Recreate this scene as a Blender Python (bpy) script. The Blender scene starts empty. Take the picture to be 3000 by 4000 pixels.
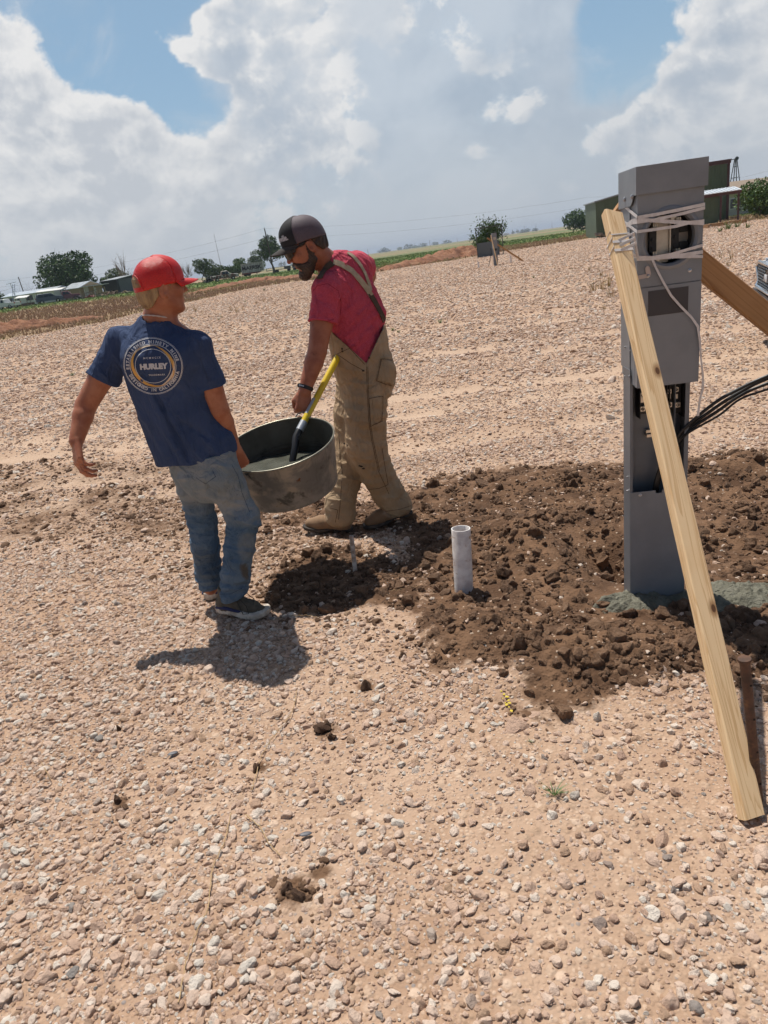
import bpy, bmesh, math, random
import numpy as np
from mathutils import Vector, Matrix
from mathutils.bvhtree import BVHTree

# ---------------------------------------------------------------- camera, world, sun, exposure
F = 2771.0
ROLL = math.radians(8.04)
PITCH = math.atan2(1007, F)
H = 1.55
_fw = np.array([0, math.cos(PITCH), -math.sin(PITCH)])
_r0 = np.array([1., 0, 0]); _u0 = np.cross(_r0, _fw)
CR = _r0 * math.cos(ROLL) - _u0 * math.sin(ROLL)
CU = _r0 * math.sin(ROLL) + _u0 * math.cos(ROLL)
SC = bpy.context.scene
cam_d = bpy.data.cameras.new('camera'); cam = bpy.data.objects.new('camera', cam_d)
SC.collection.objects.link(cam); SC.camera = cam
cam_d.sensor_fit = 'HORIZONTAL'; cam_d.sensor_width = 36.0; cam_d.lens = 36.0 * F / 3000.0
cam_d.clip_start = 0.05; cam_d.clip_end = 30000
m = Matrix.Identity(4)
for i in range(3):
    m[i][0] = CR[i]; m[i][1] = CU[i]; m[i][2] = -_fw[i]
m[2][3] = H
cam.matrix_world = m

def ray(px, py):
    return CR * (px - 1500) / F + CU * (2000 - py) / F + _fw
def G(px, py, z=0.0):
    d = ray(px, py); return np.array([0, 0, H]) + d * ((z - H) / d[2])
def P(px, py, Y):
    d = ray(px, py); return np.array([0, 0, H]) + d * Y / d[1]

SUN_AZ, SUN_EL = math.radians(-24), math.radians(68.5)      # azimuth from +Y towards +X
SUNV = np.array([math.sin(SUN_AZ) * math.cos(SUN_EL), math.cos(SUN_AZ) * math.cos(SUN_EL), math.sin(SUN_EL)])
sd = bpy.data.lights.new('sun', 'SUN'); sun = bpy.data.objects.new('sun', sd); SC.collection.objects.link(sun)
sd.energy = 4.6; sd.angle = math.radians(0.55); sd.color = (1.0, 0.95, 0.87)
sun.rotation_euler = Vector(SUNV).to_track_quat('Z', 'Y').to_euler()

def nd(nt, typ, loc=None, **kw):
    n = nt.nodes.new(typ)
    for k, v in kw.items():
        if k.startswith('i_'):
            key = k[2:]
            key = int(key) if key.isdigit() else key.replace('_', ' ')
            n.inputs[key].default_value = v
        else:
            setattr(n, k, v)
    return n
def mth(nt, op, a, b=None, c=None, clamp=False):
    n = nt.nodes.new('ShaderNodeMath'); n.operation = op; n.use_clamp = clamp
    for i, v in enumerate((a, b, c)):
        if v is None: continue
        if hasattr(v, 'is_linked'): nt.links.new(v, n.inputs[i])
        else: n.inputs[i].default_value = v
    return n.outputs[0]
def vmth(nt, op, a, b=None, scale=None):
    n = nt.nodes.new('ShaderNodeVectorMath'); n.operation = op
    for i, v in enumerate((a, b)):
        if v is None: continue
        if hasattr(v, 'is_linked'): nt.links.new(v, n.inputs[i])
        else: n.inputs[i].default_value = v
    if scale is not None:
        if hasattr(scale, 'is_linked'): nt.links.new(scale, n.inputs['Scale'])
        else: n.inputs['Scale'].default_value = scale
    return n.outputs['Value'] if op in ('DOT_PRODUCT', 'LENGTH') else n.outputs[0]
def mixc(nt, fac, a, b, blend='MIX'):
    n = nt.nodes.new('ShaderNodeMix'); n.data_type = 'RGBA'; n.blend_type = blend
    for key, v in ((0, fac), (6, a), (7, b)):
        if hasattr(v, 'is_linked'): nt.links.new(v, n.inputs[key])
        elif key == 0: n.inputs[0].default_value = v
        else: n.inputs[key].default_value = (*v, 1) if len(v) == 3 else v
    return n.outputs[2]
def sstep(nt, v, lo, hi):
    n = nt.nodes.new('ShaderNodeMapRange'); n.interpolation_type = 'SMOOTHSTEP'
    nt.links.new(v, n.inputs[0]); n.inputs[1].default_value = lo; n.inputs[2].default_value = hi
    return n.outputs[0]

SKYC = dict(zen=0.0)
def make_world():
    w = bpy.data.worlds.new("World"); SC.world = w; w.use_nodes = True
    nt = w.node_tree; nt.nodes.clear(); L = nt.links.new
    out = nt.nodes.new('ShaderNodeOutputWorld'); bg = nt.nodes.new('ShaderNodeBackground')
    bg.inputs[1].default_value = 0.1
    sky = nd(nt, 'ShaderNodeTexSky', sky_type='NISHITA', sun_disc=False, sun_elevation=SUN_EL, sun_rotation=SUN_AZ,
             altitude=1000, air_density=1.0, dust_density=1.2, ozone_density=1.0)
    tc = nt.nodes.new('ShaderNodeTexCoord'); D = tc.outputs['Generated']
    sep = nt.nodes.new('ShaderNodeSeparateXYZ'); L(D, sep.inputs[0])
    z = mth(nt, 'MAXIMUM', sep.outputs[2], 0.0)
    zc = mth(nt, 'ADD', z, 0.28)
    inv = mth(nt, 'DIVIDE', 1.0, zc)
    uv = vmth(nt, 'SCALE', D, scale=inv)
    def noise(vec, scale, detail, rough, dist=0.0, lac=2.0):
        n = nd(nt, 'ShaderNodeTexNoise', i_Scale=scale, i_Detail=detail, i_Roughness=rough, i_Distortion=dist, i_Lacunarity=lac)
        L(vec, n.inputs['Vector']); return n.outputs[0]
    # cumulus: large masses broken up by billowing puffs of decreasing size
    Q = vmth(nt, 'MULTIPLY', D, (1.0, 1.0, 1.35))
    off = vmth(nt, 'ADD', Q, (3.1, 1.7, 0.4))
    def vor(vec, sc):
        v = nd(nt, 'ShaderNodeTexVoronoi', feature='F1', i_Scale=sc); L(vec, v.inputs['Vector']); return v.outputs['Distance']
    wv = nd(nt, 'ShaderNodeTexNoise', i_Scale=9.0, i_Detail=4, i_Roughness=.6); L(off, wv.inputs['Vector'])
    def field(vec):
        w_ = vmth(nt, 'ADD', vec, vmth(nt, 'SCALE', vmth(nt, 'SUBTRACT', wv.outputs['Color'], (.5, .5, .5)), scale=.07))
        a = noise(vec, 4.6, 9, .66, .25)
        p1 = mth(nt, 'SUBTRACT', .5, vor(w_, 9)); p2 = mth(nt, 'SUBTRACT', .5, vor(w_, 24)); p3 = mth(nt, 'SUBTRACT', .5, vor(w_, 60))
        s1 = mth(nt, 'ADD', mth(nt, 'MULTIPLY', p1, .26), mth(nt, 'ADD', mth(nt, 'MULTIPLY', p2, .15), mth(nt, 'MULTIPLY', p3, .045)))
        return mth(nt, 'ADD', mth(nt, 'MULTIPLY', mth(nt, 'SUBTRACT', mth(nt, 'ADD', a, s1), .5), 1.8), .46)
    n1 = field(off)
    upv = np.array([-.35, .25, .9]); upv = upv / np.linalg.norm(upv)
    n1b = field(vmth(nt, 'ADD', off, tuple(.022 * upv)))
    n2 = noise(vmth(nt, 'ADD', uv, (9.0, 4.0, 2.0)), 1.1, 4, 0.5, 0.6)
    def lobe(px, py, deg, gain):
        d = ray(px, py); d = d / np.linalg.norm(d)
        dot = vmth(nt, 'DOT_PRODUCT', D, tuple(d))
        c = math.cos(math.radians(deg))
        return mth(nt, 'MULTIPLY', sstep(nt, dot, c, 1.0), gain)
    def lobes(lst):
        s = None
        for a in lst:
            v = lobe(*a); s = v if s is None else mth(nt, 'ADD', s, v)
        return s
    # positive = more cloud, negative = blue gap
    cov = lobes([(170, -40, 7, -0.46), (430, 110, 5.5, -0.40), (590, 200, 4.5, -0.30), (740, 330, 4.5, -0.42), (770, 430, 3.5, -0.30), (300, 290, 4, -.22), (740, 30, 2.5, -.30),
                 (2380, 200, 4.5, -0.44), (2500, 30, 5, -0.42), (2330, 320, 3.5, -.28), (1990, 560, 3, -.14), (2180, 60, 3, -.2),
                 (100, 480, 10, 0.34), (520, 640, 11, .16), (880, 640, 10, 0.22), (1080, 260, 7, 0.26), (2780, 350, 9, 0.42), (60, 260, 4.5, 0.34), (810, 160, 2.8, .62), (610, 210, 2.6, .62), (560, 60, 2.2, .26), (930, 90, 3, .24)])
    cu = mth(nt, 'ADD', n1, cov)
    dens = sstep(nt, cu, 0.39, 0.59)
    veil = mth(nt, 'ADD', lobes([(1500, 100, 15, 0.75), (1900, 420, 18, 0.6), (1350, 400, 11, 0.35), (2200, 700, 20, 0.45), (2700, 700, 14, 0.3), (2390, 200, 5.5, -.9), (2530, 10, 5, -.9), (2000, 560, 3.5, -.4)]),
               mth(nt, 'ADD', mth(nt, 'MULTIPLY', mth(nt, 'SUBTRACT', n2, 0.5), 0.9), mth(nt, 'MULTIPLY', mth(nt, 'SUBTRACT', n1, 0.5), 0.55)))
    veil = sstep(nt, veil, 0.12, 0.62)
    dif = mth(nt, 'SUBTRACT', n1, n1b)
    edge = mth(nt, 'SUBTRACT', 1.0, sstep(nt, cu, 0.54, 0.95))
    br = mth(nt, 'ADD', mth(nt, 'MULTIPLY', dif, 3.2), mth(nt, 'MULTIPLY', edge, 0.55))
    br = mth(nt, 'ADD', br, 0.30, clamp=True)
    ccol = mixc(nt, br, (5.5, 5.85, 6.35), (8.2, 8.2, 8.2))
    vn = noise(vmth(nt, 'ADD', Q, (1.0, 7.0, 3.0)), 4.6, 9, 0.58, 0.3)
    vcol = mixc(nt, sstep(nt, vn, 0.38, 0.66), (3.95, 4.7, 5.65), (5.8, 6.35, 7.0))
    skyb = mixc(nt, 1.0, sky.outputs[0], (0.80, 0.98, 1.0), 'MULTIPLY')
    skyb = mixc(nt, 0.6, skyb, (3.4, 4.9, 6.4))
    wisp = sstep(nt, noise(vmth(nt, 'ADD', Q, (5.0, 2.0, 8.0)), 7, 8, .65, .8), .50, .80)
    skyb = mixc(nt, mth(nt, 'MULTIPLY', wisp, .6), skyb, (6.2, 6.6, 7.1))
    c = mixc(nt, dens, skyb, ccol)
    vf = mth(nt, 'MULTIPLY', veil, 0.86)
    white = lobes([(880, 520, 13, 1.0), (1080, 500, 8, 0.7), (150, 450, 14, 1.0), (1000, 100, 7, 0.8), (2700, 330, 11, 0.9), (1720, 60, 4, 1.0), (1900, 480, 4, .8), (2250, 430, 7, .6)])
    keep = mth(nt, 'MULTIPLY', mth(nt, 'MULTIPLY', dens, br), mth(nt, 'MINIMUM', white, 1.0))
    vf = mth(nt, 'MULTIPLY', vf, mth(nt, 'SUBTRACT', 1.0, mth(nt, 'MULTIPLY', keep, 0.9)))
    c = mixc(nt, vf, c, vcol)
    # air near the horizon
    hz = mth(nt, 'SUBTRACT', 1.0, sstep(nt, sep.outputs[2], -0.02, 0.27))
    hz = mth(nt, 'POWER', hz, 1.7)
    c = mixc(nt, mth(nt, 'MULTIPLY', hz, 0.92), c, (5.1, 5.5, 5.95))
    # the half of the sky behind the viewer (away from the sun) is clear and much deeper
    back = sstep(nt, vmth(nt, 'DOT_PRODUCT', D, (-0.15, 0.98, 0.0)), -0.1, 0.45)
    up = sstep(nt, sep.outputs[2], 0.5, 0.8)
    deep = mixc(nt, 1.0, sky.outputs[0], (0.85, 0.80, 0.74), 'MULTIPLY')
    c = mixc(nt, back, deep, c)
    c = mixc(nt, mth(nt, 'MULTIPLY', up, 0.7), c, deep)
    L(c, bg.inputs[0]); L(bg.outputs[0], out.inputs[0])
make_world()
vs = SC.view_settings
SC.display_settings.display_device = 'sRGB'
vs.view_transform = 'Standard'; vs.look = 'None'; vs.exposure = 0.0; vs.gamma = 1.0; vs.use_curve_mapping = False
SC.cycles.max_bounces = 5; SC.cycles.diffuse_bounces = 2; SC.cycles.glossy_bounces = 2
SC.cycles.transparent_max_bounces = 12; SC.cycles.use_denoising = True
SC.cycles.volume_bounces = 0
SC.cycles.use_adaptive_sampling = True; SC.cycles.adaptive_threshold = 0.03
# ---------------------------------------------------------------- helpers
rng = np.random.default_rng(7); random.seed(7)
COL = SC.collection
def link(o, parent=None):
    COL.objects.link(o)
    if parent is not None: o.parent = parent
    return o
def tag(o, label=None, cat=None, group=None, kind=None):
    if label: o['label'] = label
    if cat: o['category'] = cat
    if group: o['group'] = group
    if kind: o['kind'] = kind
    return o
def empty(name, loc=(0, 0, 0), rz=0.0):
    o = bpy.data.objects.new(name, None); COL.objects.link(o)
    o.location = loc; o.rotation_euler = (0, 0, rz); o.empty_display_size = 0.1
    return o
def npmesh(name, V, Fq, mat=None, parent=None, smooth=True, mats=None, midx=None, lnk=True):
    """V (n,3), Fq list of faces or int array (m,k)"""
    me = bpy.data.meshes.new(name)
    V = np.asarray(V, np.float32)
    if isinstance(Fq, np.ndarray):
        mcount, k = Fq.shape
        me.vertices.add(len(V)); me.vertices.foreach_set('co', V.ravel())
        me.loops.add(mcount * k); me.polygons.add(mcount)
        me.polygons.foreach_set('loop_start', np.arange(0, mcount * k, k, dtype=np.int32))
        me.loops.foreach_set('vertex_index', Fq.astype(np.int32).ravel())
        me.update(calc_edges=True)
    else:
        me.from_pydata([tuple(v) for v in V.tolist()], [], Fq); me.update()
    if mats:
        for m_ in mats: me.materials.append(m_)
        if midx is not None: me.polygons.foreach_set('material_index', np.asarray(midx, np.int32))
    elif mat: me.materials.append(mat)
    if smooth is True:
        me.polygons.foreach_set('use_smooth', np.ones(len(me.polygons), bool))
    o = bpy.data.objects.new(name, me)
    if lnk: link(o, parent)
    if smooth == 'auto': smooth_by_angle(o)
    return o
def smooth_by_angle(o, ang=40):
    me = o.data
    bm = bmesh.new(); bm.from_mesh(me)
    for f in bm.faces: f.smooth = True
    a = math.radians(ang)
    for e in bm.edges:
        e.smooth = not (len(e.link_faces) == 2 and e.calc_face_angle(0) > a)
    bm.to_mesh(me); bm.free()

class MB:
    """collects shapes, builds ONE mesh object"""
    def __init__(s, M=None): s.v = []; s.f = []; s.n = 0; s.M = M if M is not None else np.eye(4)
    def add(s, V, Fc, M=None):
        V = np.asarray(V, float)
        if M is not None: V = V @ M[:3, :3].T + M[:3, 3]
        V = V @ s.M[:3, :3].T + s.M[:3, 3]
        s.v.append(V); s.f += [[i + s.n for i in f] for f in Fc]; s.n += len(V); return s
    def box(s, x0, x1, y0, y1, z0, z1, b=0.0, M=None):
        bm = bmesh.new()
        bmesh.ops.create_cube(bm, size=1.0)
        for v in bm.verts:
            v.co = ((x0 + x1) / 2 + v.co.x * (x1 - x0), (y0 + y1) / 2 + v.co.y * (y1 - y0), (z0 + z1) / 2 + v.co.z * (z1 - z0))
        if b > 0: bmesh.ops.bevel(bm, geom=list(bm.edges), offset=b, segments=2, affect='EDGES')
        V = [v.co[:] for v in bm.verts]; bm.verts.index_update(); Fc = [[v.index for v in f.verts] for f in bm.faces]; bm.free()
        return s.add(V, Fc, M)
    def tube(s, pts, r, n=10, cap=True, M=None, flat=None):
        pts = [np.array(p, float) for p in pts]; rs = r if hasattr(r, '__len__') else [r] * len(pts)
        V = []; up = None
        for i, p in enumerate(pts):
            t = pts[min(i + 1, len(pts) - 1)] - pts[max(i - 1, 0)]; t = t / (np.linalg.norm(t) + 1e-12)
            if up is None:
                up = np.cross(t, [0, 0, 1.]);
                if np.linalg.norm(up) < 1e-3: up = np.array([1., 0, 0])
            up = up - t * (up @ t); up /= np.linalg.norm(up); w = np.cross(t, up)
            for k in range(n):
                a = 2 * math.pi * k / n
                q = up * math.cos(a) + w * math.sin(a) * (flat or 1.0)
                V.append(p + q * rs[i])
        Fc = []
        for i in range(len(pts) - 1):
            for k in range(n):
                Fc.append([i * n + k, i * n + (k + 1) % n, (i + 1) * n + (k + 1) % n, (i + 1) * n + k])
        if cap:
            Fc.append(list(range(n))[::-1]); Fc.append([(len(pts) - 1) * n + k for k in range(n)])
        return s.add(V, Fc, M)
    def lathe(s, prof, n=32, M=None, cap=True, a0=0.0, a1=2 * math.pi):
        full = abs(a1 - a0 - 2 * math.pi) < 1e-6; m_ = n if full else n + 1
        V = [(r * math.cos(a0 + (a1 - a0) * k / n), r * math.sin(a0 + (a1 - a0) * k / n), z) for r, z in prof for k in range(m_)]
        Fc = []
        for i in range(len(prof) - 1):
            for k in range(n):
                k2 = (k + 1) % m_ if full else k + 1
                Fc.append([i * m_ + k, i * m_ + k2, (i + 1) * m_ + k2, (i + 1) * m_ + k])
        if cap and full:
            if prof[0][0] > 1e-6: Fc.append(list(range(m_))[::-1])
            if prof[-1][0] > 1e-6: Fc.append([(len(prof) - 1) * m_ + k for k in range(m_)])
        return s.add(V, Fc, M)
    def prism(s, poly, h0, h1, M=None):
        """polygon in local XY extruded z h0..h1"""
        n = len(poly); V = [(x, y, h0) for x, y in poly] + [(x, y, h1) for x, y in poly]
        Fc = [list(range(n))[::-1], [n + i for i in range(n)]] + [[i, (i + 1) % n, n + (i + 1) % n, n + i] for i in range(n)]
        return s.add(V, Fc, M)
    def build(s, name, mat, parent=None, smooth='auto', ang=40):
        V = np.concatenate(s.v) if s.v else np.zeros((0, 3))
        o = npmesh(name, V, s.f, mat, None, smooth=False, lnk=False)
        bm = bmesh.new(); bm.from_mesh(o.data); bmesh.ops.recalc_face_normals(bm, faces=bm.faces[:]); bm.to_mesh(o.data); bm.free()
        link(o, parent)
        if smooth: smooth_by_angle(o, ang)
        return o
def TM(loc=(0, 0, 0), rz=0, rx=0, ry=0, s=1.0):
    return np.array(Matrix.Translation(loc) @ Matrix.Rotation(rz, 4, 'Z') @ Matrix.Rotation(ry, 4, 'Y') @ Matrix.Rotation(rx, 4, 'X') @ Matrix.Diagonal((s, s, s, 1)))
def frameM(o, x, y, z):
    M = np.eye(4); M[:3, 0] = x; M[:3, 1] = y; M[:3, 2] = z; M[:3, 3] = o; return M
def unit(v): v = np.asarray(v, float); return v / np.linalg.norm(v)

# ---- materials
def mat_new(name):
    m_ = bpy.data.materials.new(name); m_.use_nodes = True; nt = m_.node_tree
    return m_, nt, nt.nodes['Principled BSDF']
def pmat(name, col, rough=0.7, col2=None, nscale=8.0, detail=5, bump=0.0, bscale=60.0, metal=0.0, spec=0.5, nmix=(0.35, 0.65),
         col3=None, n3scale=3.0, n3=(0.55, 0.7), coat=0.0, sss=0.0, stretch=None, bdist=0.002, obj=True, wr=0.0):
    m_, nt, b = mat_new(name); L = nt.links.new
    b.inputs['Roughness'].default_value = rough; b.inputs['Metallic'].default_value = metal
    b.inputs['Specular IOR Level'].default_value = spec; b.inputs['Coat Weight'].default_value = coat
    if sss: b.inputs['Subsurface Weight'].default_value = sss; b.inputs['Subsurface Scale'].default_value = 0.012; b.inputs['Subsurface Radius'].default_value = (1, .35, .2)
    tc = nt.nodes.new('ShaderNodeTexCoord'); vec = tc.outputs['Object']
    if stretch:
        mp = nt.nodes.new('ShaderNodeMapping'); mp.inputs['Scale'].default_value = stretch; L(vec, mp.inputs[0]); vec = mp.outputs[0]
    def noise(sc, det=detail):
        n = nd(nt, 'ShaderNodeTexNoise', i_Scale=sc, i_Detail=det, i_Roughness=0.6); L(vec, n.inputs['Vector']); return n.outputs[0]
    c = None
    if col2 is not None:
        c = mixc(nt, sstep(nt, noise(nscale), *nmix), col, col2)
    if col3 is not None:
        c = mixc(nt, sstep(nt, noise(n3scale, 7), *n3), c if c is not None else col, col3)
    if c is not None: L(c, b.inputs['Base Color'])
    else: b.inputs['Base Color'].default_value = (*col, 1)
    if bump:
        bp = nd(nt, 'ShaderNodeBump', i_Strength=bump, i_Distance=bdist); L(noise(bscale, 4), bp.inputs['Height']); L(bp.outputs[0], b.inputs['Normal'])
        if wr:
            mp = nt.nodes.new('ShaderNodeMapping'); mp.inputs['Scale'].default_value = (1.0, 1.0, .45); mp.inputs['Rotation'].default_value = (.3, .5, .2); L(tc.outputs['Object'], mp.inputs[0])
            n = nd(nt, 'ShaderNodeTexNoise', i_Scale=16, i_Detail=3, i_Roughness=.5, i_Distortion=1.2); L(mp.outputs[0], n.inputs['Vector'])
            b2 = nd(nt, 'ShaderNodeBump', i_Strength=1.0, i_Distance=wr); L(n.outputs[0], b2.inputs['Height']); L(b2.outputs[0], bp.inputs['Normal'])
    return m_

def vnoise(x, y, seed=0, freq=1.0, octv=4, rough=0.5):
    """cheap value noise -1..1 (numpy)"""
    out = np.zeros_like(np.asarray(x, float)); amp = 1.0; tot = 0
    for o in range(octv):
        fx = np.asarray(x) * freq; fy = np.asarray(y) * freq
        ix = np.floor(fx).astype(np.int64); iy = np.floor(fy).astype(np.int64); tx = fx - ix; ty = fy - iy
        tx = tx * tx * (3 - 2 * tx); ty = ty * ty * (3 - 2 * ty)
        def hsh(a, b_):
            h_ = (a * 374761393 + b_ * 668265263 + seed * 1442695 + o * 97531) & 0x7fffffff
            h_ = ((h_ ^ (h_ >> 13)) * 1274126177) & 0x7fffffff
            return ((h_ ^ (h_ >> 16)) & 0xffff) / 32767.5 - 1.0
        v = (hsh(ix, iy) * (1 - tx) + hsh(ix + 1, iy) * tx) * (1 - ty) + (hsh(ix, iy + 1) * (1 - tx) + hsh(ix + 1, iy + 1) * tx) * ty
        out += v * amp; tot += amp; amp *= rough; freq *= 2.03
    return out / tot
def smooth01(v, a, b):
    t = np.clip((v - a) / (b - a), 0, 1); return t * t * (3 - 2 * t)

# ---- signed distance modelling
def smin(a, b, k):
    if k <= 0: return np.minimum(a, b)
    h = np.clip(0.5 + 0.5 * (b - a) / k, 0, 1); return b * (1 - h) + a * h - k * h * (1 - h)
def smax(a, b, k): return -smin(-a, -b, k)
def seg(Pt, a, b, ra, rb, n=None, f=1.0):
    a = np.asarray(a, np.float32); b = np.asarray(b, np.float32)
    ab = b - a; pa = Pt - a; t = np.clip(pa @ ab / (ab @ ab + 1e-12), 0, 1)
    v = pa - t[:, None] * ab
    if n is not None:
        n = unit(n).astype(np.float32); vn = v @ n; v2 = np.einsum('ij,ij->i', v, v)
        q = np.sqrt(np.maximum(v2 - vn * vn + (vn / f) ** 2, 0))
    else: q = np.sqrt(np.einsum('ij,ij->i', v, v))
    return q - (ra + (rb - ra) * t)
def ell(Pt, c, ax, r):
    """ellipsoid; ax 3x3 rows = axes"""
    q = (Pt - np.asarray(c, np.float32)) @ np.asarray(ax, np.float32).T / np.asarray(r, np.float32)
    l = np.sqrt(np.einsum('ij,ij->i', q, q)); return (l - 1) * min(r)
def plane(Pt, o, n): return (Pt - np.asarray(o, np.float32)) @ unit(n).astype(np.float32)
def chain(Pt, pts, rs, n=None, f=1.0, k=0.0):
    d = None
    for i in range(len(pts) - 1):
        s_ = seg(Pt, pts[i], pts[i + 1], rs[i], rs[i + 1], n, f); d = s_ if d is None else smin(d, s_, k)
    return d
def fold(Pt, dirv, wl, amp, c=None, rad=None, warp=0.03, seed=0, sharp=1.0):
    dv = unit(dirv).astype(np.float32); t = Pt @ dv
    w = np.sin(Pt[:, 0] * 9 + seed) + np.sin(Pt[:, 2] * 7 + 1.7 * seed) + np.sin(Pt[:, 1] * 11 + 2.3 * seed)
    s_ = np.sin((t + warp * w * 0.5) * 2 * math.pi / wl + seed * 1.3)
    s_ = np.sign(s_) * np.abs(s_) ** sharp
    if c is not None:
        d2 = ((Pt - np.asarray(c, np.float32)) ** 2).sum(1); s_ = s_ * np.exp(-d2 / (rad * rad))
    return s_ * amp
def ridge(Pt, dirv, wl, amp, seed=0, c=None, rad=None):
    dv = unit(dirv).astype(np.float32); t = Pt @ dv
    w = np.sin(Pt[:, 0] * 13 + seed) + np.sin(Pt[:, 2] * 10 + 1.7 * seed) + np.sin(Pt[:, 1] * 15 + 2.3 * seed)
    s_ = 1 - np.abs(np.sin(t * math.pi / wl + .55 * w + seed)); s_ = s_ * s_
    m_ = np.clip(.5 + .5 * np.sin(Pt[:, 0] * 17 + 2 * seed + Pt[:, 2] * 8) * np.sin(Pt[:, 2] * 21 - seed + Pt[:, 0] * 6), 0, 1)
    s_ = s_ * m_
    if c is not None: s_ = s_ * np.exp(-((Pt - np.asarray(c, np.float32)) ** 2).sum(1) / (rad * rad))
    return s_ * amp
def sdf_mesh(name, fn, lo, hi, h, mat=None, parent=None, margin=0.03, **kw):
    lo = np.array(lo, float); hi = np.array(hi, float)
    B = 8; nb = np.ceil((hi - lo) / (h * B)).astype(int); n = nb * B
    cc = [lo[i] + (np.arange(nb[i]) + 0.5) * B * h - h * .5 for i in range(3)]
    cx, cy, cz = np.meshgrid(*cc, indexing='ij')
    C = np.stack([cx.ravel(), cy.ravel(), cz.ravel()], 1).astype(np.float32)
    fc = fn(C)
    Fd = np.empty(tuple(nb) + (B, B, B), np.float32)
    Fd[:] = np.where(fc > 0, 1.0, -1.0).reshape(tuple(nb))[..., None, None, None]
    act = np.abs(fc) < B * h * 0.87 + margin
    ia = np.nonzero(act)[0]
    o = (np.arange(B) - (B - 1) / 2) * h
    ox, oy, oz = np.meshgrid(o, o, o, indexing='ij'); O = np.stack([ox.ravel(), oy.ravel(), oz.ravel()], 1).astype(np.float32)
    Ff = Fd.reshape(-1, B ** 3)
    for s0 in range(0, len(ia), 800):
        ids = ia[s0:s0 + 800]
        pts = (C[ids][:, None, :] + O[None]).reshape(-1, 3)
        Ff[ids] = fn(pts).reshape(len(ids), B ** 3)
    D = Ff.reshape(tuple(nb) + (B, B, B)).transpose(0, 3, 1, 4, 2, 5).reshape(tuple(n))
    org = lo
    ins = D < 0
    # active cells
    cm = np.zeros(tuple(n - 1), np.int8)
    for a in (0, 1):
        for b in (0, 1):
            for c in (0, 1):
                cm += ins[a:n[0] - 1 + a, b:n[1] - 1 + b, c:n[2] - 1 + c]
    ci, cj, ck = np.nonzero((cm > 0) & (cm < 8))
    idx = -np.ones(tuple(n - 1), np.int32); idx[ci, cj, ck] = np.arange(len(ci))
    acc = np.zeros((len(ci), 3)); cnt = np.zeros(len(ci))
    cor = [(a, b, c) for a in (0, 1) for b in (0, 1) for c in (0, 1)]
    vals = {q: D[ci + q[0], cj + q[1], ck + q[2]] for q in cor}
    for q in cor:
        for ax in range(3):
            if q[ax] == 0:
                r = list(q); r[ax] = 1; r = tuple(r); v0 = vals[q]; v1 = vals[r]
                mk = (v0 < 0) != (v1 < 0)
                t = np.where(mk, v0 / np.where(v0 == v1, 1, v0 - v1), 0)
                pt = np.array(q, float)[None].repeat(len(ci), 0); pt[:, ax] += t
                acc += pt * mk[:, None]; cnt += mk
    V = org + (np.stack([ci, cj, ck], 1) + acc / cnt[:, None]) * h
    faces = []
    for ax in range(3):
        sl0 = [slice(1, n[i] - 1) for i in range(3)]; sl1 = list(sl0)
        sl0[ax] = slice(0, n[ax] - 1); sl1[ax] = slice(1, n[ax])
        a = ins[tuple(sl0)]; b = ins[tuple(sl1)]
        for flip, mk in ((False, a & ~b), (True, ~a & b)):
            e = list(np.nonzero(mk));
            for i in range(3):
                if i != ax: e[i] = e[i] + 1
            u, v = (ax + 1) % 3, (ax + 2) % 3
            def at(du, dv):
                q = [e[0].copy(), e[1].copy(), e[2].copy()]; q[u] -= du; q[v] -= dv; return idx[q[0], q[1], q[2]]
            quad = np.stack([at(1, 1), at(0, 1), at(0, 0), at(1, 0)], 1)
            faces.append(quad[:, ::-1] if flip else quad)
    Fq = np.concatenate(faces); Fq = Fq[(Fq >= 0).all(1)]
    return npmesh(name, V, Fq, mat, parent, **kw)
def mverts(o):
    V = np.empty(len(o.data.vertices) * 3, np.float32); o.data.vertices.foreach_get('co', V); return V.reshape(-1, 3)
def fattr(o, name, vals):
    a = o.data.attributes.new(name, 'FLOAT', 'POINT'); a.data.foreach_set('value', np.asarray(vals, np.float32)); return a

def text_verts(txt, size=1.0, extrude=0.0, off=0.0, shear=0.0, sub=0, space=1.0):
    cu = bpy.data.curves.new('lettering', 'FONT'); cu.body = txt; cu.size = size; cu.extrude = extrude; cu.offset = off; cu.shear = shear
    cu.align_x = 'CENTER'; cu.align_y = 'CENTER'; cu.resolution_u = 3; cu.space_character = space
    o = bpy.data.objects.new('lettering', cu); COL.objects.link(o)
    dg = bpy.context.evaluated_depsgraph_get(); me = bpy.data.meshes.new_from_object(o.evaluated_get(dg))
    bm = bmesh.new(); bm.from_mesh(me); bmesh.ops.remove_doubles(bm, verts=bm.verts[:], dist=1e-5)
    if sub:
        bmesh.ops.triangulate(bm, faces=bm.faces[:]); bmesh.ops.subdivide_edges(bm, edges=bm.edges[:], cuts=sub, use_grid_fill=True)
    bm.verts.index_update()
    V = np.array([v.co[:] for v in bm.verts]) if len(bm.verts) else np.zeros((0, 3)); Fc = [[v.index for v in f.verts] for f in bm.faces]
    bm.free(); bpy.data.objects.remove(o); bpy.data.curves.remove(cu); bpy.data.meshes.remove(me)
    return V, Fc
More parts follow.
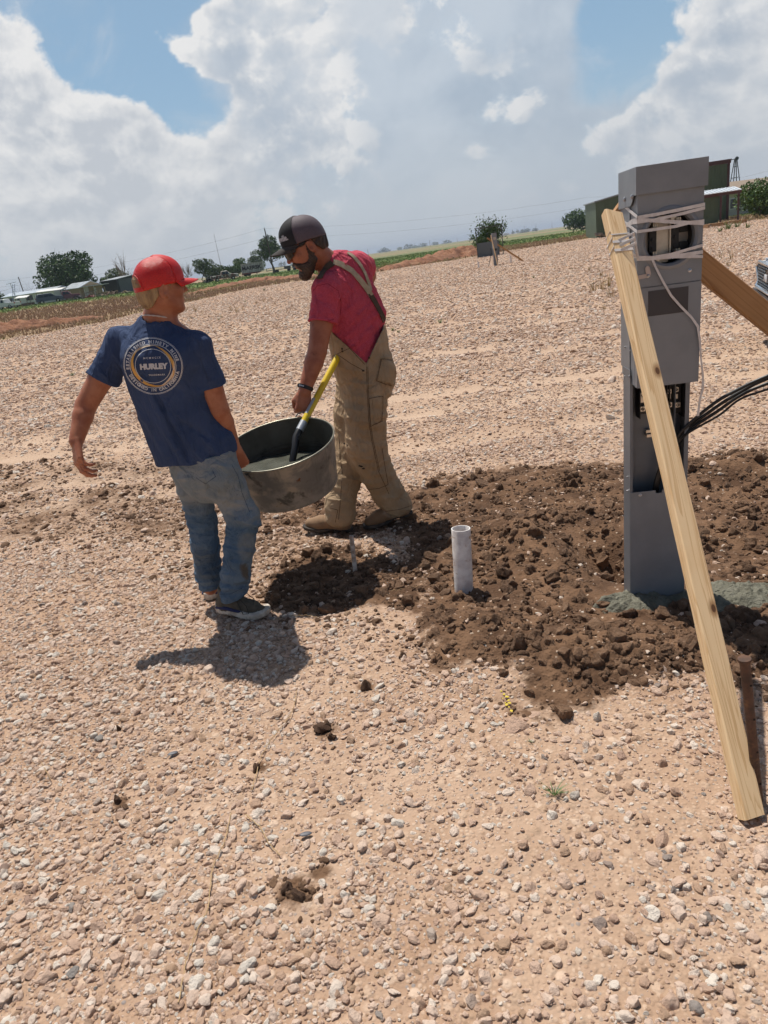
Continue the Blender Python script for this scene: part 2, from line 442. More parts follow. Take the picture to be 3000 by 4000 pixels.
# ---------------------------------------------------------------- ground
def poly_px(lst): return np.array([G(*p)[:2] for p in lst])
def inpoly_soft(x, y, poly, soft):
    """signed distance to polygon -> 0..1 mask (1 inside)"""
    d = np.full(x.shape, 1e9); ins = np.zeros(x.shape, bool)
    n = len(poly)
    for i in range(n):
        a = poly[i]; b = poly[(i + 1) % n]
        e = b - a; wx = x - a[0]; wy = y - a[1]
        t = np.clip((wx * e[0] + wy * e[1]) / (e @ e), 0, 1)
        d = np.minimum(d, (wx - t * e[0]) ** 2 + (wy - t * e[1]) ** 2)
        c = ((a[1] <= y) & (b[1] > y)) | ((b[1] <= y) & (a[1] > y))
        xi = a[0] + (y - a[1]) / (e[1] if abs(e[1]) > 1e-9 else 1e-9) * e[0]
        ins ^= c & (x < xi)
    d = np.sqrt(d) * np.where(ins, -1, 1)
    return d
SOIL = poly_px([(1560, 2080), (1480, 2230), (1620, 2330), (1640, 2520), (1660, 2640), (1850, 2700), (2080, 2790), (2300, 2760), (2560, 2680), (2760, 2690), (3150, 2760),
                (3900, 2500), (3900, 1900), (3300, 1720), (3000, 1750), (2700, 1770), (2350, 1800), (2050, 1800), (1800, 1840), (1640, 1900), (1420, 1960), (1150, 1930), (1100, 2050), (1350, 2120)])
BROWN = poly_px([(-600, 1870), (-300, 2100), (300, 2120), (700, 2180), (1000, 2330), (1180, 2400), (1500, 2420), (1750, 2650), (1500, 2120), (1300, 1900), (1000, 1850), (700, 1800), (350, 1790), (0, 1800)])
TUB_SHADE_SOIL = poly_px([(1010, 2330), (1080, 2210), (1290, 2130), (1500, 2160), (1640, 2250), (1640, 2400), (1500, 2360), (1290, 2400), (1100, 2400)])  # dark soil tone painted where the shadow of tub and man falls
PEDX, PEDY = 1.11, 2.76
def gz(px, py): return G(px, py)
_gauss = []
def gs(px, py, sx, sy, h, rot=0.0):
    g_ = G(px, py); _gauss.append((g_[0], g_[1], sx, sy, h, rot))
gs(2060, 2130, .12, .30, .12, .15)      # ridge between the white pipe and the hole
gs(1850, 2480, .22, .15, .095)           # front spoil heap
gs(2200, 2570, .30, .14, .09)
gs(2560, 2600, .25, .10, .040)
gs(2410, 2160, .13, .24, -.22, .1)      # the hole round the pedestal
gs(2900, 2150, .22, .20, -.05)
gs(2100, 1900, .40, .22, .075)
gs(2900, 1850, .50, .20, .12)
gs(1330, 2160, .14, .10, .02)
gs(1300, 2260, .20, .12, -.015)
gs(620, 1950, .5, .2, .02)
EDGE_PX = [(-1500, 1600), (0, 1330), (400, 1262), (726, 1182), (1068, 1113), (1480, 1062), (1850, 1003), (2100, 962), (2330, 925), (2560, 893), (2760, 877), (3000, 855), (3600, 770)]
EDGE = np.array([G(*p)[:2] for p in EDGE_PX]); EDGE_AZ = np.arctan2(EDGE[:, 0], EDGE[:, 1]); EDGE_R = np.hypot(EDGE[:, 0], EDGE[:, 1])
def edge_r(az): return np.interp(az, EDGE_AZ, EDGE_R)
TRK = ((5.2, .16, .7), (5.9, .18, .9), (7.1, .22, 1), (8.0, .24, 1), (9.9, .30, .9), (11.1, .32, .9), (13.4, .4, .8), (14.8, .45, .8), (18.5, .7, .6), (21, .8, .6))
def tracks(x, y):
    q = y + .12 * x + .18 * vnoise(x, y, 19, .35, 2); t = 0
    for c, w, a in TRK: t = t + a * np.exp(-((q - c) / w) ** 2)
    return np.clip(t, 0, 1)
def height(x, y, fine=True):
    x = np.asarray(x, float); y = np.asarray(y, float)
    r = np.hypot(x, y); az = np.arctan2(x, y)
    z = np.zeros(np.broadcast(x, y).shape)
    for gx, gy, sx, sy, h_, rot in _gauss:
        c, s_ = math.cos(rot), math.sin(rot); dx = x - gx; dy = y - gy
        u = dx * c + dy * s_; v = -dx * s_ + dy * c
        z = z + h_ * np.exp(-(u / sx) ** 2 - (v / sy) ** 2)
    # farmyard on the left stands a little higher
    lift = np.interp(np.degrees(az), [-60, -35, -22, -12, -4, 12], [1.0, 1.0, .78, .42, .1, 0.0])
    z = z + lift * smooth01(r, 45, 165)
    # wheel ruts running across behind the people
    rut = tracks(x, y)
    z = z - .026 * rut * smooth01(r, 3, 5) * (1 - smooth01(r, 20, 30))
    z = z + .018 * vnoise(x, y, 3, .7, 3) * (1 - smooth01(r, 200, 400) * .0)
    if fine: z = z + .008 * vnoise(x, y, 5, 4.0, 3)
    return z - (.008 * 0)
def masks(x, y):
    n1 = vnoise(x, y, 11, 2.6, 6, .68)
    r = np.hypot(x, y); az = np.arctan2(x, y)
    sd_ = inpoly_soft(x, y, SOIL, 0) + n1 * .26
    soil = (1 - smooth01(sd_, -.14, .10)) * (1 - .25 * smooth01(vnoise(x, y, 15, 4.5, 4), .05, .4))
    tb = inpoly_soft(x, y, TUB_SHADE_SOIL, 0) + n1 * .08
    soil = np.maximum(soil, .85 * (1 - smooth01(tb, -.05, .06)))
    bd = inpoly_soft(x, y, BROWN, 0) + n1 * .3
    soil = np.maximum(soil, (.44 + .42 * vnoise(x, y, 21, 3.0, 5, .65)) * (1 - smooth01(bd, -.2, .3)))
    spots = 0
    for px, py, s_ in ((1270, 2850, .05), (1430, 2680, .045), (1150, 3480, .06), (470, 3130, .03), (1720, 2600, .07), (1020, 2990, .03), (1250, 3400, .035)):
        g_ = G(px, py); spots = np.maximum(spots, np.exp(-(((x - g_[0]) ** 2 + (y - g_[1]) ** 2) / s_ ** 2)))
    soil = np.maximum(soil, spots * .95)
    er = edge_r(az) * (1 + .035 * vnoise(az * 30, az * 0, 31, 1.0, 4)) + .9 * vnoise(x, y, 33, .6, 3)
    field = smooth01(r - er, -.9, .8)
    green = np.clip(.5 + 1.1 * vnoise(x * .6, y * 1.0, 41, .12, 4) , 0, 1)
    t = (r - er) / np.maximum(er, 1)
    deg = np.degrees(az)
    # left: dry pinkish strip then green verge; right: greener, bright band then tan ploughland
    left = 1 - smooth01(deg, -16, -8)
    g_left = smooth01(r, 100, 128) * .95 + (1 - smooth01(t, .1, .35)) * .35
    g_right = smooth01(t, .05, .7) * .85
    green = np.clip(green * .55 + left * g_left + (1 - left) * g_right - .25 * left, 0, 1)
    # far fields
    far = smooth01(r, 175, 215)
    trk = tracks(x, y) * smooth01(r, 3.6, 4.8) * (.75 + .5 * vnoise(x, y, 23, 1.1, 3))
    trk = np.clip(trk + .35 * np.exp(-(((y + .12 * x) - 7.4) / 1.6) ** 2), 0, 1) * smooth01(r, 3.6, 4.8)
    near = 1 - smooth01(r, 2.2, 3.2)
    trk = np.maximum(trk, near * .35 * (vnoise(x, y, 51, 1.6, 3) > .12))
    return soil, field, green, far, trk
_s1, _s2 = G(2230, 2080), G(2380, 2290)
def slope_mask(x, y):
    e = _s2[:2] - _s1[:2]; t = np.clip(((x - _s1[0]) * e[0] + (y - _s1[1]) * e[1]) / (e @ e), 0, 1); d = np.hypot(x - _s1[0] - t * e[0], y - _s1[1] - t * e[1])
    return np.exp(-(d / .085) ** 2 * (1 + .8 * vnoise(x, y, 29, 9, 3)))
def build_ground():
    rr = [.28]
    while rr[-1] < 9000:
        r = rr[-1]
        k = .0034 if r < 6 else .0034 + (min(r, 40) - 6) / 34 * .012 if r < 40 else .022 if r < 400 else .06
        rr.append(r + max(.0045, r * k))
    rr = np.array(rr)
    az = np.concatenate([np.radians(np.arange(-180, -42, 3.0)), np.radians(np.arange(-42, 42, .13)), np.radians(np.arange(42, 180, 3.0))])
    R, A = np.meshgrid(rr, az, indexing='ij')
    x = R * np.sin(A); y = R * np.cos(A)
    z = height(x, y)
    soil, field, green, far, trk = masks(x, y)
    nearf = 1 - smooth01(R, 8, 14)
    sm_ = slope_mask(x, y)
    z += nearf * (soil * (1 - .8 * sm_) * (.014 * vnoise(x, y, 61, 24, 4, .65) + .030 * np.abs(vnoise(x, y, 62, 8, 4, .6)))) + (1 - smooth01(R, 6, 9)) * (1 - soil) * .0028 * vnoise(x, y, 63, 50, 3, .7)
    nr, na = R.shape
    V = np.stack([x.ravel(), y.ravel(), z.ravel()], 1)
    V = np.concatenate([V, [[0, 0, float(height(0., 0.))]]])
    i = np.arange(nr - 1)[:, None]; j = np.arange(na)[None]
    j2 = (j + 1) % na
    Q = np.stack([(i * na + j), (i * na + j2), ((i + 1) * na + j2), ((i + 1) * na + j)], -1).reshape(-1, 4)
    cen = nr * na
    tri = np.stack([np.full(na, cen), np.arange(na), (np.arange(na) + 1) % na, np.full(na, cen)], 1)
    Fq = Q[:, ::-1]
    o = npmesh('ground', V, Fq.astype(np.int32), None, None)
    for nm, a in (('soil', soil), ('field', field), ('green', green), ('far', far), ('trk', trk)):
        fattr(o, nm, np.append(a.ravel(), 0))
    tag(o, None, None, None, 'structure')
    return o
def ground_material():
    m_, nt, b = mat_new('ground_mat'); L = nt.links.new
    b.inputs['Roughness'].default_value = .92; b.inputs['Specular IOR Level'].default_value = .18
    tc = nt.nodes.new('ShaderNodeTexCoord'); O = tc.outputs['Object']
    def at(n):
        a = nd(nt, 'ShaderNodeAttribute', attribute_name=n); return a.outputs['Fac']
    def noise(sc, det=5, rough=.6, vec=O):
        n = nd(nt, 'ShaderNodeTexNoise', i_Scale=sc, i_Detail=det, i_Roughness=rough); L(vec, n.inputs['Vector']); return n.outputs[0]
    def voro(sc, feat='F1', vec=O):
        n = nd(nt, 'ShaderNodeTexVoronoi', feature=feat, i_Scale=sc); L(vec, n.inputs['Vector']); return n
    soil, field, green, far, trk = [at(n) for n in ('soil', 'field', 'green', 'far', 'trk')]
    # gravel pad: fine tan dirt, pebbled with cells
    dirt = mixc(nt, sstep(nt, noise(3.0, 6), .35, .65), (.465, .315, .220), (.375, .240, .158))
    v1 = voro(75); v2 = voro(24)
    hue = nt.nodes.new('ShaderNodeSeparateXYZ'); L(v1.outputs['Color'], hue.inputs[0])
    hue2 = nt.nodes.new('ShaderNodeSeparateXYZ'); L(v2.outputs['Color'], hue2.inputs[0])
    peb = mixc(nt, hue.outputs[0], (.35, .21, .13), (.62, .46, .34))
    peb = mixc(nt, sstep(nt, hue.outputs[1], .90, .96), peb, (.26, .25, .25))
    pebmask = sstep(nt, v1.outputs['Distance'], .50, .30)
    c = mixc(nt, mth(nt, 'MULTIPLY', pebmask, .75), dirt, peb)
    peb2 = mixc(nt, hue2.outputs[0], (.40, .265, .175), (.66, .50, .38))
    pm2 = mth(nt, 'MULTIPLY', sstep(nt, v2.outputs['Distance'], .42, .26), sstep(nt, hue2.outputs[2], .35, .5))
    c = mixc(nt, mth(nt, 'MULTIPLY', pm2, .8), c, peb2)
    big = noise(.35, 5)
    c = mixc(nt, mth(nt, 'MULTIPLY', sstep(nt, big, .45, .64), .35), c, (.44, .28, .18))
    c = mixc(nt, mth(nt, 'MULTIPLY', trk, .50), c, (.60, .445, .325))
    # dark soil
    sc_ = mixc(nt, sstep(nt, noise(5, 8, .65), .38, .62), (.195, .112, .065), (.100, .055, .032))
    sc_ = mixc(nt, mth(nt, 'MULTIPLY', sstep(nt, hue.outputs[2], .94, .97), pebmask), sc_, (.52, .40, .30))
    soilf = sstep(nt, mth(nt, 'ADD', soil, mth(nt, 'MULTIPLY', mth(nt, 'SUBTRACT', noise(26, 5, .7), .5), .9)), .25, .75)
    c = mixc(nt, soilf, c, sc_)
    # grass field underlay
    gn = noise(.9, 8, .7); gn2 = noise(.12, 5)
    dry = mixc(nt, sstep(nt, gn, .38, .62), (.235, .150, .090), (.30, .21, .115))
    gr = mixc(nt, sstep(nt, gn, .40, .62), (.085, .125, .030), (.16, .20, .05))
    gf = sstep(nt, mth(nt, 'ADD', green, mth(nt, 'MULTIPLY', mth(nt, 'SUBTRACT', gn, .5), 1.1)), .35, .72)
    fc = mixc(nt, gf, dry, gr)
    st = nt.nodes.new('ShaderNodeMapping'); st.inputs['Scale'].default_value = (.0025, .012, 1); L(O, st.inputs[0])
    bands = noise(1.0, 3, .5, st.outputs[0])
    ff = mixc(nt, sstep(nt, bands, .47, .53), (.34, .23, .15), (.13, .17, .07))
    fc = mixc(nt, far, fc, ff)
    c = mixc(nt, field, c, fc)
    L(c, b.inputs['Base Color'])
    # relief
    hgt = mth(nt, 'ADD', mth(nt, 'MULTIPLY', sstep(nt, v1.outputs['Distance'], .6, .1), .35), mth(nt, 'MULTIPLY', mth(nt, 'MULTIPLY', sstep(nt, v2.outputs['Distance'], .5, .1), hue2.outputs[2]), .8))
    hgt = mth(nt, 'ADD', hgt, mth(nt, 'MULTIPLY', noise(140, 3), .35))
    bp = nd(nt, 'ShaderNodeBump', i_Strength=.75, i_Distance=.010); L(hgt, bp.inputs['Height'])
    L(bp.outputs[0], b.inputs['Normal'])
    return m_
ground = build_ground(); ground.data.materials.append(ground_material())

# ---- loose stones and clods, instanced on scattered points
def rock_mesh(seed, flat, sub=2, rough=.28):
    r = np.random.default_rng(seed); bm = bmesh.new(); bmesh.ops.create_icosphere(bm, subdivisions=sub, radius=1.0)
    pl = [(unit(r.normal(size=3)), r.uniform(.60, .90)) for _ in range(12)]
    for v in bm.verts:
        p = np.array(v.co); 
        for n_, d in pl:
            e = p @ n_ - d
            if e > 0: p = p - n_ * e * .97
        p = p * (1 + rough * .35 * math.sin(3 * p[0] + seed) * math.cos(4 * p[1] + 2 * seed) + rough * .2 * math.sin(7 * p[2] + 5 * p[0] + seed))
        v.co = (p[0] * 1.0, p[1] * r.uniform(.995, 1.005) * .82, p[2] * flat)
    me = bpy.data.meshes.new('stone'); bm.to_mesh(me); bm.free()
    me.polygons.foreach_set('use_smooth', np.ones(len(me.polygons), bool))
    return sharp_mesh(me)
def sharp_mesh(me, a=24):
    bm = bmesh.new(); bm.from_mesh(me)
    for e in bm.edges: e.smooth = not (len(e.link_faces) == 2 and e.calc_face_angle(0) > math.radians(a))
    bm.to_mesh(me); bm.free(); return me
def stone_mat():
    m_, nt, b = mat_new('stone_mat'); L = nt.links.new
    b.inputs['Roughness'].default_value = .85; b.inputs['Specular IOR Level'].default_value = .25
    a = nd(nt, 'ShaderNodeAttribute', attribute_name='tone', attribute_type='INSTANCER').outputs['Fac']
    s_ = nd(nt, 'ShaderNodeAttribute', attribute_name='clod', attribute_type='INSTANCER').outputs['Fac']
    cr = nt.nodes.new('ShaderNodeValToRGB'); L(a, cr.inputs[0]); e = cr.color_ramp.elements
    e[0].position = 0; e[0].color = (.44, .29, .19, 1); e[1].position = 1; e[1].color = (.30, .28, .26, 1)
    for p_, c_ in ((.20, (.56, .375, .275)), (.45, (.68, .49, .375)), (.70, (.75, .575, .46)), (.90, (.80, .71, .61)), (.93, (.52, .46, .40)), (.965, (.42, .27, .20))):
        q = cr.color_ramp.elements.new(p_); q.color = (*c_, 1)
    cl = mixc(nt, a, (.105, .058, .034), (.235, .138, .082))
    c = mixc(nt, s_, cr.outputs[0], cl)
    g_ = nt.nodes.new('ShaderNodeTexCoord')
    n = nd(nt, 'ShaderNodeTexNoise', i_Scale=2.2, i_Detail=6, i_Roughness=.7); L(g_.outputs['Object'], n.inputs['Vector'])
    c = mixc(nt, mth(nt, 'MULTIPLY', sstep(nt, n.outputs[0], .45, .7), .22), c, (.46, .32, .22))
    L(c, b.inputs['Base Color'])
    bp = nd(nt, 'ShaderNodeBump', i_Strength=.5, i_Distance=.15); L(n.outputs[0], bp.inputs['Height']); L(bp.outputs[0], b.inputs['Normal'])
    return m_
STONE = stone_mat()
def proto_collection(name, meshes):
    c = bpy.data.collections.new(name)
    for i, me in enumerate(meshes):
        c.objects.link(bpy.data.objects.new('%s_%02d' % (name, i), me))
    return c
def scatter(name, pts, rot, scl, coll, idx, attrs):
    me = bpy.data.meshes.new(name); me.vertices.add(len(pts)); me.vertices.foreach_set('co', np.asarray(pts, np.float32).ravel()); me.update()
    def va(n_, v):
        a = me.attributes.new(n_, 'FLOAT_VECTOR', 'POINT'); a.data.foreach_set('vector', np.asarray(v, np.float32).ravel())
    va('rot', rot); va('scl', scl)
    a = me.attributes.new('pick', 'INT', 'POINT'); a.data.foreach_set('value', np.asarray(idx, np.int32))
    for k, v in attrs.items():
        a = me.attributes.new(k, 'FLOAT', 'POINT'); a.data.foreach_set('value', np.asarray(v, np.float32))
    o = bpy.data.objects.new(name, me); link(o)
    ng = bpy.data.node_groups.new(name, 'GeometryNodeTree')
    ng.interface.new_socket('Geometry', in_out='INPUT', socket_type='NodeSocketGeometry')
    ng.interface.new_socket('Geometry', in_out='OUTPUT', socket_type='NodeSocketGeometry')
    gi = ng.nodes.new('NodeGroupInput'); go = ng.nodes.new('NodeGroupOutput'); L = ng.links.new
    ci = ng.nodes.new('GeometryNodeCollectionInfo'); ci.inputs[0].default_value = coll; ci.inputs[1].default_value = True; ci.inputs[2].default_value = True
    io = ng.nodes.new('GeometryNodeInstanceOnPoints')
    def na(n_, t):
        q = ng.nodes.new('GeometryNodeInputNamedAttribute'); q.data_type = t; q.inputs[0].default_value = n_; return q.outputs[0]
    L(gi.outputs[0], io.inputs['Points']); L(ci.outputs[0], io.inputs['Instance']); io.inputs['Pick Instance'].default_value = True
    L(na('pick', 'INT'), io.inputs['Instance Index'])
    er = ng.nodes.new('FunctionNodeEulerToRotation'); L(na('rot', 'FLOAT_VECTOR'), er.inputs[0]); L(er.outputs[0], io.inputs['Rotation'])
    L(na('scl', 'FLOAT_VECTOR'), io.inputs['Scale']); L(io.outputs[0], go.inputs[0])
    md = o.modifiers.new('scatter', 'NODES'); md.node_group = ng
    return o
def place_points(n, r0, r1, az0, az1, rg):
    r = np.sqrt(rg.uniform(r0 * r0, r1 * r1, n)); a = np.radians(rg.uniform(az0, az1, n)); return r * np.sin(a), r * np.cos(a)
def scatter_stones():
    rg = np.random.default_rng(5)
    rocks = [rock_mesh(i, rg.uniform(.55, .82), 3) for i in range(12)]
    for me in rocks: me.materials.append(STONE)
    coll = proto_collection('stones', rocks)
    X = []; Y = []; Rr = []
    rings = [(.75, 1.3), (1.3, 1.8), (1.8, 2.4), (2.4, 3.2), (3.2, 4.2), (4.2, 5.5), (5.5, 7.5), (7.5, 10), (10, 14), (14, 20), (20, 30), (30, 48), (48, 80)]
    for r0, r1 in rings:
        d = math.hypot((r0 + r1) / 2, H); rmed = max(.0045, .00120 * d)
        aw = 75 if r1 < 6 else (55 if r1 < 15 else 44); area = (r1 * r1 - r0 * r0) / 2 * math.radians(2 * aw)
        cover = 1.45 if r1 < 6 else (.95 if r1 < 15 else .6)
        n = int(area * cover / (math.pi * rmed ** 2 * 2.2)); n = min(n, 90000 * aw // 40)
        x, y = place_points(n, r0, r1, -aw, aw, rg); rad = rmed * np.exp(rg.normal(0, .50, n))
        big = rg.random(n) < (.065 if r1 < 4.5 else .02)
        rad = np.where(big, rg.uniform(.011, .024, n) * rg.uniform(.6, 1, n) * (1 if r1 < 6 else r1 / 8), rad)
        X.append(x); Y.append(y); Rr.append(np.clip(rad, .002, .05))
    x = np.concatenate(X); y = np.concatenate(Y); rad = np.concatenate(Rr)
    soil, field, green, far, trk = masks(x, y)
    dens = 1 - .60 * trk - .45 * smooth01(vnoise(x, y, 71, 1.7, 4), -.05, .35) - .22 * soil
    dens = dens * (1 - .85 * slope_mask(x, y))
    keep = (rg.random(len(x)) < dens) & (field < .35)
    # stones stay out of the pedestal's own footprint and away from feet
    keep &= ~((np.abs(x - PEDX) < .18) & (np.abs(y - PEDY) < .12))
    x, y, rad, soil, trk = [a[keep] for a in (x, y, rad, soil, trk)]
    n = len(x)
    clod = (rg.random(n) < np.clip(soil * 1.05, 0, .87)).astype(float)
    rad = np.where((clod > 0) & (rg.random(n) < .5), rad * 1.25, rad)
    z = height(x, y)
    scl = np.stack([rad * rg.uniform(.8, 1.35, n), rad * rg.uniform(.8, 1.2, n), rad * rg.uniform(.75, 1.15, n)], 1)
    rot = np.stack([rg.normal(0, .35, n), rg.normal(0, .35, n), rg.uniform(0, 6.28, n)], 1)
    z = z + rad * .10
    tone = np.clip(rg.random(n) * .93 + .06 * vnoise(x, y, 81, 1.2, 2), 0, .91)
    tone = np.where(rg.random(n) < .035, rg.uniform(.93, 1, n), tone)
    o = scatter('gravel', np.stack([x, y, z], 1), rot, scl, coll, rg.integers(0, len(rocks), n), dict(tone=tone, clod=clod))
    tag(o, None, None, None, 'stuff'); o['label'] = 'loose pinkish tan gravel covering the ground'
    o['category'] = 'gravel'
    # big clods of dug soil
    hc = [rock_mesh(50 + i, rg.uniform(.7, .9), 3, .5) for i in range(6)]
    for me in hc: me.materials.append(STONE)
    coll2 = proto_collection('clods', hc)
    x = rg.uniform(-1.5, 3.0, 60000); y = rg.uniform(1.4, 5.2, 60000)
    soil = masks(x, y)[0]
    front = np.exp(-((y - 2.25) / .35) ** 2) * (x > .05) + np.exp(-((y - 3.4) / .5) ** 2) * .6
    k = (rg.random(len(x)) < smooth01(soil, .45, .95) * (.13 + .42 * front) * (1 - .93 * slope_mask(x, y))) & ~((np.abs(x - PEDX) < .22) & (np.abs(y - PEDY) < .16))
    x, y = x[k], y[k]; n = len(x); rad = np.clip(.0085 * np.exp(rg.normal(0, .70, n)), .003, .042)
    z = height(x, y) + rad * .3
    scl = np.stack([rad * rg.uniform(.8, 1.3, n), rad * rg.uniform(.8, 1.3, n), rad], 1); rot = rg.uniform(-3, 3, (n, 3))
    o = scatter('soil_clods', np.stack([x, y, z], 1), rot, scl, coll2, rg.integers(0, 6, n), dict(tone=rg.random(n), clod=np.ones(n)))
    tag(o, 'dark brown clods of dug soil around the hole', 'soil', None, 'stuff')
scatter_stones()
# ---------------------------------------------------------------- metal pedestal, braces, pipes, cables
YAW = -0.1
def ped_frame():
    c, s = math.cos(YAW), math.sin(YAW); M = np.eye(4)
    M[:3, 0] = (c, s, 0); M[:3, 1] = (-s, c, 0); M[:3, 2] = (0.0129, 0, 1); M[:3, 3] = (1.0075, 2.7031, 0); return M
PM = ped_frame(); PMI = np.linalg.inv(PM)
def loc(px, py, yl):
    """local coordinates of the pixel's ray on the plane y_local = yl"""
    d = PMI[:3, :3] @ ray(px, py); o = PMI[:3, :3] @ np.array([0, 0, H]) + PMI[:3, 3]
    return o + d * ((yl - o[1]) / d[1])
YF, YB, W_ = -.0682, .144, .2246
def steel(name, col, rough, metal=0.0, n=.25, bump=.04):
    m_ = pmat(name, col, rough, tuple(c * .86 for c in col), 7, 6, bump=bump, bscale=900, metal=metal, bdist=.0004)
    return m_
def build_pedestal():
    root = empty('meter_pedestal', (PM[0, 3], PM[1, 3], 0))
    tag(root, 'grey metal power pedestal with open round meter socket, tied to wooden braces in wet concrete', 'pedestal')
    inv = Matrix.Translation((-PM[0, 3], -PM[1, 3], 0))
    def mb():
        M = PM.copy(); M[0, 3] = 0; M[1, 3] = 0; return MB(M)
    grey = steel('grey_enamel', (.225, .24, .262), .40); grey2 = steel('grey_enamel_dark', (.172, .185, .205), .42)
    galv = pmat('galvanised', (.50, .50, .52), .32, (.36, .36, .38), 30, metal=.85); alu = pmat('aluminium', (.66, .60, .52), .35, metal=.8)
    blk = pmat('black_plastic', (.012, .012, .014), .5); lab = pmat('nameplate_mat', (.035, .035, .045), .3)
    z0 = loc(2494, 1517, YF)[2]; zm = loc(2487, 1127, YF)[2]; z1 = 1.7057; zh = loc(2492, 763, YF)[2]
    zc = loc(2460, 1925, 0)[2]; xl = -.007; xr = xl + .2263; yb_ = .098
    t = .0025
    p = mb(); p.box(xl, xl + t, 0, yb_, -.12, 1.0); p.box(xr - t, xr, 0.0, yb_, -.12, 1.0); p.box(xl + t, xr - t, yb_ - t, yb_, -.12, 1.0)
    p.box(xl + t, xl + .010, -.0005, t, zc, z0 + .02); p.box(xr - .016, xr - t, -.0005, t, zc, z0 + .02); p.box(xr - .048, xr - .046, .02, yb_ - t, zc, z0)
    p.build('post', grey2, root)
    c = mb(); n0, n1 = loc(2560, 1925, 0)[0], loc(2585, 1925, 0)[0]
    c.prism([(xl + .001, -.12), (xr - .001, -.12), (xr - .001, zc), (n1, zc), (n1, zc - .013), (n0, zc - .013), (n0, zc), (xl + .001, zc)], 0, .003, frameM((0, -.0005, 0), (1, 0, 0), (0, 0, 1), (0, -1, 0)))
    cv = c.build('cover_plate', grey, root)
    def screws(parent, lst, r=.0055, m=galv, nrm='y', n='screw'):
        for (a, b, cc) in lst:
            s_ = mb(); M = TM((a, b, cc), rx=math.pi / 2) if nrm == 'y' else TM((a, b, cc), ry=-math.pi / 2)
            s_.lathe([(r * 1.35, 0), (r * 1.35, .0012), (r, .0016), (r, .005), (r * .6, .0062), (0, .0064)], 8, M)
            s_.build(n, m, parent)
    q = loc(2501, 1934, -.004); screws(cv, [(q[0], -.004, q[2])])
    # upper housing: rear shell, then meter cover with the round opening
    h_ = mb(); h_.box(0, W_, YF + .03, YB, z0 + .02, zm - .003, .002); h_.box(0, W_, YF + .112, YB, zm - .003, z1 - .03, .002)
    xs = -.004
    h_.box(xs, 0, YF + .085, YB, z0 + .055, z1 - .10, .001)
    hs = h_.build('housing', grey, root)
    cx_, _, cz_ = loc(2618, 929, YF); ro = .101; ri = .0855
    f_ = mb(); ztop = zh; zb_ = zm
    n = 64
    V = []; Fc = []
    def rectpt(a):
        dx, dz = math.cos(a), math.sin(a); tx = ((W_ - cx_) if dx > 0 else cx_) / max(abs(dx), 1e-6); tz = ((ztop - cz_) if dz > 0 else (cz_ - zb_)) / max(abs(dz), 1e-6)
        k = min(tx, tz); return cx_ + dx * k, cz_ + dz * k
    cor = [math.atan2(zz - cz_, xx - cx_) % (2 * math.pi) for xx in (0, W_) for zz in (zb_, ztop)]
    angs = sorted([2 * math.pi * i / n for i in range(n)] + cor)
    rings = [('rect', YF), (ro + .006, YF), (ro, YF - .006), (ro - .007, YF - .007), (ri, YF + .002), (ri, YF + .03)]
    for kind, yy in rings:
        for a in angs:
            if kind == 'rect': xx, zz = rectpt(a)
            else: xx, zz = cx_ + kind * math.cos(a), cz_ + kind * math.sin(a)
            V.append((xx, yy, zz))
    m_ = len(angs)
    for i in range(len(rings) - 1):
        for j in range(m_): Fc.append([i * m_ + j, i * m_ + (j + 1) % m_, (i + 1) * m_ + (j + 1) % m_, (i + 1) * m_ + j])
    f_.add(V, Fc)
    f_.box(0, .002, YF + .0002, YF + .111, zb_, ztop); f_.box(W_ - .002, W_, YF + .0002, YF + .111, zb_, ztop); f_.box(.002, W_ - .002, YF + .0002, YF + .111, ztop - .002, ztop); f_.box(.002, W_ - .002, YF + .003, YF + .111, zb_ + .0005, zb_ + .002)
    mc = f_.build('meter_cover', grey, root)
    # gap below round edge, hood
    hd = mb(); yh = YF - .011
    side = [(yh, zh), (yh + .004, zh), (YF + .02, zh + .001), (YF + .045, zh - .022), (YF + .06, zh - .03), (YB + .012, zh - .036), (YB + .012, z1), (yh, z1)]
    for xx in (-.008, W_ + .0055): hd.prism(side, 0, .0025, frameM((xx, 0, 0), (0, 1, 0), (0, 0, 1), (1, 0, 0)))
    hd.box(-.0055, W_ + .0055, yh, yh + .0025, zh, z1); hd.box(-.0055, W_ + .0055, yh + .0025, YB + .012, z1 - .0025, z1 - .0001)
    ho = hd.build('hood', grey, root)
    sl = lambda px, py: (lambda q: (-.009, q[0], q[1]))(side_loc(px, py))
    def side_loc(px, py, xl_=-.008):
        d = PMI[:3, :3] @ ray(px, py); o = PMI[:3, :3] @ np.array([0, 0, H]) + PMI[:3, 3]
        k = (xl_ - o[0]) / d[0]; q = o + d * k; return q[1], q[2]
    screws(ho, [sl(2471, 768), sl(2442, 778)], .0065, galv, 'x', 'bolt')
    # lower door with dark nameplate
    d_ = mb(); yd = YF - .004
    d_.box(0, W_, yd, YF + .03, z0, zm - .0015, .0012); d_.box(-.0005, .004, YF + .03, YF + .085, z0 + .004, zm)
    do = d_.build('door', grey, root)
    a, b = loc(2532, 1138, yd), loc(2687, 1230 - 22, yd)
    la = mb(); la.box(a[0], b[0], yd - .0012, yd - .0002, b[2] - .008, a[2] + .0, .0); la.build('nameplate', lab, do)
    q = loc(2694, 1056, YF); q2 = loc(2530, 1077, YF)
    screws(mc, [(q[0], YF, q[2]), (q2[0], YF - .003, q2[2])], .0052)
    # hasp
    hp = mb(); A = loc(2497, 1083, YF); B = loc(2518, 1076, YF); C_ = loc(2527, 1048, YF)
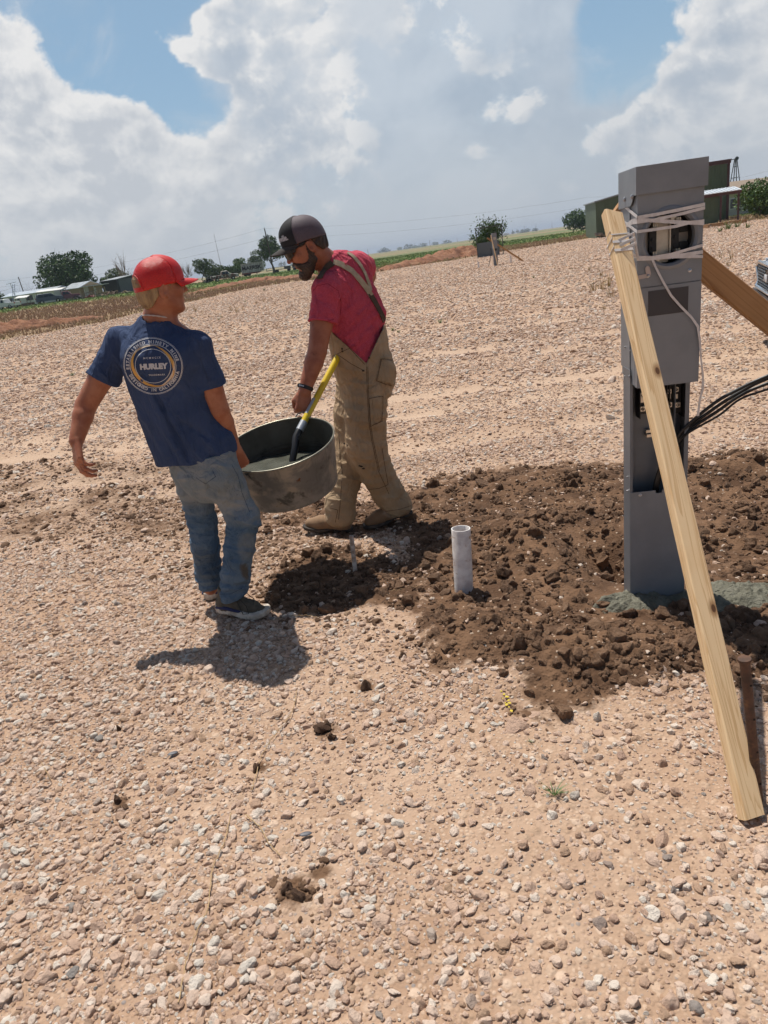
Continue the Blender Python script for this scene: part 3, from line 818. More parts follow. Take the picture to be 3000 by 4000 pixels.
    def bar(u, v, w, y0):
        u = np.array(u); v = np.array(v); e = unit([v[0] - u[0], 0, v[2] - u[2]]); nn = np.array([-e[2], 0, e[0]])
        pts = [u + nn * w * math.cos(k) - e * w * math.sin(k) for k in np.linspace(0, math.pi, 7)] + [v - nn * w * math.cos(k) + e * w * math.sin(k) for k in np.linspace(0, math.pi, 7)]
        hp.prism([(p_[0], p_[2]) for p_ in pts], -y0, -y0 + .002, frameM((0, 0, 0), (1, 0, 0), (0, 0, 1), (0, -1, 0)))
    bar(A, loc(2532, 1076, YF), .007, YF - .001); bar(loc(2532, 1070, YF), C_, .008, YF - .004)
    hp.build('hasp', pmat('hasp_mat', (.45, .38, .36), .4, metal=.5), mc)
    lt = mb(); sy, sz = side_loc(2474, 1045, 0)
    lt.box(-.008, 0, sy - .006, sy + .01, sz - .03, sz + .02, .002); lt.build('latch', galv, hs)
    # inside of the meter socket
    so = mb(); so.box(.012, W_ - .012, YF + .095, YF + .10, z0 + .25, ztop + .0); 
    so.lathe([(ri - .001, 0), (ri - .001, .06)], 40, TM((cx_, YF + .09, cz_), rx=math.pi / 2), cap=False)
    sk = so.build('meter_socket', blk, root)
    pl = mb(); pl.box(cx_ - .032, cx_ + .012, YF + .055, YF + .06, cz_ - .082, cz_ + .076, .001); pl.box(cx_ + .012, cx_ + .017, YF + .045, YF + .09, cz_ - .075, cz_ + .075); pl.build('mounting_plate', pmat('zinc', (.52, .47, .40), .38, (.40, .36, .31), 18, metal=.75), sk)
    w2 = mb(); w2.box(cx_ - .082, cx_ - .060, YF + .06, YF + .064, cz_ - .045, cz_ + .055); w2.build('bus_bar', pmat('bus_mat2', (.32, .29, .26), .5, metal=.5), sk); w2 = mb(); w2.box(cx_ + .045, cx_ + .085, YF + .07, YF + .072, cz_ - .06, cz_ + .06)
    w2.build('bus_bar', pmat('bus_mat', (.32, .29, .26), .5, metal=.5), sk)
    bb = mb()
    for sx in (-1, 1):
        xx = cx_ - .046 if sx < 0 else cx_ + .032
        bb.box(xx - .013, xx + .013, YF + .045, YF + .092, cz_ - .05, cz_ + .05, .002)
        for k in range(3): bb.lathe([(.006, 0), (.006, .006), (.003, .006)], 10, TM((xx, YF + .045, cz_ - .03 + .03 * k), rx=math.pi / 2))
    bb.box(cx_ + .048, cx_ + .078, YF + .052, YF + .069, cz_ + .012, cz_ + .05, .001); bb.box(cx_ + .048, cx_ + .080, YF + .052, YF + .069, cz_ - .055, cz_ - .02, .001)
    bb.build('insulator_block', blk, sk)
    for sx, sz_ in ((-1, 1), (-1, -1), (1, 1), (1, -1)):
        j = mb(); xx = cx_ - .046 if sx < 0 else cx_ + .034; zz = cz_ + sz_ * .052
        for k in (-.007, -.0015, .004): j.box(xx + k, xx + k + .003, YF + .018, YF + .05, zz - .012, zz + .012, .0005)
        j.box(xx - .02 * sx - .006, xx - .02 * sx + .008, YF + .03, YF + .034, zz - .008, zz + .012, .001, M=TM((xx, 0, zz), ry=.7 * sx * sz_) @ TM((-xx, 0, -zz)))
        j.build('jaw', alu, sk)
    # terminals in the open post
    def lug(px, py, w, h2, y, parent, name='lug'):
        q = loc(px, py, y); g_ = mb(); g_.box(q[0] - w, q[0] + w, y, y + .016, q[2] - h2, q[2] + h2, .0008)
        o = g_.build(name, alu, parent)
        r_ = mb(); r_.lathe([(w * .72, 0), (w * .72, .0008), (w * .45, .0009), (w * .40, -.001), (0, -.001)], 12, TM((q[0], y, q[2]), rx=math.pi / 2)); r_.build('set_screw', blk, o)
    for pxs, pys in (((2510, 2540), (1545, 1598)), ((2586, 2588), (1532, 1583)), ((2615, 2643), (1530, 1582))):
        y = .035; a = loc(min(pxs) - 14, 1500, y + .02); b = loc(max(pxs) + 14, 1612, y + .02)
        g_ = mb(); g_.box(a[0] - .002, b[0] + .002, y + .018, yb_ - t, b[2], a[2], .001); g_.box(a[0] - .005, a[0] - .002, y - .012, y + .05, b[2] - .012, a[2] + .004, .0005); g_.box(b[0] + .002, b[0] + .005, y - .012, y + .05, b[2] - .012, a[2] + .004, .0005)
        tb = g_.build('terminal_block', blk, root)
        for i, xx in enumerate(pxs):
            lug(xx, pys[0] - (8 if i else 0), .0078, .0085, y, tb); lug(xx + (5 if i else 1), pys[1], .0095, .0095, y, tb)
            s_ = mb(); q = loc(xx - 2, pys[0] + 16, y + .008); s_.box(q[0] - .007, q[0] + .007, y + .008, y + .012, q[2] - .012, q[2] + .006, .0005); s_.build('connector_plate', alu, tb)
    g_ = mb(); q = loc(2536, 1692, .07); g_.box(q[0] - .012, q[0] + .02, .07, .09, q[2] + .001, q[2] + .013, .0006); g_.box(q[0] - .012, q[0] + .02, .062, .09, q[2] - .015, q[2] - .003, .0006); g_.build('ground_bar', alu, root)
    screws(root, [(xl - .001, .03, zz) for zz in (.02, .50, .56)] , .003, galv, 'x')
    sq = [side_loc(2443, 1356, -.005), side_loc(2464, 1370, -.005), side_loc(2443, 1470, -.005), side_loc(2459, 1470, -.005)]
    screws(hs, [(-.0045, a_[0], a_[1]) for a_ in sq], .0035, galv, 'x')
    return root
pedestal = build_pedestal()
def wpt(px, py, yl): q = loc(px, py, yl); return (PM[:3, :3] @ q) + PM[:3, 3]

def wood_mat(name, c1, c2, c3, scale=1.0, knots=()):
    m_, nt, b = mat_new(name); L = nt.links.new; b.inputs['Roughness'].default_value = .62
    tc = nt.nodes.new('ShaderNodeTexCoord'); mp = nt.nodes.new('ShaderNodeMapping'); mp.inputs['Scale'].default_value = (1, 1, .06); L(tc.outputs['Object'], mp.inputs[0])
    n = nd(nt, 'ShaderNodeTexNoise', i_Scale=14 * scale, i_Detail=3, i_Distortion=.6); L(mp.outputs[0], n.inputs['Vector'])
    rings = mth(nt, 'FRACT', mth(nt, 'MULTIPLY', n.outputs[0], 11.0))
    r2 = mth(nt, 'MULTIPLY', sstep(nt, rings, .55, .95), sstep(nt, rings, 1.0, .96))
    c = mixc(nt, mth(nt, 'MULTIPLY', r2, .75), c1, c2)
    n2 = nd(nt, 'ShaderNodeTexNoise', i_Scale=5, i_Detail=5); L(tc.outputs['Object'], n2.inputs['Vector'])
    c = mixc(nt, mth(nt, 'MULTIPLY', sstep(nt, n2.outputs[0], .52, .72), .5), c, c3)
    n3 = nd(nt, 'ShaderNodeTexNoise', i_Scale=90, i_Detail=2); L(mp.outputs[0], n3.inputs['Vector'])
    c = mixc(nt, mth(nt, 'MULTIPLY', sstep(nt, n3.outputs[0], .5, .7), .22), c, c2)
    for k, rr_ in knots:
        d = vmth(nt, 'SUBTRACT', tc.outputs['Object'], k)
        s_ = nt.nodes.new('ShaderNodeMapping'); s_.inputs['Scale'].default_value = (1, 1, .55); L(d, s_.inputs[0])
        ln = vmth(nt, 'LENGTH', s_.outputs[0])
        c = mixc(nt, mth(nt, 'MULTIPLY', sstep(nt, ln, rr_ * 2.6, rr_ * .8), .8), c, (.30, .14, .045))
        c = mixc(nt, sstep(nt, ln, rr_ * 1.0, rr_ * .7), c, (.13, .055, .02))
    L(c, b.inputs['Base Color'])
    bp = nd(nt, 'ShaderNodeBump', i_Strength=.25, i_Distance=.001); L(n3.outputs[0], bp.inputs['Height']); L(bp.outputs[0], b.inputs['Normal'])
    return m_
def board(name, A, B, wdir, w, t, mat, label, cut0=0.0, cut1=0.0, cat='board', wob=.0015):
    """board from A to B; wide face direction wdir"""
    A = np.array(A, float); B = np.array(B, float); z = unit(B - A); x = unit(np.array(wdir) - z * (z @ wdir)); y = np.cross(z, x); Lg = np.linalg.norm(B - A)
    o = empty(name, A); o.matrix_world = Matrix(frameM(A, x, y, z).tolist())
    bm = bmesh.new(); n = 14; prev = None; rg = np.random.default_rng(3)
    b_ = .004
    prof = [(-w / 2 + b_, -t / 2), (w / 2 - b_, -t / 2), (w / 2, -t / 2 + b_), (w / 2, t / 2 - b_), (w / 2 - b_, t / 2), (-w / 2 + b_, t / 2), (-w / 2, t / 2 - b_), (-w / 2, -t / 2 + b_)]
    for i in range(n + 1):
        s_ = i / n; zz = s_ * Lg; ox, oy = (wob * math.sin(s_ * 5), wob * math.cos(s_ * 4))
        ring = []
        for px_, py_ in prof:
            zc_ = zz + (cut0 * px_ if i == 0 else 0) + (cut1 * px_ if i == n else 0)
            ring.append(bm.verts.new((px_ + ox + rg.normal(0, .0004), py_ + oy + rg.normal(0, .0004), zc_)))
        if prev:
            for k in range(8): bm.faces.new((prev[k], prev[(k + 1) % 8], ring[(k + 1) % 8], ring[k]))
        else: bm.faces.new(ring[::-1])
        prev = ring
    bm.faces.new(prev)
    bmesh.ops.recalc_face_normals(bm, faces=bm.faces[:])
    me = bpy.data.meshes.new(name); bm.to_mesh(me); bm.free(); me.materials.append(mat)
    bpy.data.objects.remove(o)
    o = bpy.data.objects.new(name, me); link(o); o.matrix_world = Matrix(frameM(A, x, y, z).tolist()); smooth_by_angle(o, 30)
    tag(o, label, cat); return o
pine_l = wood_mat('pine_pale', (.88, .63, .36), (.66, .40, .18), (.80, .50, .24), 1.0, (((.02, -.02, .56), .008), ((.018, -.02, 1.32), .008)))
pine_d = wood_mat('pine_warm', (.46, .24, .095), (.27, .115, .035), (.40, .20, .07), .8, (((.02, -.019, .87), .014),))
Bb = G(2936, 3190, .005); Tb = P(2392, 838, 2.60)
ax_ = unit(Tb - Bb); vw = unit((Bb + Tb) / 2 - np.array([0, 0, H])); s_r = unit(np.cross(vw, ax_)); 
if s_r @ CR < 0: s_r = -s_r
d_c = -unit(vw - ax_ * (vw @ ax_))
al = math.radians(30); nw = math.cos(al) * d_c + math.sin(al) * s_r     # normal of the wide face
wd = np.cross(ax_, nw)
board('timber_brace', Bb, Tb, wd, .062, .038, pine_l, 'pale pine brace leaning in front of the pedestal, splintered foot on the gravel', .15, -.3, 'timber brace')
YBR = .19
A2 = wpt(2424, 786, YBR); C2 = wpt(2741, 1040, YBR + .02); d2 = unit(C2 - A2); B2 = A2 + d2 * (A2[2] / -d2[2] + .01)
board('timber_brace', A2, B2, np.cross(d2, [0, 1, 0]), .092, .038, pine_d, 'orange brown pine brace behind the pedestal, sloping down to the right', 0, 0, 'timber brace')

# white plastic twine
def ribbon(mb_, pts, w, thick=.0012, nrm=None):
    pts = [np.array(p, float) for p in pts]; V = []; n = len(pts)
    for i, p in enumerate(pts):
        t_ = unit(pts[min(i + 1, n - 1)] - pts[max(i - 1, 0)]); nn = unit(np.array([0, -1, 0.]) if nrm is None else nrm[i]); 
        side = unit(np.cross(t_, nn)); nn = np.cross(side, t_); ww = w if not hasattr(w, '__len__') else w[i]
        for a, b in ((-1, -1), (1, -1), (1, 1), (-1, 1)): V.append(p + side * a * ww / 2 + nn * b * thick / 2)
    Fc = [[0, 1, 2, 3], [(n - 1) * 4 + k for k in (3, 2, 1, 0)]]
    for i in range(n - 1):
        for k in range(4): Fc.append([i * 4 + k, i * 4 + (k + 1) % 4, (i + 1) * 4 + (k + 1) % 4, (i + 1) * 4 + k])
    mb_.add(V, Fc)
tw = MB(); yl0 = YF - .0095
def LW(lst, yl=yl0): return [wpt(a, b, yl) for a, b in lst]
def sidep(px, py, xl_=-.0045):
    d = PMI[:3, :3] @ ray(px, py); o = PMI[:3, :3] @ np.array([0, 0, H]) + PMI[:3, 3]; q = o + d * ((xl_ - o[0]) / d[0]); return PM[:3, :3] @ q + PM[:3, 3]
fr = [np.array([0, -1, 0.])]
def wrap(front, left, w, wl=None):
    pts = LW(front); k = len(pts)
    # round the right side and back
    r0 = pts[-1] + np.array([.006, .01, 0]); r1 = r0 + (PM[:3, :3] @ np.array([0, .2, 0])); l1 = r1 + PM[:3, :3] @ np.array([-.235, .01, 0])
    ribbon(tw, pts + [r0, r1, l1], w, nrm=[[0, -1, 0]] * k + [[1, 0, 0], [1, 0.4, 0], [0, 1, 0]])
    if left:
        lp = [sidep(*a) for a in left]; ribbon(tw, [pts[0] + np.array([0, .002, 0])] + lp, wl or w, nrm=[[-1, -.5, 0]] + [[-1, 0, 0]] * len(lp))
wrap([(2490, 850), (2560, 838), (2650, 820), (2752, 798)], [(2489, 848), (2450, 815), (2432, 800)], .011)
wrap([(2490, 868), (2560, 858), (2650, 838), (2752, 812)], [(2470, 870), (2445, 884), (2432, 892)], .010)
wrap([(2490, 858), (2560, 862), (2650, 868), (2749, 872)], [(2470, 862), (2446, 880), (2431, 888)], .012)
wrap([(2490, 905), (2560, 896), (2640, 884), (2700, 868), (2749, 863)], [(2489, 906), (2455, 880), (2431, 862)], .010)
wrap([(2490, 1005), (2547, 1006), (2620, 994), (2744, 958)], [(2489, 1003), (2460, 1004)], .010)
wrap([(2490, 1012), (2547, 1010), (2620, 1003), (2744, 984)], None, .012)
wrap([(2490, 1008), (2547, 1008), (2640, 1003), (2744, 1002)], None, .010)
ribbon(tw, LW([(2432, 900), (2450, 950), (2470, 990), (2486, 1006)]), .011, nrm=[[-1, -.6, 0]] * 4)
# bands round the front brace
def round_board(z_s, w, seg_px):
    c = Bb + (Tb - Bb) * z_s; ux = unit(wd - ax_ * (ax_ @ wd)); uy = np.cross(ax_, ux); k = .002
    cs = [(-.031 - k, -.019 - k), (.031 + k, -.019 - k), (.031 + k, .019 + k), (-.031 - k, .019 + k), (-.031 - k, -.019 - k)]
    pts = [c + ux * a + uy * b + ax_ * (i * .004) for i, (a, b) in enumerate(cs)]
    ribbon(tw, pts, w, nrm=[unit(p - c) for p in pts])
    return pts
for zs, w in ((.918, .010), (.935, .010), (.985 - .035, .004)):
    pp = round_board(zs, w, None)
for k in range(3):
    c = Bb + (Tb - Bb) * (.918 + .01 * k) - d_c * -.022; ribbon(tw, [c + s_r * .0 , c + s_r * .05 + d_c * .012, LW([(2492, 1004 + 5 * k)])[0]], .010)
tl = [(2547, 1010), (2562, 1045), (2590, 1100), (2622, 1155), (2660, 1198), (2700, 1238), (2726, 1275), (2734, 1330), (2738, 1400), (2746, 1470), (2745, 1520), (2734, 1560), (2726, 1625)]
tn = [[.2 * math.sin(i * 1.3), -1, 0] for i in range(len(tl))]
pts = [wpt(a, b, yl0 - .001 - (.004 if i > 3 else 0)) for i, (a, b) in enumerate(tl)]
ribbon(tw, pts, [.008] * 6 + [.010, .008, .006, .007, .010, .007, .010], nrm=tn)
two = tw.build('twine', pmat('white_twine', (.72, .68, .66), .5, (.60, .56, .54), 40, spec=.4), None)
tag(two, 'white plastic twine wrapped round the pedestal and brace with a loose tail hanging', 'twine')

# black cables
blk_c = pmat('cable_black', (.010, .010, .011), .38)
for i, (e0, e1, r_, dd) in enumerate((((3000, 1468), (3330, 1335), .0065, 0), ((3000, 1478), (3330, 1350), .0065, .012), ((3000, 1497), (3330, 1380), .0062, .004), ((3000, 1520), (3330, 1412), .0045, -.008))):
    p_ = [wpt(2548 + i * 4, 2030, .05), wpt(2553 + i * 5, 1925, .045), wpt(2566 + i * 5, 1862, .04), wpt(2590 + i * 5, 1800, .03), wpt(2630 + i * 5, 1738, .02), wpt(2672 + i * 6, 1675 + i * 5, .0 + dd)]
    m1 = wpt(2790 + i * 6, 1575 + i * 16, -.03 + dd); m2 = wpt(2890, 1518 + i * 14, -.05 + dd)
    p_ += [m1, m2, wpt(e0[0], e0[1], -.07 + dd), wpt(e1[0], e1[1], -.1 + dd)]
    l_ = p_[-1]; p_ += [l_ + np.array([.25, 0, -.02]), l_ + np.array([.5, .02, -.22]), l_ + np.array([.62, .05, -.55]), l_ + np.array([.66, .1, -.9])]
    p_[-1][2] = .02
    # smooth the path
    P_ = []; 
    for a in range(len(p_) - 1):
        q0 = p_[max(a - 1, 0)]; q1 = p_[a]; q2 = p_[a + 1]; q3 = p_[min(a + 2, len(p_) - 1)]
        for t_ in np.linspace(0, 1, 7)[:-1]:
            P_.append(.5 * ((2 * q1) + (q2 - q0) * t_ + (2 * q0 - 5 * q1 + 4 * q2 - q3) * t_ ** 2 + (3 * q1 - q0 - 3 * q2 + q3) * t_ ** 3))
    P_.append(p_[-1])
    c = MB().tube(P_, r_, 10).build('power_cable', blk_c, None)
    tag(c, ['topmost of the black cables arching out of the pedestal', 'second black cable from the top of the arching bundle', 'third black cable from the top of the arching bundle', 'thin lowest black cable of the arching bundle'][i], 'cable', 'black cables coming out of the pedestal')

# pipes and stakes
def pipe(name, base, top, ro, ri, mat, label, cat='pipe', n=28, group=None):
    base = np.array(base); top = np.array(top); z = unit(top - base); x = unit(np.cross([0, 1, 0], z)); y = np.cross(z, x); L_ = np.linalg.norm(top - base)
    o = MB().lathe([(ri, -.08), (ro, -.08), (ro, L_ - .001), (ro - .0006, L_), (ri + .0006, L_), (ri, L_ - .001), (ri, -.08)], n, None, cap=False).build(name, mat, None)
    o.matrix_world = Matrix(frameM(base, x, y, z).tolist()); tag(o, label, cat, group); return o
pvc = pmat('pvc_white', (.86, .82, .78), .38, (.60, .53, .50), 14, 6, col3=(.40, .24, .14), n3scale=22, n3=(.60, .72))
b_ = G(1812, 2296, .02); pipe('plastic_pipe', b_, P(1800, 2064, b_[1] + .012), .0445, .0395, pvc, 'wide white plastic pipe standing out of the dug soil', 'pipe')
b_ = G(1388, 2232, .0); pipe('plastic_pipe', b_, P(1372, 2092, b_[1] + .01), .0118, .009, pmat('pvc_dirty', (.66, .58, .52), .5, (.30, .19, .13), 30, 6), 'thin dirty white pipe stub by the boots', 'pipe', 16)
rb = G(2962, 3120, 0); rt = P(2908, 2572, rb[1] + .02); z = unit(rt - rb)
rust = pmat('rusty_steel', (.13, .062, .035), .75, (.07, .038, .025), 40, 7, bump=.5, bscale=180, col3=(.26, .12, .05), n3scale=25)
s_ = MB().lathe([(.0125, -.1), (.0125, .0), (.013, np.linalg.norm(rt - rb) - .012), (.0155, np.linalg.norm(rt - rb) - .010), (.0175, np.linalg.norm(rt - rb) - .004), (.0165, np.linalg.norm(rt - rb)), (0, np.linalg.norm(rt - rb) + .0008)], 20)
so = empty('steel_stake', rb); x = unit(np.cross([0, 1, 0], z)); so.matrix_world = Matrix(frameM(rb, x, np.cross(z, x), z).tolist()); tag(so, 'rusty round steel stake with flat hammered head behind the front brace', 'stake')
s_.build('shaft', rust, so)
hmat = pmat('hole_dark', (.006, .005, .004), .9)
for k in range(4): hm = MB(); hm.lathe([(.0032, 0), (.0032, .0006), (0, .0006)], 10, frameM((.004, -.0128 - .0001, .06 + k * .105), (1, 0, 0), (0, 0, 1), (0, -1, 0))); hm.build('nail_hole', hmat, so)

# wet concrete round the foot
def blob(name, cx, cy, rx, ry, h_, seed, mat, label, base=-.03, n=140, rings=44):
    V = [(cx, cy, 0)]; az = np.linspace(0, 2 * math.pi, n, endpoint=False)
    for i in range(1, rings + 1):
        s_ = i / rings
        e = 1 + .40 * vnoise(np.cos(az) * 2.4 + seed, np.sin(az) * 2.4, seed, 1.0, 5)
        x = cx + rx * s_ * np.cos(az) * e; y = cy + ry * s_ * np.sin(az) * e
        V += list(zip(x, y, np.zeros(n)))
    V = np.array(V); s_ = np.concatenate([[0], np.repeat(np.arange(1, rings + 1) / rings, n)])
    gz_ = height(V[:, 0], V[:, 1])
    V[:, 2] = gz_ + (h_ + .02) * (1 - s_ ** 2.2) - .02 + (1 - s_ ** 5) * (.026 * np.abs(vnoise(V[:, 0], V[:, 1], seed + 9, 22, 4, .65)) + .020 * vnoise(V[:, 0], V[:, 1], seed + 2, 9, 3))
    Fc = [[0, 1 + k, 1 + (k + 1) % n] for k in range(n)]
    for i in range(rings - 1):
        for k in range(n): Fc.append([1 + i * n + k, 1 + (i + 1) * n + k, 1 + (i + 1) * n + (k + 1) % n, 1 + i * n + (k + 1) % n])
    o = npmesh(name, V, Fc, mat); tag(o, label, 'concrete', None, 'thing'); return o
conc = pmat('wet_concrete_mat', (.125, .118, .080), .55, (.19, .18, .13), 22, 8, bump=1.0, bscale=90, bdist=.010, col3=(.06, .058, .038), n3scale=9)
g1 = G(2520, 2368); blob('wet_concrete', g1[0] - .015, g1[1] + .035, .21, .13, .045, 3, conc, 'wet grey green concrete packed round the foot of the pedestal')
g2 = G(2850, 2335); blob('wet_concrete', g2[0] + .0, g2[1] + .0, .25, .15, .045, 8, conc, 'spill of wet grey green concrete to the right behind the front brace')

# yellow marking paint flecks
ym = MB(); rg = np.random.default_rng(2); rk = rock_mesh(77, .35, 1)
RV = np.array([v.co[:] for v in rk.vertices]); RF = [list(p.vertices) for p in rk.polygons]
for px, py in ((1962, 2712), (1975, 2722), (1968, 2736), (1985, 2742), (1992, 2752), (1978, 2758), (1990, 2768), (1998, 2782), (1984, 2730), (1972, 2752)):
    g_ = G(px + rg.uniform(-6, 6), py); s_ = rg.uniform(.004, .010); ym.add(RV * [s_, s_ * .8, s_ * .35], RF, TM((g_[0], g_[1], float(height(g_[0], g_[1])) + .012), rz=rg.uniform(0, 6)))
o = ym.build('marking_paint', pmat('yellow_paint', (.62, .47, .05), .8), None); tag(o, 'yellow marking paint on stones at the edge of the dug soil', 'paint mark', None, 'thing')
# ---------------------------------------------------------------- people
def near(Pt, c, r, fn):
    d = np.sqrt(((Pt - np.asarray(c, np.float32)) ** 2).sum(1)); out = (d - r * .55).astype(np.float32)
    m_ = d < r
    if m_.any(): out[m_] = fn(Pt[m_])
    return out
def hand_sdf(Pt, M, curls, s=1.0, thumb=.6, spread=.0):
    """M: 4x4, x toward thumb side, y along the fingers, z back of the hand. curls: bend per finger (radians per joint)"""
    R_ = M[:3, :3]; q = ((Pt - M[:3, 3].astype(np.float32)) @ R_.astype(np.float32)) / np.float32(s)
    xs = [.030, .010, -.011, -.030]; kl = [.088, .092, .088, .080]
    ln = [(.040, .026, .020), (.044, .030, .021), (.041, .028, .020), (.032, .021, .018)]; rr = [.0092, .0095, .009, .0080]
    d = None
    for i in range(4):
        p_ = seg(q, (xs[i] * .55, 0, 0), (xs[i], kl[i], .001), .0165, .0125); d = p_ if d is None else smin(d, p_, .012)
    d = smin(d, seg(q, (.012, .012, -.008), (.034, .045, -.010), .015, .012), .012)
    for i in range(4):
        a = np.array([xs[i], kl[i], .001]); ang = 0.0
        for j in range(3):
            ang += curls[i] * (1.0 if j == 0 else 1.15); l = ln[i][j]
            b = a + np.array([spread * (1.5 - i) * l, math.cos(ang) * l, -math.sin(ang) * l]); r0 = rr[i] * (1 - .08 * j)
            sg = seg(q, a, b, r0, r0 * .9); d = smin(d, sg, .005 if j else .006); a = b
    # thumb
    t0 = np.array([.028, .022, -.008]); t1 = np.array([.046 + .006 * (1 - thumb), .050, -.012 - .012 * thumb]); t2 = t1 + np.array([.016 * (1 - thumb) - .006 * thumb, .026, -.012 * thumb]); t3 = t2 + np.array([.004 - .022 * thumb, .018, -.010 * thumb])
    d = smin(d, chain(q, [t0, t1, t2, t3], [.015, .0115, .0098, .0085], k=.004), .010)
    return d * np.float32(s)
def mk_frame(o, y, z):
    y = unit(y); z = unit(np.array(z) - y * (np.array(z) @ y)); x = np.cross(y, z); return frameM(o, x, y, z)
def head_local(Pt, M, s):
    return ((Pt - M[:3, 3].astype(np.float32)) @ M[:3, :3].astype(np.float32)) / np.float32(s)
I3 = np.eye(3)
def head_sdf(q, man=False):
    """q: local coords: x forward, y left(+)/right(-) , z up"""
    a = q.copy(); a[:, 1] = np.abs(a[:, 1])
    d = ell(q, (-.008, 0, .028), I3, (.098, .077, .092))
    d = smin(d, ell(q, (.022, 0, -.040), I3, (.070, .061, .078)), .035)
    d = smin(d, seg(a, (-.010, .052, -.045), (.052, .026, -.092), .020, .018), .022)          # jaw line
    d = smin(d, ell(q, (.066, 0, -.098), I3, (.022, .024, .018)), .018)                       # chin
    d = smin(d, ell(a, (.060, .038, -.018), I3, (.026, .024, .022)), .018)                    # cheek bones
    d = smin(d, seg(a, (.082, .008, .022), (.068, .045, .022), .012, .010), .012)             # brow
    d = smax(d, -ell(a, (.096, .031, .002), I3, (.016, .017, .012)), .012)                    # eye sockets
    d = smin(d, ell(a, (.074, .031, .000), I3, (.013, .015, .0125)), .004)                    # lids
    d = smin(d, seg(q, (.088, 0, .012), (.112, 0, -.026), .0075, .0115), .008)               # nose
    d = smin(d, ell(a, (.096, .013, -.031), I3, (.011, .0075, .0075)), .005)
    d = smin(d, seg(a, (.092, 0, -.058), (.080, .022, -.062), .0065, .004), .004)             # lips
    d = smin(d, seg(a, (.090, 0, -.070), (.079, .020, -.068), .0070, .004), .004)
    d = smax(d, -seg(a, (.104, 0, -.0638), (.082, .025, -.065), .0014, .001), .002)
    # ears
    ea = np.array([[.94, .25, -.25], [-.24, .968, .05], [.25, .01, .968]])
    e = ell(a, (-.014, .082, -.008), ea, (.021, .010, .034)); e = smax(e, -ell(a, (-.007, .093, -.005), ea, (.0125, .0095, .021)), .003)
    e = smin(e, seg(a, (-.006, .074, -.026), (-.004, .076, -.034), .006, .005), .006)
    d = smin(d, e, .005)
    return d
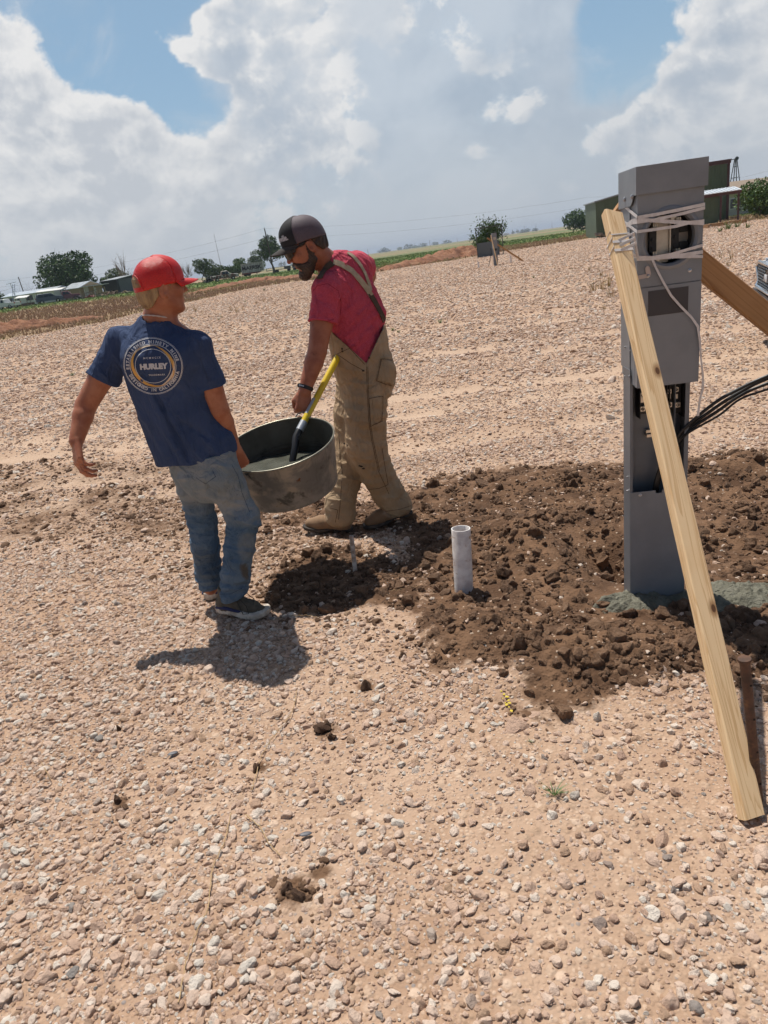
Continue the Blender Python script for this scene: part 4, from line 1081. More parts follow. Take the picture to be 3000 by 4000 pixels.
def make_cap(parent, M, s, front_mat, back_mat, brim_mat, opening=False, rf=.110, rs=.088, hgt=.120, base=.030, brim_len=.072, name='cap', back_open_phi=.55, fz=.0, btn=None, droop=.5):
    nt_, na_ = 22, 72
    def pt(phi, t, off=0.0):
        p_ = 2.5; g = (1 - t ** p_) ** (1 / 2.1)
        z = base + hgt * t; f = math.cos(phi); fr = max(0, f)
        x = (rf + off) * f * g * (1 + .05 * fr * math.sin(t * math.pi)); y = (rs + off) * math.sin(phi) * g
        z += .010 * fr * math.sin(t * math.pi * .8) * (1) - .012 * max(0, -f) * (1 - t)
        return (x * s, y * s, z * s)
    V = []; Fc_f = []; Fc_b = []
    for i in range(nt_ + 1):
        t = math.sin(i / nt_ * math.pi / 2) if i < nt_ else .9995
        for j in range(na_): V.append(pt(2 * math.pi * j / na_, min(t, .9995)))
    def phi_of(j):
        a = 2 * math.pi * (j + .5) / na_; return a - 2 * math.pi if a > math.pi else a
    for i in range(nt_):
        t = math.sin((i + .5) / nt_ * math.pi / 2)
        for j in range(na_):
            ph = phi_of(j); fc = [i * na_ + j, i * na_ + (j + 1) % na_, (i + 1) * na_ + (j + 1) % na_, (i + 1) * na_ + j]
            if opening:
                dphi = math.pi - abs(ph)
                if dphi < back_open_phi and t > .13 and ((dphi / back_open_phi) ** 2 + ((t - .13) / .42) ** 2) < 1: continue
            (Fc_f if abs(ph) < 1.12 * (1 - .0 * t) else Fc_b).append(fc)
    root = empty(name); root.parent = parent
    root.matrix_world = Matrix(M.tolist())
    def ob(nm, Fc, mat):
        V3 = np.array(V); used = sorted({i for f in Fc for i in f}); mp = {u: k for k, u in enumerate(used)}
        o = npmesh(nm, V3[used], [[mp[i] for i in f] for f in Fc], mat, root)
        sm = o.modifiers.new('thick', 'SOLIDIFY'); sm.thickness = .0022 * s; sm.offset = 1
        return o
    ob('front_panel', Fc_f, front_mat); ob('mesh_panel', Fc_b, back_mat)
    # brim
    BV = []; BF = []; nb, mb_ = 26, 12
    for i in range(nb + 1):
        u = -1 + 2 * i / nb; ph = u * 1.13
        x0, y0, z0 = pt(ph, .0)
        for j in range(mb_ + 1):
            v = j / mb_; ln = brim_len * s * (1 - .62 * abs(u) ** 2.6)
            x = x0 + ln * v * (1 - .15 * abs(u)); y = y0 * (1 - .10 * v); z = z0 - droop * (y / s) ** 2 * 4.2 * s * (0.35 + .65 * v) * 1.0 - .014 * s * v ** 1.5 + .008 * s
            BV.append((x, y, z))
    for i in range(nb):
        for j in range(mb_): BF.append([i * (mb_ + 1) + j, (i + 1) * (mb_ + 1) + j, (i + 1) * (mb_ + 1) + j + 1, i * (mb_ + 1) + j + 1])
    b_ = npmesh('brim', BV, BF, brim_mat, root); sm = b_.modifiers.new('thick', 'SOLIDIFY'); sm.thickness = .003 * s; sm.offset = 0
    MB().lathe([(.0085 * s, (base + hgt - .002) * s), (.008 * s, (base + hgt + .003) * s), (.004 * s, (base + hgt + .006) * s), (0, (base + hgt + .0065) * s)], 14).build('button', btn or back_mat, root)
    for ph in (1.12, -1.12, 2.1, -2.1, 0.0):
        pts = [np.array(pt(ph, t, .0022)) for t in np.sin(np.linspace(0, .98, 16) * math.pi / 2)]
        MB().tube(pts, .0011 * s, 5).build('seam', front_mat if abs(ph) < 1 else (btn or back_mat), root)
    if opening:
        pts = [np.array(pt(math.pi - a, .07, .003)) for a in np.linspace(-.62, .62, 14)]
        tb = MB(); ribbon(tb, pts, .018 * s, .002, nrm=[unit((p[0], p[1], 0)) for p in pts]); tb.build('strap', back_mat, root)
        pts = []
        for a in np.linspace(0, math.pi, 18):
            dphi = math.cos(a) * back_open_phi; t = .13 + .42 * math.sin(a); pts.append(np.array(pt(math.pi - dphi, t, .002)))
        MB().tube(pts, .0028 * s, 6).build('piping', back_mat, root)
    return root, pt
def bvh_of(*objs):
    V = []; Fc = []; n = 0
    for o in objs:
        v = mverts(o); mw = np.array(o.matrix_world); v = v @ mw[:3, :3].T + mw[:3, 3]
        V += [tuple(x) for x in v.tolist()]; Fc += [tuple(i + n for i in p.vertices) for p in o.data.polygons]; n += len(v)
    return BVHTree.FromPolygons(V, Fc)
CAMO = Vector((0, 0, H))
def on(bvh, px, py, off=.002, back=0.0):
    h_ = bvh.ray_cast(CAMO, Vector(ray(px, py)).normalized())
    if h_[0] is None: return None
    return np.array(h_[0] + h_[1] * off), np.array(h_[1])
def seam(name, bvh, pxs, r, mat, parent, off=.0015, n=6):
    out = []
    for i in range(len(pxs) - 1):
        a = np.array(pxs[i], float); b = np.array(pxs[i + 1], float); k = max(2, int(np.linalg.norm(b - a) / 6))
        for t in np.linspace(0, 1, k, endpoint=(i == len(pxs) - 2)):
            q = on(bvh, *(a + (b - a) * t), off)
            if q is not None and (not out or np.linalg.norm(q[0] - out[-1]) < .06): out.append(q[0])
    if len(out) > 2: return MB().tube(out, r, n).build(name, mat, parent)
def strap_on(name, bvh, pxs, w, mat, parent, off=.004, th=.003, step=10):
    P_ = []; N_ = []
    for i in range(len(pxs) - 1):
        a = np.array(pxs[i], float); b = np.array(pxs[i + 1], float); k = max(2, int(np.linalg.norm(b - a) / step))
        for t in np.linspace(0, 1, k, endpoint=(i == len(pxs) - 2)):
            q = on(bvh, *(a + (b - a) * t), off)
            if q is not None: P_.append(q[0]); N_.append(q[1])
    if len(P_) < 3: return None
    N2 = [unit(sum(N_[max(0, i - 3):i + 4])) for i in range(len(N_))]
    P2 = [sum(P_[max(0, i - 1):i + 2]) / len(P_[max(0, i - 1):i + 2]) for i in range(len(P_))]
    m_ = MB(); ribbon(m_, P2, w, th, nrm=N2); return m_.build(name, mat, parent)
def patch(name, bvh, quad, mat, parent, off=.0025, nu=16, nv=16, th=.002, bulge=.0):
    c = [np.array(q, float) for q in quad]; V = []; ok = True
    for i in range(nu + 1):
        for j in range(nv + 1):
            u, v = i / nu, j / nv
            p = c[0] * (1 - u) * (1 - v) + c[1] * u * (1 - v) + c[2] * u * v + c[3] * (1 - u) * v
            q = on(bvh, p[0], p[1], off + bulge * math.sin(u * math.pi) * math.sin(v * math.pi))
            V.append(None if q is None else q[0])
    Fc = []
    for i in range(nu):
        for j in range(nv):
            f = [i * (nv + 1) + j, (i + 1) * (nv + 1) + j, (i + 1) * (nv + 1) + j + 1, i * (nv + 1) + j + 1]
            if all(V[k] is not None for k in f) and max(np.linalg.norm(V[f[a]] - V[f[a - 1]]) for a in range(4)) < .05: Fc.append(f)
    V = [(0, 0, 0) if v is None else v for v in V]
    used = sorted({i for f in Fc for i in f}); mp = {u: k for k, u in enumerate(used)}
    o = npmesh(name, np.array(V)[used], [[mp[i] for i in f] for f in Fc], mat, parent)
    sm = o.modifiers.new('thick', 'SOLIDIFY'); sm.thickness = th; sm.offset = 1; return o
def crease(Pt, a, b, w, amp):
    a = np.asarray(a, np.float32); b = np.asarray(b, np.float32); ab = b - a; pa = Pt - a
    t = np.clip(pa @ ab / (ab @ ab + 1e-9), 0, 1); v = pa - t[:, None] * ab; d2 = (v * v).sum(1)
    return amp * np.exp(-d2 / (w * w)) * (4 * t * (1 - t)) ** .4
def sole_sdf(q, L_, w, h0, h1, off=0.0):
    """q local: x along foot (heel 0), y across, z up"""
    x = q[:, 0] / L_
    cy = .012 * np.sin(np.clip(x, 0, 1) * 3.1) * 0
    wd_ = w * (.36 + .20 * smooth01(x, .25, .7) - .10 * smooth01(x, .85, 1.05)) + off
    xx = np.clip(q[:, 0], w * .36, L_ - w * .42)
    r = np.sqrt((q[:, 0] - xx) ** 2 + (q[:, 1] - cy) ** 2) - wd_
    zc = q[:, 2]; dz = np.maximum(h0 - zc, zc - h1)
    return smax(r, dz, .008)

skin_b = pmat('skin_tan', (.42, .170, .095), .50, (.33, .115, .062), 16, 6, bump=.15, bscale=260, sss=.12, bdist=.001, spec=.35)
skin_m = pmat('skin_sunburnt', (.40, .150, .085), .5, (.30, .10, .055), 10, 4, bump=.2, bscale=260, sss=.1, bdist=.001, spec=.35, col3=(.20, .07, .04), n3scale=14, n3=(.58, .75))

def build_boy():
    S = 1.0
    nk = P(618, 1238, 3.12); shL = P(472, 1335, 3.20); shR = P(768, 1352, 3.06)
    elL = P(335, 1585, 3.17); wrL = P(298, 1722, 3.08)
    elR = P(855, 1600, 3.09); wrR = P(917, 1758, 3.20)
    hipL = P(728, 1775, 3.19); hipR = P(835, 1765, 3.08); knL = P(790, 2035, 3.26); knR = P(948, 2035, 3.10)
    anL = G(822, 2296, .11); anR = G(912, 2318, .12)
    fB = np.array([math.sin(.32), math.cos(.32), 0]); sp = unit(nk - (hipL + hipR) / 2)
    lat = unit(shR - shL)
    root = empty('person', (float(anL[0] + anR[0]) / 2, float(anL[1] + anR[1]) / 2, 0.0))
    tag(root, 'boy in red cap, navy T-shirt and blue jeans, seen from behind carrying a tub', 'person')
    bpy.context.view_layer.update()
    RW = root.matrix_world.inverted()
    def adopt(o): o.parent = root; o.matrix_parent_inverse = RW; return o
    # head frame
    yaw = math.radians(57); hf = np.array([math.sin(yaw), math.cos(yaw), .05]); hf = unit(hf); hl = unit(np.cross([0, 0, 1.], hf) + np.array([0, 0, .02])); hu = np.cross(hf, hl)
    hc = P(624, 1126, 3.10); HM = frameM(hc, hf, hl, hu); hs = .95
    HMl = lambda p_: HM[:3, 3] + HM[:3, :3] @ (np.array(p_) * hs)
    # hands
    hLd = unit(P(312, 1830, 3.02) - wrL); HL = mk_frame(wrL + hLd * .004, hLd, unit(np.array([-.75, -.65, .05])))
    hRd = unit(P(950, 1840, 3.245) - wrR); HR = mk_frame(wrR + hRd * .002, hRd, unit(np.array([.15, -1.0, .25])))
    HR[:3, 0] *= 1
    sp0 = (hipL + hipR) / 2; chest = nk - sp * .16
    def body(Pt):
        d = chain(Pt, [nk - sp * .01, P(622, 1200, 3.11), HMl((-.012, 0, -.045))], [.058, .052, .053], k=.01)
        d = smin(d, chain(Pt, [nk - sp * .03, nk - sp * .14, nk - sp * .36, sp0 + sp * .02], [.08, .125, .12, .13], n=fB, f=.68), .03)
        d = smin(d, seg(Pt, nk - sp * .055, shL, .050, .052), .03); d = smin(d, seg(Pt, nk - sp * .055, shR, .050, .052), .03)
        d = smin(d, chain(Pt, [shL, elL + (shL - elL) * .45, elL, elL + (wrL - elL) * .3, wrL], [.055, .053, .045, .043, .031], k=.01), .02)
        d = smin(d, chain(Pt, [shR, elR + (shR - elR) * .45, elR, elR + (wrR - elR) * .3, wrR], [.056, .053, .044, .043, .030], k=.01), .02)
        for a, b, c in ((hipL, knL, anL), (hipR, knR, anR)): d = smin(d, chain(Pt, [a, b, c], [.07, .052, .036], k=.01), .03)
        d = smin(d, near(Pt, hc, .24, lambda p_: head_sdf(head_local(p_, HM, hs)) * hs), .022)
        d = smin(d, near(Pt, HL[:3, 3] + hLd * .09, .20, lambda p_: hand_sdf(p_, HL, [.40, .46, .52, .58], 1.02, .75, .0)), .008)
        d = smin(d, near(Pt, HR[:3, 3] + hRd * .07, .20, lambda p_: hand_sdf(p_, HR, [1.15, 1.2, 1.2, 1.15], 1.02, .9)), .008)
        return d
    lo = np.min([anL, anR, elL, wrL, hc], 0) - [.14, .16, .05]; hi = np.array([max(wrR[0], anR[0]) + .16, 3.45, hc[2] + .16])
    lo[1] = 2.86
    b = adopt(sdf_mesh('body', body, lo, hi, .0040, skin_b))
    # ---- T-shirt
    hem = unit(sp + fB * .03)
    spts = [P(765, 1812, 3.12), P(728, 1712, 3.12), P(682, 1605, 3.11), P(650, 1510, 3.11), P(626, 1425, 3.11), P(615, 1345, 3.11), P(615, 1285, 3.115)]
    srad = [.186, .176, .166, .166, .166, .120, .070]
    slL = P(404, 1482, 3.185); slR = P(822, 1508, 3.08)
    hemo = P(765, 1812, 3.0)
    C = lambda x, y: P(x, y, 3.0)
    cr = [((545, 1330), (560, 1480), .012, -.006), ((560, 1480), (690, 1760), .016, .013), ((590, 1500), (745, 1815), .012, -.011), ((640, 1600), (800, 1810), .015, .008),
          ((520, 1540), (640, 1800), .014, .007), ((790, 1400), (775, 1520), .010, -.008), ((800, 1540), (850, 1700), .014, .006), ((700, 1640), (880, 1750), .012, -.005),
          ((500, 1340), (515, 1440), .010, .005), ((575, 1300), (640, 1290), .008, -.003), ((470, 1400), (480, 1500), .012, -.007), ((745, 1560), (800, 1640), .01, -.005),
          ((560, 1600), (600, 1700), .012, -.006), ((810, 1720), (860, 1790), .012, .007), ((700, 1760), (720, 1830), .012, .007)]
    def shirt0(Pt):
        d = chain(Pt, spts, srad, n=fB, f=.66, k=.03)
        # flatten: shoulder blades and yoke
        d = smin(d, seg(Pt, P(615, 1318, 3.12), shL, .058, .060), .045); d = smin(d, seg(Pt, P(615, 1320, 3.11), shR, .058, .060), .045)
        d = smin(d, seg(Pt, P(560, 1400, 3.07), P(690, 1405, 3.03), .085, .085), .05)
        d = smin(d, ell(Pt, P(858, 1745, 3.10), I3, (.075, .075, .085)), .05)
        a = seg(Pt, shL, slL + (slL - shL) * .3, .060, .074); c = seg(Pt, shR, slR + (slR - shR) * .3, .058, .068)
        dl = unit(slL - shL); dr = unit(slR - shR)
        a = a - fold(Pt, dl, .032, .0022, slL, .09, .02, 3); c = c - fold(Pt, dr, .03, .002, slR, .09, .02, 4)
        pa, pc = plane(Pt, slL, dl), plane(Pt, slR, dr)
        a = smax(a, pa, .004); c = smax(c, pc, .004)
        far_ = np.minimum(smax(seg(Pt, shL, slL, .060, .069), pa, .003), smax(seg(Pt, shR, slR, .058, .066), pc, .003))
        d = smin(d, a, .030); d = smin(d, c, .026)
        return d
    def shirt(Pt):
        d = shirt0(Pt); 
        for a, c, w, am in cr: d = d - crease(Pt, C(*a) + fB * .0, C(*c), w * 1.0, am * 2.3)
        d = d - ridge(Pt, lat * .95 + sp * .45, .085, .007, 1.0) - ridge(Pt, lat * .5 - sp * .8, .11, .004, 4.0)
        d = d - fold(Pt, lat * .8 + sp * .6, .075, .0035, C(690, 1720), .22, .05, 1) - fold(Pt, lat, .06, .005, C(770, 1800), .13, .04, 2)
        d = d
        core = d
        pl = -plane(Pt, hemo, hem); hemw = .004 * np.sin((Pt @ lat.astype(np.float32)) * 24) ; d = smax(d, pl + hemw, .004)
        dn = seg(Pt, P(617, 1300, 3.118), P(621, 1205, 3.11), .062, .068); sh_ = d
        d = smax(d, -dn, .004); d = np.minimum(d, np.maximum(np.maximum(np.abs(dn - .005) - .006, sh_ - .003), -(sh_ + .03)))
        return d
    navy = pmat('navy_cotton', (.034, .056, .122), .85, (.046, .070, .145), 6, 6, bump=.35, bscale=420, bdist=.0008, spec=.2, wr=.030)
    lo = np.array([slL[0] - .12, 2.86, spts[0][2] - .08]); hi = np.array([slR[0] + .14, 3.36, nk[2] + .06])
    sh = adopt(sdf_mesh('tshirt', shirt, lo, hi, .0045, navy))
    pts = [P(619, 1240, 3.117) + lat * .0665 * math.cos(a) + fB * .0635 * math.sin(a) + np.array([0, 0, -.004 - .02 * math.sin(a)]) for a in np.linspace(0, 2 * math.pi, 40)]
    adopt(MB().tube(pts, [.0024 + .0012 * (i % 2) for i in range(40)], 6).build('necklace', pmat('bead', (.52, .44, .40), .5), None))
    # ---- print on the back
    bvh = bvh_of(sh)
    oc = on(bvh, 598, 1430)[0]; cu_ = unit(P(584, 1330, 3.0) - P(606, 1530, 3.0)); cr_ = unit(np.cross(-ray(598, 1430), cu_)); 
    if cr_ @ CR < 0: cr_ = -cr_
    dirn = Vector(unit(ray(598, 1430)))
    def proj(u, v, off=.0016):
        o_ = Vector(oc + cr_ * u + cu_ * v) - dirn * .25
        h_ = bvh.ray_cast(o_, dirn, .6); 
        if h_[0] is None: return np.array(o_ + dirn * .25)
        return np.array(h_[0] - dirn * off)
    white = pmat('print_white', (.52, .52, .55), .8); gold = pmat('print_gold', (.62, .34, .085), .8); cream = pmat('print_cream', (.62, .50, .38), .8)
    def ring(name, r0, r1, mat, a0=0, a1=2 * math.pi, n=140, f0=None, f1=None):
        V = []; Fc = []
        for i in range(n + 1):
            a = a0 + (a1 - a0) * i / n; q0 = r0 if f0 is None else f0(a); q1 = r1 if f1 is None else f1(a)
            for r in (q0, q1): V.append(proj(r * math.sin(a), r * math.cos(a)))
        for i in range(n): Fc.append([2 * i, 2 * i + 1, 2 * i + 3, 2 * i + 2])
        V = np.array(V); n_ = len(V); V2 = np.concatenate([V, V + np.array(dirn) * .003]); 
        return adopt(npmesh(name, V, Fc, mat, None))
    Ro = .117
    ring('print_ring', Ro, Ro - .0012, white); ring('print_ring', Ro - .0028, Ro - .0058, white); ring('print_ring', .0905, .0880, white)
    ring('print_ring', .0700, .0675, white, n=120)
    ring('print_band', 0, 0, gold, 0.15, 2.35, f0=lambda a: .0845 - .004 * math.sin(a * 2), f1=lambda a: .0845 - .004 * math.sin(a * 2) - .011 * math.sin((a - .15) / 2.2 * math.pi))
    ring('print_band', 0, 0, gold, 2.5, 5.9, f0=lambda a: .0850 - .003 * math.sin(a * 2), f1=lambda a: .0850 - .003 * math.sin(a * 2) - .0125 * math.sin((a - 2.5) / 3.4 * math.pi))
    ring('print_band', 0, 0, cream, 1.25, 3.0, f0=lambda a: .0860 - .001, f1=lambda a: .0850 - .0085 * math.sin((a - 1.25) / 1.75 * math.pi))
    ring('print_band', 0, 0, cream, 5.3, 6.75, f0=lambda a: .0868 - .001, f1=lambda a: .0862 - .006 * math.sin((a - 5.3) / 1.45 * math.pi))
    def put_text(txt, size, cx, cy, off=.0, rot=0.0, sub=1, mat=white, space=1.0):
        V, Fc = text_verts(txt, size, 0, off, 0, sub, space); c, s_ = math.cos(rot), math.sin(rot)
        if not len(V): return
        W = [proj(cx + x * c - y * s_, cy + x * s_ + y * c, .0019) for x, y, _ in V]
        return W, Fc
    def text_ob(name, items):
        V = []; Fc = []; n = 0
        for it in items:
            if it is None: continue
            W, f = it; V += W; Fc += [[i + n for i in q] for q in f]; n += len(W)
        return adopt(npmesh(name, V, Fc, white, None, smooth=False))
    text_ob('print_lettering', [put_text('HURLEY', .0295, .002, -.002, .0020, 0, 1, space=.98)])
    text_ob('print_lettering', [put_text('MCMXCIX', .011, .0, .033, .0002, 0, 0, space=1.5)]); text_ob('print_lettering', [put_text('TRADEMARK', .0095, .012, -.036, .0002, 0, 0, space=1.25)])
    arc = []
    def arc_text(txt, a0, a1, flip):
        n = len(txt)
        for i, ch in enumerate(txt):
            if ch == ' ': continue
            a = a0 + (a1 - a0) * i / (n - 1); r = .0985
            arc.append(put_text(ch, .0165, r * math.sin(a), r * math.cos(a), .0009, -a + (math.pi if flip else 0), 0))
    arc_text('ESTABLISHED NINETY NINE', -1.62, 1.35, False); text_ob('print_lettering', arc); arc.clear()
    arc_text('DESIGNED IN CALIFORNIA', -1.95, -4.40, True); text_ob('print_lettering', arc)
    # ---- jeans
    wl = sp
    kL = [hipL + np.array([-.01, 0, 0]), hipL + (knL - hipL) * .5, knL, knL + (anL - knL) * .35, knL + (anL - knL) * .75, anL]
    kR = [hipR, hipR + (knR - hipR) * .5, knR, knR + (anR - knR) * .35, knR + (anR - knR) * .75, anR]
    hpx = P(800, 1850, 3.10)
    def jeans(Pt):
        d = chain(Pt, [P(770, 1740, 3.12), P(788, 1800, 3.11), P(805, 1860, 3.10)], [.146, .146, .128], n=fB, f=.70, k=.02)
        d = smin(d, ell(Pt, P(765, 1850, 3.07), I3, (.078, .075, .085)), .03); d = smin(d, ell(Pt, P(850, 1850, 3.03), I3, (.074, .070, .080)), .03)
        l = chain(Pt, kL, [.084, .075, .068, .066, .062, .054], k=.02); r = chain(Pt, kR, [.086, .078, .071, .068, .066, .066], k=.02)
        d = smin(smin(d, l, .03), r, .03)
        d = smin(d, ell(Pt, P(975, 2020, 3.07), I3, (.045, .06, .06)), .03)
        for (a, b_, w, am, Y) in (((735, 1990), (850, 2035), .014, -.010, 3.15), ((730, 2040), (850, 2075), .016, .010, 3.16), ((745, 2075), (850, 2110), .014, -.008, 3.16), ((880, 1995), (1000, 2000), .013, -.012, 3.0),
                               ((870, 2030), (1000, 2035), .016, .011, 3.0), ((880, 2060), (1000, 2068), .013, -.012, 3.0), ((760, 2230), (850, 2250), .014, .009, 3.17), ((870, 2245), (985, 2262), .014, .012, 3.05), ((865, 2275), (975, 2290), .011, -.010, 3.05),
                               ((760, 1900), (850, 1985), .018, -.006, 3.05), ((850, 1900), (930, 1990), .02, .006, 2.99), ((800, 1860), (840, 1940), .013, -.012, 3.0)):
            d = d - crease(Pt, P(a[0], a[1], Y), P(b_[0], b_[1], Y), w * 1.2, am * 1.3)
        d = d - fold(Pt, (0, .2, 1), .05, .003, knL, .16, .05, 2) - fold(Pt, (.2, 0, 1), .055, .003, knR, .16, .05, 5) - fold(Pt, (0, 0, 1), .045, .004, anR + [0, 0, .07], .1, .04, 6) - fold(Pt, (0, 0, 1), .045, .003, anL + [0, 0, .08], .1, .04, 7)
        d = d - ridge(Pt, (.25, .1, 1), .075, .008, 2.0) - ridge(Pt, (1, .2, .5), .09, .004, 5.0)
        pl1 = np.float32(anL[2] + .002) - Pt[:, 2]; pl2 = np.float32(anR[2] - .020) - Pt[:, 2] + .25 * (Pt[:, 0] - np.float32(anR[0]))
        left = np.sqrt((Pt[:, 0] - anL[0]) ** 2 + (Pt[:, 1] - anL[1]) ** 2) < np.sqrt((Pt[:, 0] - anR[0]) ** 2 + (Pt[:, 1] - anR[1]) ** 2)
        pl = np.where(left, pl1, pl2).astype(np.float32); c = d; d = smax(d, pl, .004); d = np.maximum(d, -np.maximum(c + .013, -pl - .04))
        return np.maximum(d, plane(Pt, P(758, 1772, 3.12), sp))
    m_, nt, bs = mat_new('denim'); L = nt.links.new; bs.inputs['Roughness'].default_value = .85; bs.inputs['Specular IOR Level'].default_value = .2
    tc = nt.nodes.new('ShaderNodeTexCoord'); geo = nt.nodes.new('ShaderNodeNewGeometry')
    n1 = nd(nt, 'ShaderNodeTexNoise', i_Scale=6, i_Detail=7, i_Roughness=.65); L(tc.outputs['Object'], n1.inputs[0]); n2 = nd(nt, 'ShaderNodeTexNoise', i_Scale=2.6, i_Detail=4); L(tc.outputs['Object'], n2.inputs[0])
    sx = nt.nodes.new('ShaderNodeSeparateXYZ'); L(tc.outputs['Object'], sx.inputs[0])
    c = mixc(nt, sstep(nt, n1.outputs[0], .4, .62), (.075, .130, .205), (.135, .19, .255))
    seat = sstep(nt, mth(nt, 'ADD', sx.outputs[2], mth(nt, 'MULTIPLY', mth(nt, 'SUBTRACT', n2.outputs[0], .5), .25)), .46, .62)
    c = mixc(nt, mth(nt, 'MULTIPLY', seat, .85), c, mixc(nt, sstep(nt, n1.outputs[0], .42, .6), (.20, .235, .255), (.27, .285, .285)))
    # worn, muddy lower front of the right leg
    for (ctr_, rad_, col_, am_) in ((P(972, 2150, 3.03), .075, (.20, .225, .24), .55), (P(962, 2240, 3.03), .050, (.115, .085, .052), .85), (P(800, 2200, 3.2), .10, (.10, .115, .13), .5), (P(950, 1900, 3.0), .06, (.12, .15, .15), .6)):
        dv = vmth(nt, 'LENGTH', vmth(nt, 'MULTIPLY', vmth(nt, 'SUBTRACT', geo.outputs['Position'], tuple(ctr_)), (1.4, 1, .8)))
        dv = mth(nt, 'ADD', dv, mth(nt, 'MULTIPLY', mth(nt, 'SUBTRACT', n1.outputs[0], .5), .09)); c = mixc(nt, mth(nt, 'MULTIPLY', sstep(nt, dv, rad_, rad_ * .6), am_), c, col_)
    L(c, bs.inputs['Base Color']); n3 = nd(nt, 'ShaderNodeTexNoise', i_Scale=300, i_Detail=2); L(tc.outputs['Object'], n3.inputs[0]); bp = nd(nt, 'ShaderNodeBump', i_Strength=.3, i_Distance=.001); L(n3.outputs[0], bp.inputs['Height']); L(bp.outputs[0], bs.inputs['Normal']); n4 = nd(nt, 'ShaderNodeTexNoise', i_Scale=13, i_Detail=4, i_Roughness=.55, i_Distortion=1.5); L(tc.outputs['Object'], n4.inputs[0]); b4_ = nd(nt, 'ShaderNodeBump', i_Strength=1.0, i_Distance=.035); L(n4.outputs[0], b4_.inputs['Height']); L(b4_.outputs[0], bp.inputs['Normal'])
    lo = np.array([min(hipL[0], anL[0]) - .17, 2.86, .04]); hi = np.array([knR[0] + .17, 3.42, hipL[2] + .13])
    je = adopt(sdf_mesh('jeans', jeans, lo, hi, .0045, m_))
    jb = bvh_of(je); sm_ = pmat('denim_seam', (.045, .075, .12), .9)
    for l_ in ([(905, 1815), (930, 1860), (945, 1925), (975, 2000)], [(830, 1838), (842, 1862), (802, 1890), (765, 1866)], [(858, 2322), (900, 2320), (945, 2298)]):
        s_ = seam('seam', jb, l_, .0014, sm_, None, .0)
        if s_: adopt(s_)
    # ---- hair, cap
    hairm = pmat('blond_hair', (.40, .27, .14), .6, (.24, .15, .075), 22, 6, bump=.9, bscale=90, stretch=(2.5, 2.5, .5), bdist=.004)
    def hair(Pt):
        q = head_local(Pt, HM, hs); a = q.copy(); a[:, 1] = np.abs(a[:, 1])
        n_ = .0012 * np.sin(q[:, 1] * 420 + 6 * np.sin(q[:, 2] * 30)) + .001 * np.sin(q[:, 0] * 460 + q[:, 2] * 60)
        d = ell(q, (-.008, 0, .018), I3, (.098, .0785, .090)); d = smin(d, ell(q, (-.042, 0, -.035), I3, (.058, .059, .052)), .03) + n_
        cut = q[:, 0] - (.030 - .0 * q[:, 2]) ; d = np.maximum(d, cut)
        d = np.maximum(d, -(q[:, 2] + .012 + np.clip((-.02 - q[:, 0]) * 1.1, 0, .075) + .004 * np.sin(q[:, 1] * 120)))
        ear = ell(a, (-.006, .090, -.010), I3, (.030, .030, .040)); d = np.maximum(d, -ear)
        d = np.maximum(d, q[:, 2] - .030)
        d = smin(d, ell(q, (-.084, 0, .040), I3, (.024, .034, .030)) + n_ * 1.2, .012)
        return d * hs
    hr = adopt(sdf_mesh('hair', hair, hc - .16, hc + .16, .0035, hairm))
    red = pmat('red_foam', (.62, .012, .014), .6, (.52, .010, .012), 10, bump=.25, bscale=300, bdist=.0006)
    redm, nt, bs = mat_new('red_mesh'); L = nt.links.new; bs.inputs['Base Color'].default_value = (.75, .012, .012, 1); bs.inputs['Roughness'].default_value = .35
    tc = nt.nodes.new('ShaderNodeTexCoord'); vo = nd(nt, 'ShaderNodeTexVoronoi', i_Scale=420); L(tc.outputs['Object'], vo.inputs[0])
    bp = nd(nt, 'ShaderNodeBump', i_Strength=.8, i_Distance=.0012); L(vo.outputs[0], bp.inputs['Height']); L(bp.outputs[0], bs.inputs['Normal'])
    dk = mixc(nt, sstep(nt, vo.outputs[0], .30, .45), (.85, .025, .015), (.50, .010, .008)); L(dk, bs.inputs['Base Color'])
    CM = HM.copy(); r_ = math.radians(-2); CM[:3, 3] = HM[:3, 3] + HM[:3, :3] @ np.array([.003, 0, -.014]); capr, _ = make_cap(None, CM, hs * .985, red, redm, red, True, hgt=.118, base=.028, brim_len=.070, droop=.7); adopt_keep(capr, root)
    # eyes
    em = pmat('eye_white', (.75, .72, .7), .25)
    for sgn in (-1, 1):
        e_ = npmesh('eye', *ico(.0115), em); e_.location = HMl((.0735, sgn * .031, .0)); adopt(e_)
    # ---- shoes
    foam = pmat('sole_foam', (.68, .61, .53), .7, (.40, .33, .26), 20, 6, bump=.3, bscale=90, col3=(.26, .13, .06), n3scale=18, n3=(.58, .7)); knit = pmat('olive_knit', (.085, .070, .050), .9, (.13, .105, .075), 30, bump=.6, bscale=250); bl = pmat('blue_panel', (.02, .025, .09), .7)
